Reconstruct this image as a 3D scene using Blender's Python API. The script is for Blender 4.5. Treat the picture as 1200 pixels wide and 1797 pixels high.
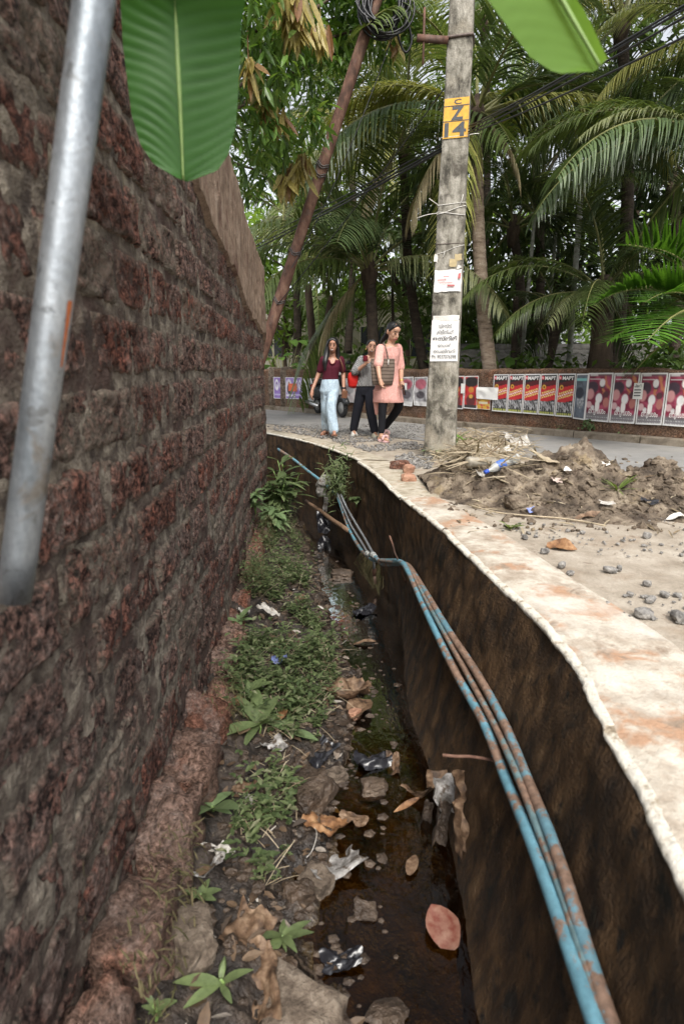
import bpy, bmesh, math, random
import numpy as np
from mathutils import Vector, Matrix, Euler

for o in list(bpy.data.objects):
    bpy.data.objects.remove(o)
SC = bpy.context.scene
COL = SC.collection
R = math.radians
random.seed(7)

# ------------------------------------------------------------------ camera, sky, sun, exposure
CAM_H = 1.02
PITCH = math.atan(0.2485)
FPX = 1000.0
cam_d = bpy.data.cameras.new('camera')
cam = bpy.data.objects.new('camera', cam_d)
COL.objects.link(cam)
cam.location = (0, 0, CAM_H)
cam.rotation_euler = (R(90) - PITCH, 0, 0)
cam_d.sensor_fit = 'VERTICAL'
cam_d.sensor_height = 24.0
cam_d.lens = 24.0 * FPX / 1797.0
cam_d.clip_start = 0.05
cam_d.clip_end = 600
cam_d.dof.use_dof = True
cam_d.dof.focus_distance = 7.6
cam_d.dof.aperture_fstop = 1.9
SC.camera = cam

SUN_EL, SUN_AZ = 52.0, 172.0      # degrees; azimuth clockwise from +Y
world = bpy.data.worlds.new('World')
SC.world = world
world.use_nodes = True
wn = world.node_tree
wn.nodes.clear()
sky = wn.nodes.new('ShaderNodeTexSky')
sky.sky_type = 'NISHITA'
sky.sun_disc = False
sky.sun_elevation = R(SUN_EL)
sky.sun_rotation = R(SUN_AZ)
sky.air_density = 1.0
sky.dust_density = 4.0
sky.ozone_density = 1.0
whs = wn.nodes.new('ShaderNodeHueSaturation')      # overcast: cloud takes the blue out of the whole sky
whs.inputs['Saturation'].default_value = 0.22
wbg = wn.nodes.new('ShaderNodeBackground')
wbg.inputs['Strength'].default_value = 0.15
wout = wn.nodes.new('ShaderNodeOutputWorld')
wn.links.new(sky.outputs[0], whs.inputs['Color'])
wn.links.new(whs.outputs[0], wbg.inputs['Color'])
wn.links.new(wbg.outputs[0], wout.inputs['Surface'])

sun_d = bpy.data.lights.new('sun', 'SUN')
sun_d.energy = 1.5
sun_d.angle = R(24)
sun_d.color = (1.0, 0.95, 0.87)
sun = bpy.data.objects.new('sun', sun_d)
COL.objects.link(sun)
_d = Vector((math.sin(R(SUN_AZ)) * math.cos(R(SUN_EL)), math.cos(R(SUN_AZ)) * math.cos(R(SUN_EL)), math.sin(R(SUN_EL))))
sun.rotation_euler = _d.to_track_quat('Z', 'Y').to_euler()
sun.location = _d * 30

SC.view_settings.view_transform = 'Standard'
SC.view_settings.look = 'None'
SC.view_settings.exposure = 1.0
SC.view_settings.gamma = 1.0
SC.render.engine = 'CYCLES'
SC.cycles.use_denoising = True
SC.cycles.max_bounces = 6
SC.cycles.diffuse_bounces = 3
SC.cycles.glossy_bounces = 3
SC.cycles.transmission_bounces = 4
SC.cycles.transparent_max_bounces = 6
SC.cycles.caustics_reflective = False
SC.cycles.caustics_refractive = False

# ------------------------------------------------------------------ places: a photo direction + a real depth or height -> a point
def ray(px, py):
    x = (px - 600) / FPX
    v = (898.5 - py) / FPX
    return x, math.cos(PITCH) + v * math.sin(PITCH), -math.sin(PITCH) + v * math.cos(PITCH)

def atz(px, py, z):
    x, f, u = ray(px, py)
    t = (z - CAM_H) / u
    return Vector((x * t, f * t, z))

def atY(px, py, Y):
    x, f, u = ray(px, py)
    t = Y / f
    return Vector((x * t, Y, CAM_H + u * t))

def lerp(a, b, t):
    return a + (b - a) * t

def curve1(pts):
    """smooth X(Y) through points, linear beyond the ends"""
    ys = np.array([p[0] for p in pts], float)
    xs = np.array([p[1] for p in pts], float)
    m = np.gradient(xs, ys)
    def f(y):
        y = np.asarray(y, float)
        i = np.clip(np.searchsorted(ys, y) - 1, 0, len(ys) - 2)
        h = ys[i + 1] - ys[i]
        t = (y - ys[i]) / h
        tc = np.clip(t, 0, 1)
        a = (2*tc**3 - 3*tc**2 + 1) * xs[i] + (tc**3 - 2*tc**2 + tc) * h * m[i] + (-2*tc**3 + 3*tc**2) * xs[i+1] + (tc**3 - tc**2) * h * m[i+1]
        a = a + np.where(t > 1, (t - 1) * h * m[i + 1], 0) + np.where(t < 0, t * h * m[i], 0)
        return a
    return f

# ------------------------------------------------------------------ numpy value noise
def _hash(ix, iy, iz, seed):
    h = (ix.astype(np.int64) * 374761393 + iy.astype(np.int64) * 668265263 + iz.astype(np.int64) * 2147483647 + seed * 974711) & 0xFFFFFFFF
    h = ((h ^ (h >> 13)) * 1274126177) & 0xFFFFFFFF
    h = ((h ^ (h >> 16)) * 2246822519) & 0xFFFFFFFF
    h = h ^ (h >> 15)
    return (h & 0xFFFFFF) / float(0xFFFFFF)

def vnoise(p, seed=0):
    p = np.asarray(p, float)
    i = np.floor(p)
    f = p - i
    f = f * f * (3 - 2 * f)
    i = i.astype(np.int64)
    out = 0
    for dx in (0, 1):
        for dy in (0, 1):
            for dz in (0, 1):
                w = (f[:, 0] if dx else 1 - f[:, 0]) * (f[:, 1] if dy else 1 - f[:, 1]) * (f[:, 2] if dz else 1 - f[:, 2])
                out = out + w * _hash(i[:, 0] + dx, i[:, 1] + dy, i[:, 2] + dz, seed)
    return out * 2 - 1

def fbm(p, scale=1.0, octaves=4, seed=0, gain=0.5):
    p = np.asarray(p, float) * scale
    a, s, out = 1.0, 0.0, 0
    for k in range(octaves):
        out = out + a * vnoise(p, seed + k * 31)
        s += a
        a *= gain
        p = p * 2.03 + 11.3
    return out / s

# ------------------------------------------------------------------ objects
def tag(o, label=None, cat=None, group=None, kind=None):
    if label: o['label'] = label
    if cat: o['category'] = cat
    if group: o['group'] = group
    if kind: o['kind'] = kind
    return o

def mk(name, V, F, mat=None, parent=None, smooth=True, mats=None, midx=None):
    me = bpy.data.meshes.new(name)
    V = V.tolist() if isinstance(V, np.ndarray) else [tuple(v) for v in V]
    F = F.tolist() if isinstance(F, np.ndarray) else F
    me.from_pydata(V, [], F)
    if mats:
        for m in mats: me.materials.append(m)
        if midx is not None:
            me.polygons.foreach_set('material_index', np.array(midx, dtype=np.int32))
    elif mat:
        me.materials.append(mat)
    if smooth:
        me.polygons.foreach_set('use_smooth', np.ones(len(me.polygons), dtype=bool))
    me.update()
    o = bpy.data.objects.new(name, me)
    COL.objects.link(o)
    if parent: o.parent = parent
    return o

def empty(name, loc=(0, 0, 0), label=None, cat=None, group=None, kind=None):
    o = bpy.data.objects.new(name, None)
    o.empty_display_size = 0.1
    o.location = loc
    COL.objects.link(o)
    return tag(o, label, cat, group, kind)

def recentre(o, base=True):
    """put the origin of a free mesh object at its base"""
    me = o.data
    n = len(me.vertices)
    a = np.empty(n * 3); me.vertices.foreach_get('co', a); a = a.reshape(-1, 3)
    c = (a.min(0) + a.max(0)) / 2
    if base: c[2] = a[:, 2].min()
    a -= c
    me.vertices.foreach_set('co', a.ravel())
    o.location = c
    me.update()
    return o

def child(name, VF, mat, root, smooth=True):
    """mesh given in world coordinates, made a part of root (an Empty without rotation)"""
    V = np.asarray(VF[0], float).reshape(-1, 3) - np.array(root_world(root))
    return mk(name, V, VF[1], mat, root, smooth)

def root_world(o):
    p = Vector(o.location)
    while o.parent:
        o = o.parent
        p += Vector(o.location)
    return p

def setattr_float(o, name, vals):
    at = o.data.attributes.new(name, 'FLOAT', 'POINT')
    at.data.foreach_set('value', np.asarray(vals, np.float32))

def join(parts):
    V, F = [], []
    n = 0
    for v, f in parts:
        v = np.asarray(v, float).reshape(-1, 3)
        V.append(v)
        F.extend([tuple(i + n for i in q) for q in f])
        n += len(v)
    return np.concatenate(V), F

def gridF(nu, nv, flip=False):
    F = []
    for i in range(nu - 1):
        for j in range(nv - 1):
            a = i * nv + j
            q = (a, a + nv, a + nv + 1, a + 1)
            F.append(q[::-1] if flip else q)
    return F

def tube(pts, rad, n=8, cap=True, ell=None):
    P = [Vector(p) for p in pts]
    if not hasattr(rad, '__len__'): rad = [rad] * len(P)
    V, F = [], []
    t0 = (P[1] - P[0]).normalized()
    u = t0.orthogonal().normalized()
    if abs(t0.z) < 0.9:
        u = t0.cross(Vector((0, 0, 1))).normalized()
    elif abs(t0.y) < 0.9:
        u = t0.cross(Vector((0, 1, 0))).normalized()
    for i, p in enumerate(P):
        t = (P[min(i + 1, len(P) - 1)] - P[max(i - 1, 0)])
        t = t.normalized() if t.length > 1e-9 else t0
        u = (u - t * u.dot(t)).normalized()
        w = t.cross(u)
        for k in range(n):
            a = 2 * math.pi * k / n
            e = ell if ell else 1.0
            V.append(p + (u * math.cos(a) + w * math.sin(a) * e) * rad[i])
    for i in range(len(P) - 1):
        for k in range(n):
            a, b = i * n + k, i * n + (k + 1) % n
            F.append((a, b, b + n, a + n))
    if cap:
        F.append(tuple(range(n))[::-1])
        F.append(tuple((len(P) - 1) * n + k for k in range(n)))
    return np.array([tuple(v) for v in V]), F

def spline(pts, k=6):
    """Catmull-Rom through points"""
    P = [Vector(p) for p in pts]
    P = [P[0] * 2 - P[1]] + P + [P[-1] * 2 - P[-2]]
    out = []
    for i in range(1, len(P) - 2):
        for j in range(k):
            t = j / k
            a, b, c, d = P[i - 1], P[i], P[i + 1], P[i + 2]
            out.append(0.5 * ((2 * b) + (c - a) * t + (2 * a - 5 * b + 4 * c - d) * t * t + (3 * b - a - 3 * c + d) * t ** 3))
    out.append(P[-2])
    return out

def box(c, s, rot=None):
    cx, cy, cz = c
    x, y, z = s[0] / 2, s[1] / 2, s[2] / 2
    V = np.array([(-x, -y, -z), (x, -y, -z), (x, y, -z), (-x, y, -z), (-x, -y, z), (x, -y, z), (x, y, z), (-x, y, z)])
    if rot is not None:
        V = V @ np.array(Euler(rot).to_matrix()).T
    V = V + np.array(c)
    F = [(0, 3, 2, 1), (4, 5, 6, 7), (0, 1, 5, 4), (1, 2, 6, 5), (2, 3, 7, 6), (3, 0, 4, 7)]
    return V, F

def ico(sub=1):
    bm = bmesh.new()
    bmesh.ops.create_icosphere(bm, subdivisions=sub, radius=1.0)
    V = np.array([tuple(v.co) for v in bm.verts])
    F = [tuple(v.index for v in f.verts) for f in bm.faces]
    bm.free()
    return V, F
ICO = {k: ico(k) for k in (1, 2, 3, 4)}

def ball(c, r, sub=2, rot=None):
    V, F = ICO[sub]
    V = V * np.array(r if hasattr(r, '__len__') else (r, r, r))
    if rot is not None:
        V = V @ np.array(Euler(rot).to_matrix()).T
    return V + np.array(c), F

def rock(c, s, seed, sub=2, rough=0.35, square=0.4, rot=(0, 0, 0)):
    V, F = ICO[sub]
    q = np.abs(V).max(1)[:, None]
    V = V * (1 - square) + V / q * square * 0.85
    V = V * (1 + rough * fbm(V + seed * 3.7, 1.3, 3, seed)[:, None])
    V = V * np.array(s) / 2
    V = V @ np.array(Euler(rot).to_matrix()).T
    return V + np.array(c), F

def crumple(c, w, h, seed, amp=0.25, n=9, rot=(0, 0, 0), curl=0.3):
    """a crumpled sheet (paper, film, dead leaf)"""
    u = np.linspace(-1, 1, n)
    U, W = np.meshgrid(u, u, indexing='ij')
    p = np.stack([U.ravel(), W.ravel(), np.zeros(n * n) + seed], 1)
    z = fbm(p, 1.4, 3, seed) * amp + curl * (U.ravel() ** 2) * 0.5
    r = 1 - 0.18 * vnoise(p * 2.1 + 5, seed + 3)
    V = np.stack([U.ravel() * w / 2 * r, W.ravel() * h / 2 * r, z * (w + h) / 2], 1)
    V = V @ np.array(Euler(rot).to_matrix()).T + np.array(c)
    return V, gridF(n, n)

def leafblade(base, d, up, L, W, bend=0.3, fold=0.15, n=4):
    """a pointed leaf: n segments, 3 verts across"""
    base, d, up = Vector(base), Vector(d).normalized(), Vector(up)
    side = d.cross(up)
    side = side.normalized() if side.length > 1e-6 else d.orthogonal().normalized()
    nrm = side.cross(d).normalized()
    V = []
    for i in range(n + 1):
        s = i / n
        w = W * 0.5 * (math.sin(math.pi * min(1, s * 0.93 + 0.07)) ** 0.8) if i < n else 0.002
        c = base + d * (L * s) - nrm * (bend * L * s * s)
        V += [c - side * w + nrm * fold * w, c, c + side * w + nrm * fold * w]
    F = []
    for i in range(n):
        a = i * 3
        F += [(a, a + 1, a + 4, a + 3), (a + 1, a + 2, a + 5, a + 4)]
    return np.array([tuple(v) for v in V]), F

# ------------------------------------------------------------------ materials
def nodes(name):
    m = bpy.data.materials.new(name)
    m.use_nodes = True
    nt = m.node_tree
    nt.nodes.clear()
    out = nt.nodes.new('ShaderNodeOutputMaterial')
    b = nt.nodes.new('ShaderNodeBsdfPrincipled')
    nt.links.new(b.outputs[0], out.inputs[0])
    return m, nt, b, out

def put(nt, sock, v):
    if isinstance(v, bpy.types.NodeSocket):
        nt.links.new(v, sock)
    elif v is not None:
        if isinstance(v, (tuple, list)) and len(v) == 3 and sock.type == 'RGBA':
            v = (*v, 1)
        sock.default_value = v

def N(nt, typ, ins=None, **props):
    n = nt.nodes.new(typ)
    for k, v in props.items(): setattr(n, k, v)
    for k, v in (ins or {}).items(): put(nt, n.inputs[k], v)
    return n

def pos(nt, scale=None, obj=False):
    if obj:
        p = N(nt, 'ShaderNodeTexCoord').outputs['Object']
    else:
        p = N(nt, 'ShaderNodeNewGeometry').outputs['Position']
    if scale:
        p = N(nt, 'ShaderNodeVectorMath', {0: p, 1: scale}, operation='MULTIPLY').outputs[0]
    return p

def nz(nt, p, scale, detail=4, rough=0.55, dist=0.0):
    return N(nt, 'ShaderNodeTexNoise', {'Vector': p, 'Scale': scale, 'Detail': detail, 'Roughness': rough, 'Distortion': dist}).outputs['Fac']

def ramp(nt, fac, stops, interp='LINEAR'):
    n = N(nt, 'ShaderNodeValToRGB', {'Fac': fac})
    cr = n.color_ramp
    cr.interpolation = interp
    while len(cr.elements) < len(stops): cr.elements.new(0.5)
    for e, (p, c) in zip(cr.elements, stops):
        e.position = p
        e.color = (*c, 1) if len(c) == 3 else c
    return n.outputs[0]

def bw(nt, fac, a, b):
    return ramp(nt, fac, [(a, (0, 0, 0)), (b, (1, 1, 1))])

def mixc(nt, fac, a, b, mode='MIX'):
    n = N(nt, 'ShaderNodeMix', data_type='RGBA', blend_type=mode)
    put(nt, n.inputs[0], fac); put(nt, n.inputs[6], a); put(nt, n.inputs[7], b)
    return n.outputs[2]

def math_(nt, op, a, b=None):
    n = N(nt, 'ShaderNodeMath', operation=op)
    put(nt, n.inputs[0], a)
    if b is not None: put(nt, n.inputs[1], b)
    return n.outputs[0]

def bump(nt, b, h, dist=0.01, strength=1.0):
    n = N(nt, 'ShaderNodeBump', {'Height': h, 'Distance': dist, 'Strength': strength})
    nt.links.new(n.outputs[0], b.inputs['Normal'])

MAT = {}
def simple(name, col, rough=0.6, var=0.25, scale=20, metal=0.0, bumpd=0.0, obj=False, spec=0.5, col2=None):
    m, nt, b, _ = nodes(name)
    p = pos(nt, obj=obj)
    f = nz(nt, p, scale, 4, 0.6)
    c2 = col2 or tuple(c * (1 - var) for c in col)
    c1 = col if col2 else tuple(min(1, c * (1 + var * 0.6)) for c in col)
    put(nt, b.inputs['Base Color'], ramp(nt, f, [(0.3, c2), (0.7, c1)]))
    b.inputs['Roughness'].default_value = rough
    b.inputs['Metallic'].default_value = metal
    b.inputs['Specular IOR Level'].default_value = spec
    if bumpd: bump(nt, b, f, bumpd)
    MAT[name] = m
    return m

def leafmat(name, c1, c2, trans=0.35, rough=0.45, spec=0.4, c3=None, tcol=None):
    m, nt, b, out = nodes(name)
    rnd = N(nt, 'ShaderNodeNewGeometry').outputs['Random Per Island']
    orn = N(nt, 'ShaderNodeObjectInfo').outputs['Random']
    stops = [(0.0, c1), (0.8, c2)] + ([(0.97, c3)] if c3 else [])
    c = ramp(nt, rnd, stops)
    c = N(nt, 'ShaderNodeHueSaturation', {'Color': c, 'Value': math_(nt, 'ADD', 0.75, math_(nt, 'MULTIPLY', orn, 0.5))}).outputs[0]
    c = mixc(nt, 0.55, c, ramp(nt, nz(nt, pos(nt), 38, 4, 0.65), [(0.32, (0.45, 0.45, 0.40)), (0.5, (1.0, 1.0, 1.0)), (0.7, (1.35, 1.3, 1.2))]), 'MULTIPLY')
    put(nt, b.inputs['Base Color'], c)
    b.inputs['Roughness'].default_value = rough
    b.inputs['Specular IOR Level'].default_value = spec
    tr = N(nt, 'ShaderNodeBsdfTranslucent', {'Color': mixc(nt, 1.0, c, tcol or (1.0, 1.0, 0.5), 'MULTIPLY') if not tcol else tcol})
    mx = N(nt, 'ShaderNodeMixShader', {0: trans, 1: b.outputs[0], 2: tr.outputs[0]})
    nt.links.new(mx.outputs[0], out.inputs[0])
    MAT[name] = m
    return m

# laterite: pitted red-brown stone with grey lichen and smears of mortar at the joints
def laterite(name, dark, mid, light, lichen=0.5, smear=True):
    m, nt, b, _ = nodes(name)
    p = pos(nt)
    orn = N(nt, 'ShaderNodeObjectInfo').outputs['Random']
    f1 = nz(nt, p, 42, 6, 0.72, 0.3)
    f2 = nz(nt, p, 3.2, 5, 0.6)
    f3 = nz(nt, p, 70, 3, 0.6)
    vor = N(nt, 'ShaderNodeTexVoronoi', {'Vector': N(nt, 'ShaderNodeVectorMath', {0: p, 1: N(nt, 'ShaderNodeVectorMath', {0: N(nt, 'ShaderNodeTexNoise', {'Vector': p, 'Scale': 18.0}).outputs['Color'], 1: (0.05, 0.05, 0.05)}, operation='MULTIPLY').outputs[0]}, operation='ADD').outputs[0], 'Scale': 46.0}, feature='F1').outputs['Distance']
    c = ramp(nt, f1, [(0.38, dark), (0.46, mid), (0.555, light), (0.66, tuple(min(1, x * 1.75) for x in light))])
    c = mixc(nt, bw(nt, math_(nt, 'ADD', f2, math_(nt, 'MULTIPLY', orn, 0.25)), 0.52, 0.75), c, mixc(nt, 0.6, c, tuple(x * 0.45 for x in mid)))
    c = mixc(nt, bw(nt, orn, 0.55, 0.75), c, mixc(nt, 1.0, c, (1.35, 1.02, 0.92), 'MULTIPLY'))
    c = mixc(nt, bw(nt, nz(nt, p, 5, 3, 0.6), 0.56, 0.66), c, mixc(nt, 1.0, c, (1.35, 1.12, 1.04), 'MULTIPLY'))
    li = ramp(nt, nz(nt, p, 50, 4, 0.7), [(0.38, (0.065, 0.047, 0.040)), (0.53, (0.23, 0.172, 0.146)), (0.66, (0.43, 0.335, 0.29))])
    c = mixc(nt, math_(nt, 'MULTIPLY', bw(nt, nz(nt, p, 6, 6, 0.75), 0.47, 0.60), lichen), c, li)
    if smear:
        e = N(nt, 'ShaderNodeAttribute', attribute_name='edge').outputs['Fac']
        sm = math_(nt, 'MULTIPLY', e, bw(nt, nz(nt, p, 8, 5, 0.7), 0.40, 0.52))
        c = mixc(nt, sm, c, ramp(nt, f3, [(0.3, (0.12, 0.098, 0.076)), (0.7, (0.29, 0.25, 0.195))]))
    put(nt, b.inputs['Base Color'], c)
    b.inputs['Roughness'].default_value = 0.92
    b.inputs['Specular IOR Level'].default_value = 0.2
    h = math_(nt, 'ADD', math_(nt, 'MULTIPLY', f1, 1.1), math_(nt, 'ADD', math_(nt, 'MULTIPLY', bw(nt, vor, 0.05, 0.45), 0.35), math_(nt, 'MULTIPLY', f3, 0.35)))
    bump(nt, b, h, 0.026, 1.0)
    MAT[name] = m

laterite('laterite', (0.008, 0.006, 0.006), (0.055, 0.033, 0.028), (0.235, 0.138, 0.110), 0.6)
laterite('laterite_pale', (0.035, 0.022, 0.016), (0.135, 0.08, 0.058), (0.275, 0.175, 0.135), 0.6, False)
laterite('far_laterite', (0.035, 0.022, 0.015), (0.13, 0.075, 0.048), (0.22, 0.14, 0.09), 0.3, False)

def layered(name, stops, scale, detail=6, rough=0.9, stretch=None, bumpd=0.01, patches=(), spec=0.3, fine=80, dist=0.0, bs=1.0):
    m, nt, b, _ = nodes(name)
    p = pos(nt, stretch)
    f = nz(nt, p, scale, detail, 0.65, dist)
    c = ramp(nt, f, stops)
    q = pos(nt)
    for (sc, lo, hi, col) in patches:
        c = mixc(nt, bw(nt, nz(nt, q, sc, 5, 0.62, 0.4), lo, hi), c, col)
    g = nz(nt, q, fine, 3, 0.6)
    c = mixc(nt, 0.35, c, ramp(nt, g, [(0.25, (0.55, 0.55, 0.55)), (0.75, (1.3, 1.3, 1.3))]), 'MULTIPLY')
    put(nt, b.inputs['Base Color'], c)
    b.inputs['Roughness'].default_value = rough
    b.inputs['Specular IOR Level'].default_value = spec
    bump(nt, b, math_(nt, 'ADD', f, math_(nt, 'MULTIPLY', g, 0.5)), bumpd, bs)
    MAT[name] = m
    return m

layered('mortar', [(0.34, (0.045, 0.034, 0.028)), (0.48, (0.14, 0.115, 0.09)), (0.64, (0.30, 0.26, 0.205))], 14, bumpd=0.028, patches=((1.9, 0.49, 0.60, (0.075, 0.048, 0.039)), (9, 0.56, 0.66, (0.05, 0.036, 0.03))))
layered('plaster', [(0.3, (0.13, 0.09, 0.065)), (0.52, (0.27, 0.19, 0.135)), (0.75, (0.38, 0.30, 0.235))], 9, stretch=(1, 1, 0.45), bumpd=0.02, patches=((4, 0.55, 0.7, (0.12, 0.06, 0.045)),))
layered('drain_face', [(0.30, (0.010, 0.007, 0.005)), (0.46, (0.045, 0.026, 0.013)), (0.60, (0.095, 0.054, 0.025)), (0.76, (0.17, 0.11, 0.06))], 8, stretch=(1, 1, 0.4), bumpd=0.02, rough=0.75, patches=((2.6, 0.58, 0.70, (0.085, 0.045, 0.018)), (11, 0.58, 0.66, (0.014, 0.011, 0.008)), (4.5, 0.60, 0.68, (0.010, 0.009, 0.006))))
layered('coping', [(0.32, (0.28, 0.225, 0.17)), (0.46, (0.40, 0.342, 0.275)), (0.62, (0.54, 0.50, 0.425))], 9, stretch=(0.8, 0.8, 1), bumpd=0.008, patches=((3.2, 0.53, 0.60, (0.38, 0.235, 0.15)), (6.5, 0.58, 0.68, (0.25, 0.19, 0.14)), (1.4, 0.56, 0.7, (0.56, 0.53, 0.47))))
layered('coping_moss', [(0.28, (0.20, 0.17, 0.12)), (0.5, (0.40, 0.35, 0.27)), (0.72, (0.55, 0.50, 0.42))], 7, bumpd=0.01, patches=((3.5, 0.55, 0.68, (0.11, 0.095, 0.055)), (8, 0.6, 0.7, (0.33, 0.19, 0.11))))
layered('lip_crust', [(0.28, (0.14, 0.105, 0.07)), (0.38, (0.36, 0.30, 0.22)), (0.46, (0.60, 0.56, 0.48)), (0.75, (0.70, 0.67, 0.60))], 16, bumpd=0.01)
layered('dirt', [(0.3, (0.225, 0.185, 0.140)), (0.5, (0.335, 0.288, 0.230)), (0.72, (0.43, 0.38, 0.315))], 4, bumpd=0.01, patches=((2.2, 0.55, 0.7, (0.25, 0.19, 0.135)), (11, 0.62, 0.7, (0.20, 0.15, 0.11))))
layered('mound_soil', [(0.34, (0.045, 0.034, 0.025)), (0.5, (0.14, 0.108, 0.078)), (0.66, (0.28, 0.23, 0.17))], 6, bumpd=0.025, patches=((3.0, 0.60, 0.72, (0.25, 0.19, 0.11)), (13, 0.56, 0.66, (0.07, 0.048, 0.033))), fine=55)
layered('forest_soil', [(0.3, (0.03, 0.024, 0.014)), (0.7, (0.09, 0.07, 0.04))], 3, bumpd=0.03)
layered('asphalt', [(0.3, (0.19, 0.185, 0.18)), (0.7, (0.27, 0.262, 0.25))], 3, bumpd=0.004, rough=0.85, patches=((0.6, 0.5, 0.7, (0.30, 0.285, 0.26)),), fine=160)
layered('mud', [(0.28, (0.018, 0.012, 0.008)), (0.5, (0.055, 0.037, 0.025)), (0.74, (0.14, 0.10, 0.07))], 7, bumpd=0.03, rough=0.55, spec=0.5, patches=((3.1, 0.55, 0.68, (0.085, 0.055, 0.035)), (17, 0.64, 0.72, (0.20, 0.16, 0.12))), fine=45)
layered('pole_concrete', [(0.34, (0.055, 0.05, 0.04)), (0.48, (0.20, 0.185, 0.15)), (0.66, (0.40, 0.375, 0.32))], 10, stretch=(1, 1, 0.5), bumpd=0.012, patches=((5, 0.54, 0.66, (0.085, 0.075, 0.06)), (2.1, 0.55, 0.7, (0.30, 0.265, 0.205))), fine=60)
layered('kerb_stone', [(0.3, (0.13, 0.105, 0.08)), (0.7, (0.27, 0.23, 0.18))], 6, bumpd=0.015, patches=((3, 0.55, 0.68, (0.09, 0.07, 0.045)),))
layered('gravel', [(0.34, (0.085, 0.080, 0.075)), (0.5, (0.20, 0.19, 0.178)), (0.68, (0.37, 0.35, 0.32))], 26, bumpd=0.01)
layered('rust', [(0.34, (0.055, 0.030, 0.021)), (0.5, (0.125, 0.064, 0.045)), (0.68, (0.22, 0.13, 0.09))], 9, rough=0.8, stretch=(1, 1, 0.5), bumpd=0.004, patches=((4, 0.57, 0.7, (0.12, 0.085, 0.07)),))
layered('palm_trunk', [(0.32, (0.14, 0.10, 0.07)), (0.5, (0.31, 0.235, 0.175)), (0.7, (0.45, 0.37, 0.29))], 5, stretch=(1, 1, 3.0), bumpd=0.03)
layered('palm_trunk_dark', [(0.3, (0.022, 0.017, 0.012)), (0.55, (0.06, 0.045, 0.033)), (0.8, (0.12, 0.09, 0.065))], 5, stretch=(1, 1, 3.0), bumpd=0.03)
layered('areca_trunk', [(0.3, (0.12, 0.12, 0.10)), (0.55, (0.26, 0.26, 0.225)), (0.8, (0.42, 0.42, 0.37))], 6, stretch=(1, 1, 1.5), bumpd=0.01)
layered('bark', [(0.3, (0.03, 0.022, 0.015)), (0.55, (0.085, 0.06, 0.042)), (0.8, (0.17, 0.125, 0.09))], 9, stretch=(1, 1, 0.3), bumpd=0.03)
layered('cream_wall', [(0.3, (0.46, 0.42, 0.32)), (0.7, (0.62, 0.58, 0.47))], 2, bumpd=0.004)
layered('old_roof', [(0.3, (0.10, 0.095, 0.085)), (0.7, (0.26, 0.245, 0.22))], 5, bumpd=0.01)
layered('broken_brick', [(0.3, (0.26, 0.13, 0.085)), (0.6, (0.40, 0.225, 0.15)), (0.8, (0.50, 0.33, 0.24))], 12, bumpd=0.01)
layered('stone', [(0.34, (0.05, 0.037, 0.027)), (0.5, (0.13, 0.10, 0.075)), (0.68, (0.25, 0.205, 0.16))], 14, bumpd=0.02)
layered('bag_grey', [(0.34, (0.11, 0.10, 0.09)), (0.5, (0.30, 0.285, 0.27)), (0.68, (0.50, 0.485, 0.47))], 18, rough=0.35, bumpd=0.012, patches=((16, 0.54, 0.62, (0.10, 0.075, 0.055)),))
layered('paper_dirty', [(0.3, (0.50, 0.47, 0.42)), (0.6, (0.68, 0.66, 0.62)), (0.8, (0.78, 0.77, 0.74))], 10, rough=0.7, bumpd=0.002)
layered('dead_leaf', [(0.34, (0.04, 0.024, 0.015)), (0.5, (0.13, 0.078, 0.046)), (0.68, (0.27, 0.185, 0.12))], 22, rough=0.6, bumpd=0.004)
layered('dead_leaf_orange', [(0.34, (0.075, 0.035, 0.018)), (0.5, (0.23, 0.115, 0.052)), (0.68, (0.36, 0.215, 0.11))], 22, rough=0.6, bumpd=0.004)
layered('galvanised', [(0.36, (0.22, 0.245, 0.265)), (0.5, (0.37, 0.40, 0.425)), (0.66, (0.56, 0.59, 0.61))], 9, stretch=(1, 1, 0.25), rough=0.45, bumpd=0.002, patches=((5, 0.57, 0.66, (0.20, 0.165, 0.125)), (17, 0.58, 0.64, (0.20, 0.21, 0.215))), spec=0.6)
MAT['galvanised'].node_tree.nodes['Principled BSDF'].inputs['Metallic'].default_value = 0.75

# worn blue paint on pipe
def pipe_paint(name, blue, amount):
    m, nt, b, _ = nodes(name)
    p = pos(nt)
    f = nz(nt, p, 16, 7, 0.68)
    g = nz(nt, p, 3.2, 3, 0.5)
    w = bw(nt, math_(nt, 'ADD', math_(nt, 'MULTIPLY', f, 0.55), math_(nt, 'MULTIPLY', g, 0.45)), amount, amount + 0.035)
    rust_c = ramp(nt, nz(nt, p, 40, 5, 0.6), [(0.3, (0.12, 0.075, 0.052)), (0.7, (0.31, 0.20, 0.145))])
    bl = ramp(nt, nz(nt, p, 25, 4), [(0.3, tuple(x * 0.62 for x in blue)), (0.7, blue)])
    put(nt, b.inputs['Base Color'], mixc(nt, w, bl, rust_c))
    b.inputs['Roughness'].default_value = 0.6
    bump(nt, b, f, 0.003)
    MAT[name] = m
pipe_paint('pipe_blue', (0.15, 0.335, 0.42), 0.505)
pipe_paint('pipe_worn', (0.15, 0.30, 0.37), 0.455)
pipe_paint('pipe_grey', (0.17, 0.27, 0.29), 0.47)
simple('grey_pvc', (0.20, 0.21, 0.22), 0.5)
simple('brown_pipe', (0.21, 0.13, 0.08), 0.6, 0.4, 12)
simple('coupling', (0.36, 0.37, 0.36), 0.5)

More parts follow.
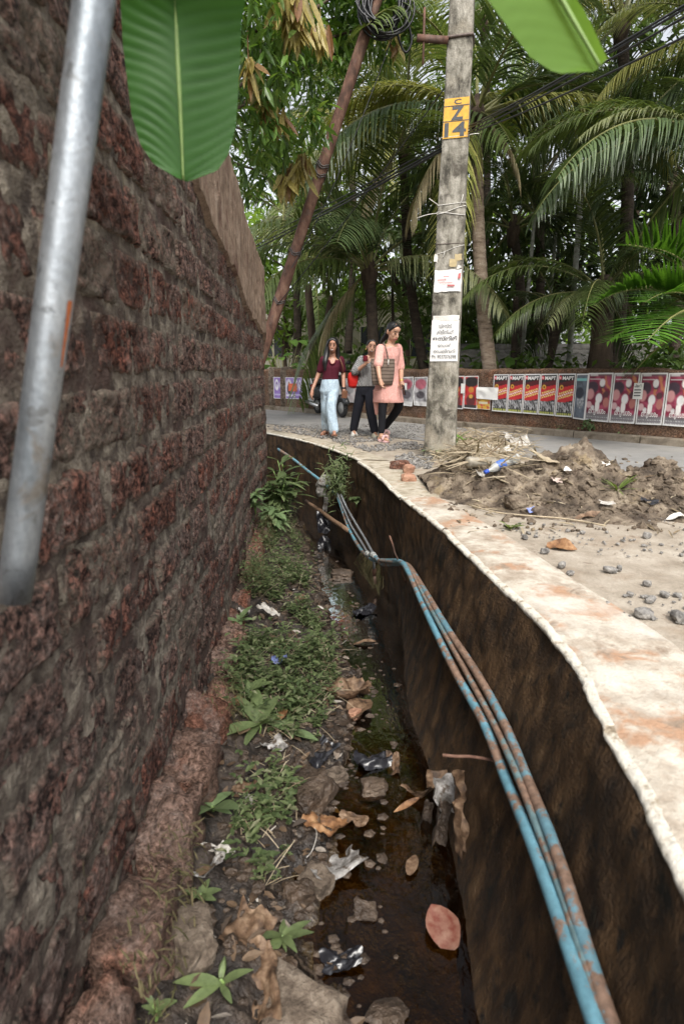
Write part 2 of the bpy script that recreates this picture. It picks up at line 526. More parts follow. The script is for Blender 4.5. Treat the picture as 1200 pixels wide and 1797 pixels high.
# foliage
leafmat('palm_leaf', (0.075, 0.115, 0.035), (0.15, 0.20, 0.065), 0.38, 0.38, 0.5)
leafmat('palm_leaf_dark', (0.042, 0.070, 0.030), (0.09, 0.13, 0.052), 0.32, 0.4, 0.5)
leafmat('palm_leaf_pale', (0.18, 0.215, 0.10), (0.32, 0.345, 0.18), 0.4, 0.4, 0.5)
leafmat('palm_leaf_yellow', (0.17, 0.19, 0.045), (0.30, 0.29, 0.09), 0.35, 0.45, 0.4)
leafmat('palm_leaf_dry', (0.20, 0.16, 0.09), (0.36, 0.31, 0.19), 0.25, 0.6, 0.2)
leafmat('palm_leaf_bright', (0.06, 0.15, 0.02), (0.11, 0.24, 0.035), 0.45, 0.4, 0.5)
leafmat('mango_leaf', (0.045, 0.10, 0.018), (0.135, 0.235, 0.045), 0.48, 0.32, 0.5, (0.13, 0.20, 0.05))
leafmat('mango_young', (0.30, 0.25, 0.07), (0.46, 0.38, 0.15), 0.4, 0.45, 0.4, (0.22, 0.11, 0.05))
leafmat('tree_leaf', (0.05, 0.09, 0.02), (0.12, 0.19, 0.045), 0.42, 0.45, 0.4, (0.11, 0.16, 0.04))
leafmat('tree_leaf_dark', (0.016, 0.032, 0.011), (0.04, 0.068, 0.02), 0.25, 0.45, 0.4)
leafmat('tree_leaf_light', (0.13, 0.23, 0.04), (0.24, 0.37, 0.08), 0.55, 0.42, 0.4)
leafmat('broad_leaf', (0.10, 0.21, 0.045), (0.20, 0.35, 0.08), 0.5, 0.35, 0.5)
leafmat('weed_leaf', (0.075, 0.115, 0.045), (0.19, 0.245, 0.105), 0.35, 0.5, 0.4, (0.32, 0.33, 0.20))
leafmat('weed_pale', (0.13, 0.20, 0.09), (0.22, 0.30, 0.14), 0.35, 0.5, 0.4)
leafmat('grass_blade', (0.09, 0.15, 0.03), (0.17, 0.23, 0.06), 0.35, 0.5, 0.3, (0.28, 0.25, 0.12))
leafmat('straw', (0.26, 0.20, 0.13), (0.52, 0.44, 0.32), 0.15, 0.65, 0.2, (0.13, 0.085, 0.05))
leafmat('moss_root', (0.05, 0.05, 0.022), (0.13, 0.11, 0.06), 0.2, 0.7, 0.1)

def banana_mat(name, c1, c2, tr, trans):
    m, nt, b, out = nodes(name)
    p = pos(nt, obj=False)
    e = N(nt, 'ShaderNodeAttribute', attribute_name='vein').outputs['Fac']
    f = nz(nt, p, 5, 4)
    c = ramp(nt, f, [(0.3, c1), (0.7, c2)])
    c = mixc(nt, math_(nt, 'MULTIPLY', e, 0.5), c, tuple(min(1, x * 1.5 + 0.02) for x in c2))
    put(nt, b.inputs['Base Color'], c)
    b.inputs['Roughness'].default_value = 0.5
    b.inputs['Specular IOR Level'].default_value = 0.3
    t = N(nt, 'ShaderNodeBsdfTranslucent', {'Color': tr})
    mx = N(nt, 'ShaderNodeMixShader', {0: trans, 1: b.outputs[0], 2: t.outputs[0]})
    nt.links.new(mx.outputs[0], out.inputs[0])
    MAT[name] = m
banana_mat('banana_blade', (0.020, 0.075, 0.012), (0.04, 0.125, 0.02), (0.10, 0.30, 0.03), 0.3)
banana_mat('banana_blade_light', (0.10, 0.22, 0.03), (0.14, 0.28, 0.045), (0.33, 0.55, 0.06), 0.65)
simple('banana_rib', (0.20, 0.30, 0.09), 0.4)
simple('banana_stem', (0.20, 0.19, 0.08), 0.5, 0.4, 6)

# water: thin brown film over the bed with a sharp reflection
m, nt, b, out = nodes('drain_water')
p = pos(nt)
bp = N(nt, 'ShaderNodeBump', {'Height': math_(nt, 'ADD', nz(nt, pos(nt, (1.0, 0.55, 1)), 26, 3, 0.5, 0.6), math_(nt, 'MULTIPLY', nz(nt, p, 5, 3), 0.6)), 'Distance': 0.008, 'Strength': 0.28})
gl = N(nt, 'ShaderNodeBsdfGlossy', {'Color': (1, 1, 1), 'Roughness': 0.03, 'Normal': bp.outputs[0]})
tp = N(nt, 'ShaderNodeBsdfTransparent', {'Color': (0.42, 0.31, 0.16)})
fr = N(nt, 'ShaderNodeFresnel', {'IOR': 1.22, 'Normal': bp.outputs[0]})
mx = N(nt, 'ShaderNodeMixShader', {0: fr.outputs[0], 1: tp.outputs[0], 2: gl.outputs[0]})
nt.nodes.remove(b)
nt.links.new(mx.outputs[0], out.inputs[0])
MAT['drain_water'] = m
layered('bed_silt', [(0.3, (0.05, 0.027, 0.010)), (0.55, (0.14, 0.075, 0.025)), (0.8, (0.22, 0.13, 0.045))], 5, bumpd=0.02, patches=((3, 0.54, 0.68, (0.035, 0.03, 0.012)), (9, 0.6, 0.7, (0.05, 0.03, 0.015))))
# ================================================================== THE SETTING
ZW = -1.08                                    # water level in the drain
_k = [atz(a, b, 0) for a, b in ((1260, 1680), (1200, 1545), (1150, 1445), (1100, 1340), (1045, 1233), (990, 1138), (930, 1074), (870, 1020), (800, 950), (715, 880), (610, 800), (470, 760))]
XK = curve1([(-3.0, 0.60), (0.0, 0.655)] + [(p.y, p.x) for p in _k] + [(13.0, -4.6), (20.0, -11.0)])     # drain wall, top inner edge
_b = [atz(a, b, ZW) for a, b in ((840, 1797), (800, 1550), (720, 1250), (690, 1050))]
XB = curve1([(-3.0, 0.40)] + [(p.y, p.x) for p in _b] + [(7.0, float(XK(7.0)) - 0.03), (9.4, float(XK(9.4)) - 0.03), (13, -4.65), (20, -11.05)])   # its foot
XW = curve1([(-3, -0.72), (0, -0.74), (1.9, -0.77), (3.3, -0.83), (5.2, -0.95), (6.8, -1.05), (8.2, -1.10), (8.9, -1.35), (10.5, -2.6)])  # laterite wall face
XL = curve1([(-3, -0.05)] + [(p.y, p.x) for p in (atz(a, b, ZW) for a, b in ((620, 1797), (548, 1650), (562, 1520), (580, 1400), (605, 1310), (628, 1220), (596, 1120), (566, 1040), (545, 970), (520, 905)))] + [(9.5, -1.3), (13, -4.9)])  # left edge of the water

def xface(y, z):
    t = np.clip(-np.asarray(z) / 1.08, 0, 1.1)
    return XK(y) * (1 - t) + XB(y) * t

def on_face(px, py, off=0.05):
    x, f, u = ray(px, py)
    T = np.arange(0.5, 12, 0.01)
    hit = np.nonzero(x * T >= xface(f * T, CAM_H + u * T) - off)[0]
    t = T[hit[0]] if len(hit) else 6.0
    return Vector((x * t, f * t, CAM_H + u * t))

# ---- ground sheets
def sheet(name, A, B, nv, mat, z, kind='structure', amp=0.0, zfun=None):
    """strip between two polylines A and B (lists of (x, y)), resampled to the same count"""
    A, B = np.array(A, float), np.array(B, float)
    n = 90
    def rs(P):
        d = np.r_[0, np.cumsum(np.linalg.norm(np.diff(P, axis=0), axis=1))]
        t = np.linspace(0, d[-1], n)
        return np.stack([np.interp(t, d, P[:, 0]), np.interp(t, d, P[:, 1])], 1)
    A, B = rs(A), rs(B)
    w = np.linspace(0, 1, nv)
    P = A[:, None, :] * (1 - w)[None, :, None] + B[:, None, :] * w[None, :, None]
    P = P.reshape(-1, 2)
    Z = np.full(len(P), z)
    if amp: Z = Z + amp * fbm(np.c_[P, np.zeros(len(P))], 1.5, 3, 5)
    V = np.c_[P, Z]
    o = mk(name, V, gridF(n, nv), mat)
    return tag(o, kind=kind)

EDGE = [(11.5, -9), (8.0, -4), (5.8, 0), (4.5, 2.6), (3.15, 5.15), (2.2, 6.9), (1.2, 8.6), (-1.3, 11.2), (-5.6, 15.0), (-12, 20.5)]
FAR = [(16, -5), (11.2, 0.6), (7.6, 4.8), (4.77, 7.95), (2.57, 10.3), (0.4, 13.0), (-1.9, 15.7), (-5.5, 19.0), (-12, 24.5)]
FARP = np.array(FAR, float)

# soil under everything right of the drain and out to the horizon
ys = np.r_[np.linspace(-6, 14, 81), np.linspace(15, 40, 18), np.linspace(45, 300, 12)]
us = np.r_[0, 0.3, 0.8, 1.6, 3, 5, 8, 12, 18, 30, 60, 120, 260]
V = []
for y in ys:
    for u in us:
        V.append((float(XK(y)) + 0.06 + u, y, -0.035))
tag(mk('ground', V, gridF(len(ys), len(us), True), MAT['forest_soil']), kind='structure')
# soil behind the laterite wall, with the left bank of the drain beyond the wall's end
V = []
us = np.r_[0, 0.0, 0.3, 0.8, 1.6, 3, 5, 8, 14, 30, 60, 120, 260]
for y in ys:
    x0 = float(XW(y)) - 0.30 if y < 8.7 else float(XK(y)) - 1.05
    for k, u in enumerate(us):
        V.append((x0 - u, y, -1.35 if k == 0 else -0.02))
tag(mk('left_ground', V, gridF(len(ys), len(us)), MAT['forest_soil']), kind='structure')

ky = np.linspace(-6, 19.5, 90)
_n = [(float(XK(y)) + 0.10, y) for y in ky]
sheet('road_shoulder', _n, EDGE, 14, MAT['dirt'], -0.008)
sheet('road', EDGE, [(x - 0.05, y - 0.05) for x, y in FAR], 8, MAT['asphalt'], -0.002)

# ---- drain bed, mud bank and water
ny, nx = 330, 100
yy = np.r_[np.linspace(0.25, 6, 260), np.linspace(6.08, 15, 70)]
V = []
for y in yy:
    x0 = float(XW(y)) - 0.06 if y < 8.7 else float(XK(y)) - 1.10
    x1 = float(XB(y)) + 0.06
    xs = np.linspace(x0, x1, nx)
    V.append(np.c_[xs, np.full(nx, y), np.zeros(nx)])
V = np.concatenate(V)
d = XL(V[:, 1]) - V[:, 0]                                # >0 on the bank
bank = 0.06 * (1 - np.exp(-np.clip(d, 0, 9) / 0.10)) + 0.17 * np.clip((d - 0.12) / 0.5, 0, 1)
bed = -0.09 * (1 - np.exp(np.clip(d, -9, 0) / 0.14))
nse = fbm(V, 3.2, 3, 3) * 0.07 + fbm(V, 11, 4, 8) * 0.055 + np.abs(fbm(V, 26, 3, 4)) * 0.035
damp = np.where(d > -0.03, 1.0, 0.45)
V[:, 2] = ZW + bank + bed + nse * damp
MAT['bed_mix'] = None
m, nt, b, out = nodes('drain_mud')                      # dark mud on the bank, orange silt below the water line
p = pos(nt)
z = N(nt, 'ShaderNodeSeparateXYZ', {0: p}).outputs[2]
f = nz(nt, p, 8, 6, 0.65)
c1 = ramp(nt, f, [(0.34, (0.008, 0.006, 0.005)), (0.5, (0.028, 0.020, 0.015)), (0.68, (0.085, 0.062, 0.045))])
c1 = mixc(nt, bw(nt, nz(nt, p, 23, 5, 0.65), 0.60, 0.68), c1, (0.15, 0.12, 0.09))
c2 = ramp(nt, nz(nt, p, 3.0, 5, 0.6), [(0.36, (0.010, 0.008, 0.004)), (0.50, (0.052, 0.033, 0.011)), (0.66, (0.14, 0.088, 0.028))])
wz = N(nt, 'ShaderNodeMapRange', {0: z, 1: ZW - 0.012, 2: ZW + 0.012}).outputs[0]
put(nt, b.inputs['Base Color'], mixc(nt, wz, c2, c1))
put(nt, b.inputs['Roughness'], N(nt, 'ShaderNodeMapRange', {0: z, 1: ZW, 2: ZW + 0.12, 3: 0.22, 4: 0.65}).outputs[0])
bump(nt, b, math_(nt, 'ADD', f, math_(nt, 'MULTIPLY', nz(nt, p, 50, 4), 0.6)), 0.025)
MAT['drain_mud'] = m
bedV = V.copy()
tag(mk('drain_bed', V, gridF(len(yy), nx), MAT['drain_mud']), kind='structure')
def bed_z(x, y):
    r = min(max(int(np.searchsorted(yy, y)), 1), len(yy) - 1)
    r = r if abs(yy[r] - y) < abs(yy[r - 1] - y) else r - 1
    row = bedV[r * nx:(r + 1) * nx]
    return float(np.interp(x, row[:, 0], row[:, 2]))

yw = np.linspace(0.25, 13, 60)
V = []
for y in yw:
    for w in np.linspace(0, 1, 8):
        V.append((lerp(float(XL(y)) - 0.12, float(XB(y)) + 0.05, w), y, ZW))
tag(mk('water', V, gridF(60, 8), MAT['drain_water']), kind='structure')

# ---- concrete drain wall: battered face + coping slabs
dw = empty('drain_wall', (0.6, 3.0, -1.2), 'dark stained concrete side wall of the roadside drain with pale coping', 'wall')
fy = np.r_[np.linspace(0.2, 5, 200), np.linspace(5.04, 15, 130)]
fz = np.linspace(-0.008, -1.25, 56)
Y, Z = np.meshgrid(fy, fz, indexing='ij')
V = np.c_[np.zeros(Y.size), Y.ravel(), Z.ravel()]
V[:, 0] = xface(V[:, 1], V[:, 2])
seg = 0.05 * np.exp(-((V[:, 1] - 6.55) / 0.06) ** 2 * 0) * (V[:, 1] > 6.6)          # far stretch sits a little back
V[:, 0] += seg + (fbm(V, 2.2, 3, 11) * 0.035 + fbm(V, 12, 4, 12) * 0.016) * (1 - 0.8 * np.exp(V[:, 2] / 0.05))
lip = np.exp(V[:, 2] / 0.07)
V[:, 0] += lip * 0.012 * fbm(np.c_[V[:, :2] * 9, V[:, 2] * 4], 1, 3, 2)
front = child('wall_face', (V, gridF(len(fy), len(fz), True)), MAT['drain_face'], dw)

def coping(y0, y1, w0, w1, mat, seed, z0=0.0, step=0.02):
    cy = np.arange(y0, y1 + 1e-6, step)
    prof = [(0.05, -0.13), (0.045, -0.06), (-0.010, -0.026), (-0.014, -0.010), (-0.006, -0.001), (0.022, 0.0), (0.06, 0.004), (0.12, 0.005), (0.2, 0.005), (0.3, 0.004), (0.42, 0.003), (0.55, 0.002), (0.70, 0.001), (0.86, 0.0), (0.97, -0.004), (1.0, -0.012), (1.0, -0.12)]
    V = []
    for y in cy:
        w = lerp(w0, w1, (y - y0) / (y1 - y0))
        xk = float(XK(y)) + (0.05 if y > 6.6 else 0)
        for k, (a, z) in enumerate(prof):
            x = xk + (a if k < 6 else 0.022 + (a - 0.022) * w)
            V.append((x, y, z0 + z))
    V = np.array(V)
    n1 = fbm(V, 5, 4, seed); n2 = fbm(V, 30, 3, seed + 1)
    k = np.tile(np.arange(len(prof)), len(cy))
    edge = np.exp(-((k - 3.5) / 2.2) ** 2)
    V[:, 0] += edge * (n1 * 0.016 + n2 * 0.007)
    V[:, 2] += np.where(k > 3, n1 * 0.007 + n2 * 0.003, 0) - edge * np.abs(n2) * 0.006
    F = gridF(len(cy), len(prof), False)
    a = tuple(range(len(prof))); bb = tuple((len(cy) - 1) * len(prof) + i for i in range(len(prof)))
    F += [a[::-1], bb]
    me = child('coping_slab', (V, F), None, dw)
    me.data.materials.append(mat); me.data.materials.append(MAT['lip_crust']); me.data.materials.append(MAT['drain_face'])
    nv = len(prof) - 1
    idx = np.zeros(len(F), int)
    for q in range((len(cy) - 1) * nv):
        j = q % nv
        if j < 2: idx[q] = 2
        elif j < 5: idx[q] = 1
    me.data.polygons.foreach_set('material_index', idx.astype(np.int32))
    return me
coping(0.2, 4.62, 0.52, 0.30, MAT['coping'], 22, 0.004, 0.016)
coping(4.64, 6.6, 0.36, 0.34, MAT['coping_moss'], 23, -0.004, 0.03)
coping(6.62, 13.5, 0.34, 0.34, MAT['coping_moss'], 24, -0.002, 0.06)

# ---- laterite wall on the left
lw = empty('laterite_wall', (-1.0, 4.0, -1.2), 'tall weathered laterite block wall with smeared mortar along the drain', 'wall')
WEND = 8.55
wy = np.linspace(0.15, WEND, 600)
wx = XW(wy)
ws = np.r_[0, np.cumsum(np.hypot(np.diff(wx), np.diff(wy)))]
WLEN = ws[-1]
def wpt(s):
    return np.interp(s, ws, wx), np.interp(s, ws, wy)
def wnrm(s):
    x0, y0 = wpt(np.clip(s - 0.05, 0, WLEN)); x1, y1 = wpt(np.clip(s + 0.05, 0, WLEN))
    d = np.hypot(x1 - x0, y1 - y0)
    return (y1 - y0) / d, -(x1 - x0) / d
def wtop(y):
    return np.interp(y, [0, 5.4, 6.6, 8.0, 8.3, 8.6], [2.74, 2.72, 2.58, 2.30, 2.02, 1.75])
def wall_surf(S, Z, off):
    x, y = wpt(S); nx_, ny_ = wnrm(S)
    return np.c_[x + nx_ * off, y + ny_ * off, Z]

# mortar body
gs = np.linspace(0, WLEN, 380)
gz = np.linspace(-1.35, 1.0, 120)
S, T = np.meshgrid(gs, np.linspace(0, 1, 130), indexing='ij')
S, T = S.ravel(), T.ravel()
ytmp = wpt(S)[1]
Z = -1.35 + (wtop(ytmp) + 1.35) * T
P0 = wall_surf(S, Z, 0.0)
off = -0.003 + fbm(P0, 2.5, 2, 72) * 0.016 + fbm(P0, 12, 4, 41) * 0.020
V = wall_surf(S, Z, off)
F = gridF(380, 130)
child('mortar_bed', (V, F), MAT['mortar'], lw)
# back, top and end of the wall
rows = []
for i, s in enumerate(np.linspace(0, WLEN, 60)):
    x, y = wpt(s); nx_, ny_ = wnrm(s); zt = float(wtop(y))
    for (o_, z_) in ((-0.005, zt - 0.02), (-0.06, zt + 0.015), (-0.2, zt + 0.03), (-0.31, zt - 0.01), (-0.34, zt - 0.06), (-0.34, 0.6), (-0.34, -1.35)):
        rows.append((x + nx_ * o_, y + ny_ * o_, z_))
rows = np.array(rows); rows[:, 2] += fbm(rows, 5, 3, 44) * 0.03
F = gridF(60, 7)
e = 59 * 7
child('wall_body', (rows, F), MAT['plaster'], lw)
x, y = wpt(WLEN); nx_, ny_ = wnrm(WLEN)
ez = np.linspace(-1.35, 1.78, 40); eo = np.linspace(0.0, -0.34, 8)
V = np.array([(x + nx_ * o_, y + ny_ * o_, min(z_, 1.78)) for z_ in ez for o_ in eo])
V[:, 1] += fbm(V, 6, 4, 45) * 0.03
child('wall_end', (V, gridF(40, 8)), MAT['mortar'], lw)

# the blocks, course by course
rb = random.Random(3)
CH = 0.232
z = -1.10
c = 0
while z < 2.62:
    s = -rb.random() * 0.5
    while s < WLEN - 0.05:
        Lb = rb.uniform(0.44, 0.70)
        g = rb.uniform(0.004, 0.018)
        s0, s1 = max(0, s + g), min(WLEN, s + Lb - g)
        z0, z1 = z + rb.uniform(0.003, 0.020), z + CH - rb.uniform(0.003, 0.020)
        s += Lb
        if s1 - s0 < 0.12: continue
        ym = float(wpt((s0 + s1) / 2)[1])
        if z1 > float(wtop(ym)) - 0.02: continue
        nu = int(np.clip((s1 - s0) / (0.016 if ym < 4.5 else 0.035), 8, 44)); nv = int(np.clip((z1 - z0) / (0.014 if ym < 4.5 else 0.03), 7, 17))
        U, W = np.meshgrid(np.linspace(0, 1, nu), np.linspace(0, 1, nv), indexing='ij')
        U, W = U.ravel(), W.ravel()
        # ragged outline
        S_ = s0 + (s1 - s0) * U; Z_ = z0 + (z1 - z0) * W
        P0 = wall_surf(S_, Z_, 0)
        S_ = S_ + fbm(P0, 6, 4, 50 + c) * 0.045 * np.abs(2 * U - 1) ** 3
        Z_ = Z_ + fbm(P0, 6, 4, 60 + c) * 0.042 * np.abs(2 * W - 1) ** 3
        du = np.minimum(U, 1 - U) * (s1 - s0); dv = np.minimum(W, 1 - W) * (z1 - z0)
        de = np.minimum(du, dv)
        edge = np.clip(1 - de / 0.040, 0, 1)
        proud = rb.uniform(0.002, 0.012)
        n1 = fbm(P0, 9, 4, 70); n2 = fbm(P0, 34, 3, 71); n3 = fbm(P0, 2.5, 2, 72)
        off = proud - 0.010 * edge ** 3 + n1 * 0.017 - np.clip(n2 - 0.08, 0, 1) * 0.060 + n3 * 0.016
        bd = (U == 0) | (U == 1) | (W == 0) | (W == 1)
        off = np.where(bd, -0.03, off)
        V = wall_surf(S_, Z_, off)
        o = child('block', (V, gridF(nu, nv)), MAT['laterite'], lw)
        setattr_float(o, 'edge', np.clip(edge * rb.uniform(0.3, 1.3) + (0.5 if rb.random() < 0.2 else 0.0), 0, 1))
    z += CH
    c += 1

# old mud plaster still clinging to the top of the far half
S, T = np.meshgrid(np.linspace(0, WLEN, 330), np.linspace(0, 1, 60), indexing='ij')
S, T = S.ravel(), T.ravel()
yv = wpt(S)[1]
zt = wtop(yv); zb = np.interp(yv, [3.0, 3.6, 7.2, 8.6], [2.45, 2.02, 1.58, 1.25])
zb = zb + fbm(np.c_[S * 2.3, S * 0, S * 0], 1, 3, 5) * 0.10
Z = zb + (zt + 0.004 - zb) * T
P0 = wall_surf(S, Z, 0)
off = 0.040 + fbm(P0, 3, 3, 81) * 0.016 + fbm(P0, 18, 4, 82) * 0.010
off = np.where(T < 0.03, -0.03, off); off = np.where(T > 0.97, off - 0.02, off)
V = wall_surf(S, Z, off)
F = [q for q in gridF(330, 60) if 3.15 < yv[q[0]]]
child('plaster_band', (V, F), MAT['plaster'], lw)

# rough footing stones at the foot of the wall
y = 0.55
k = 0
while y < 6.4:
    L_ = rb.uniform(0.26, 0.46)
    ww = 0.30 if y < 3 else 0.22
    zt = -0.60 if y < 2.6 else -0.74
    hh = 0.62
    V, F = rock((float(XW(y + L_ / 2)) + 0.06, y + L_ / 2, zt - hh / 2 + rb.uniform(-0.04, 0.03)), (ww, L_ * 1.08, hh), 100 + k, 4, 0.30, 0.75, (rb.uniform(-0.08, 0.08), rb.uniform(-0.1, 0.1), rb.uniform(-0.12, 0.12)))
    nrm = V - V.mean(0); nrm = nrm / np.linalg.norm(nrm, axis=1)[:, None]
    V = V + nrm * (fbm(V, 9, 4, 9) * 0.075 - np.clip(fbm(V, 26, 3, 10) - 0.1, 0, 1) * 0.08)[:, None]
    child('footing_stone', (V, F), MAT['laterite_pale'], lw)
    y += L_
    k += 1

# ---- far roadside wall and its kerb
fw = empty('roadside_wall', (2.57, 10.3, 0), 'low brown earthen boundary wall across the road covered in posters', 'wall')
fd = np.r_[0, np.cumsum(np.linalg.norm(np.diff(FARP, axis=0), axis=1))]
def far_pt(t):
    return np.stack([np.interp(t, fd, FARP[:, 0]), np.interp(t, fd, FARP[:, 1])], -1)
_ft = np.linspace(0, fd[-1], 400)
_fp = far_pt(_ft)
_fp[:, 0] = np.convolve(np.pad(_fp[:, 0], 9, 'edge'), np.ones(19) / 19, 'valid'); _fp[:, 1] = np.convolve(np.pad(_fp[:, 1], 9, 'edge'), np.ones(19) / 19, 'valid')
def far_pt(t):
    return np.stack([np.interp(t, _ft, _fp[:, 0]), np.interp(t, _ft, _fp[:, 1])], -1)
def far_n(t):
    a, b_ = far_pt(np.asarray(t) - 0.2), far_pt(np.asarray(t) + 0.2)
    d = b_ - a; d = d / np.linalg.norm(d, axis=-1, keepdims=True)
    return np.stack([-d[..., 1], d[..., 0]], -1) * -1      # towards the road
_tn = far_n(np.array([fd[4]]))[0]
FSGN = -1.0 if _tn[1] > 0 else 1.0
def far_t(px):
    """wall parameter met by the photo column px"""
    x, f, u = ray(px, 690)
    T = np.linspace(0, fd[-1], 4000)
    p = far_pt(T)
    e = np.where(p[:, 1] < 1, 1e9, np.abs(p[:, 0] / np.maximum(p[:, 1], 0.1) - x / f))
    return float(T[int(np.argmin(e))])
WTOP = 1.03
prof = [(0.0, -0.1), (0.0, 0.05)] + [(0.0, z_) for z_ in np.linspace(0.12, 0.96, 14)] + [(0.01, 1.0), (-0.02, WTOP), (-0.12, WTOP + 0.02), (-0.22, WTOP), (-0.25, 0.95), (-0.25, -0.1)]
T_ = np.linspace(0, fd[-1], 420)
C_ = far_pt(T_); NN = far_n(T_) * FSGN
V = []
for i in range(len(T_)):
    for (o_, z_) in prof:
        V.append((C_[i, 0] + NN[i, 0] * o_, C_[i, 1] + NN[i, 1] * o_, z_))
V = np.array(V)
nn = np.repeat(NN, len(prof), axis=0)
dsp = fbm(V, 2.5, 4, 90) * 0.02 + fbm(V, 10, 3, 91) * 0.008
V[:, 0] += nn[:, 0] * dsp; V[:, 1] += nn[:, 1] * dsp
V[:, 2] += np.where(V[:, 2] > 0.97, fbm(V, 4, 3, 92) * 0.035, 0)
child('wall_body', (V, gridF(len(T_), len(prof), FSGN > 0)), MAT['far_laterite'], fw)
t0 = 0.3
kb = empty('road_kerb', (2.4, 10.1, 0), kind='structure')
k = 0
while t0 < fd[-1] - 1:
    t1 = t0 + rb.uniform(0.9, 1.15)
    V = []
    for t in np.linspace(t0 + 0.008, t1 - 0.008, 5):
        p_ = far_pt(t); n_ = far_n(t) * FSGN
        for (o_, z_) in ((0.01, -0.05), (0.01, 0.10), (0.15, 0.105), (0.17, 0.085), (0.18, -0.05)):
            V.append((p_[0] + n_[0] * o_, p_[1] + n_[1] * o_, z_ + rb.uniform(-0.004, 0.004)))
    F = gridF(5, 5, FSGN > 0) + [(0, 1, 2, 3, 4), (20, 21, 22, 23, 24)]
    child('kerb_stone', (np.array(V), F), MAT['kerb_stone'], kb, smooth=False)
    t0 = t1
    k += 1
# ================================================================== POLES AND CABLES
pb = atz(771, 802, -0.01)
PY = pb.y
cp = empty('utility_pole', (pb.x, pb.y, -0.02), 'grey weathered concrete utility pole with yellow painted number and pasted notices', 'utility pole')
PTILT = (atY(811, 0, PY).x - pb.x) / atY(811, 0, PY).z
PROT = R(-14)                                # turned a little so its left flank shows
def pole_frame(z):
    return Vector((pb.x + PTILT * z, pb.y, z)), lerp(0.185, 0.088, z / 7.2), lerp(0.125, 0.075, z / 7.2)
def pole_pt(u, z, d=0.0):
    """point on the front face: u in -1..1 across, d proud of it"""
    c, hw, hd = pole_frame(z)
    ex = Vector((math.cos(PROT), math.sin(PROT), 0)); ey = Vector((-math.sin(PROT), math.cos(PROT), 0))
    return c + ex * (u * hw) - ey * (hd + d)
V = []
zs = np.linspace(-0.3, 7.2, 130)
for z in zs:
    c, hw, hd = pole_frame(z)
    ex = Vector((math.cos(PROT), math.sin(PROT), 0)); ey = Vector((-math.sin(PROT), math.cos(PROT), 0))
    bv = 0.018
    ring = []
    for (sx, sy) in ((-1, -1), (1, -1), (1, 1), (-1, 1)):
        a, b_ = ((sx * (hw - bv), sy * hd), (sx * hw, sy * (hd - bv)))
        ring += [a, b_] if sx * sy < 0 else [b_, a]
    order = [ring[0], ring[1]]
    pts = [(-hw, -hd + bv), (-hw + bv, -hd), (-hw * 0.33, -hd), (hw * 0.33, -hd), (hw - bv, -hd), (hw, -hd + bv), (hw, hd - bv), (hw - bv, hd), (-hw + bv, hd), (-hw, hd - bv)]
    for a, b_ in pts:
        V.append(tuple(c + ex * a + ey * b_))
V = np.array(V)
V[:, :2] += (fbm(V, 6, 4, 7) * 0.006 + fbm(V, 22, 3, 17) * 0.003)[:, None]
n = 10
F = []
for i in range(len(zs) - 1):
    for k in range(n):
        a, b_ = i * n + k, i * n + (k + 1) % n
        F.append((a, b_, b_ + n, a + n))
F.append(tuple((len(zs) - 1) * n + k for k in range(n)))
child('shaft', (V, F), MAT['pole_concrete'], cp)

simple('sign_yellow', (0.62, 0.33, 0.03), 0.6, 0.25, 30)
simple('sign_ink', (0.05, 0.055, 0.06), 0.6)
simple('notice_white', (0.70, 0.69, 0.67), 0.7, 0.08, 30)
simple('notice_ink', (0.05, 0.05, 0.055), 0.7)
simple('steel_band', (0.12, 0.09, 0.075), 0.6, 0.4)
simple('white_twine', (0.62, 0.60, 0.55), 0.7)
simple('torn_paper', (0.45, 0.36, 0.20), 0.8)

def face_sheet(name, u0, u1, z0, z1, d, mat, root, nu=6, nz_=8, wob=0.0, seed=0, rag=0.0):
    V = []
    for i in range(nu):
        for j in range(nz_):
            u = lerp(u0, u1, i / (nu - 1)); z = lerp(z0, z1, j / (nz_ - 1))
            V.append(tuple(pole_pt(u, z, d)))
    V = np.array(V)
    if wob: V[:, 1] -= np.abs(fbm(V, 9, 3, seed)) * wob
    if rag:
        e = np.array([1.0 if i in (0, nu - 1) or j in (0, nz_ - 1) else 0 for i in range(nu) for j in range(nz_)])
        V[:, 0] += e * fbm(V, 25, 2, seed) * rag; V[:, 2] += e * fbm(V, 25, 2, seed + 4) * rag
    if isinstance(root, str):
        o = mk(name, V, gridF(nu, nz_), mat); return recentre(o)
    return child(name, (V, gridF(nu, nz_)), mat, root)

def text_mesh(s, size=1.0, extrude=0.0, offset=0.0, shear=0.0, align='CENTER'):
    cu = bpy.data.curves.new('txt', 'FONT')
    cu.body = s; cu.size = size; cu.align_x = align; cu.align_y = 'CENTER'; cu.offset = offset; cu.shear = shear
    cu.resolution_u = 3
    o = bpy.data.objects.new('txt', cu)
    COL.objects.link(o)
    dg = bpy.context.evaluated_depsgraph_get()
    me = bpy.data.meshes.new_from_object(o.evaluated_get(dg))
    V = np.array([tuple(v.co) for v in me.vertices]).reshape(-1, 3)
    F = [tuple(p.vertices) for p in me.polygons]
    bpy.data.objects.remove(o); bpy.data.curves.remove(cu); bpy.data.meshes.remove(me)
    return V, F

def fit_text(s, w, h, offset=0.0, shear=0.0):
    V, F = text_mesh(s, 1.0, offset=offset, shear=shear)
    if len(V) == 0: return V, F
    lo, hi = V.min(0), V.max(0)
    V = (V - (lo + hi) / 2)
    V[:, 0] *= w / max(1e-6, hi[0] - lo[0]); V[:, 1] *= h / max(1e-6, hi[1] - lo[1])
    return V, F

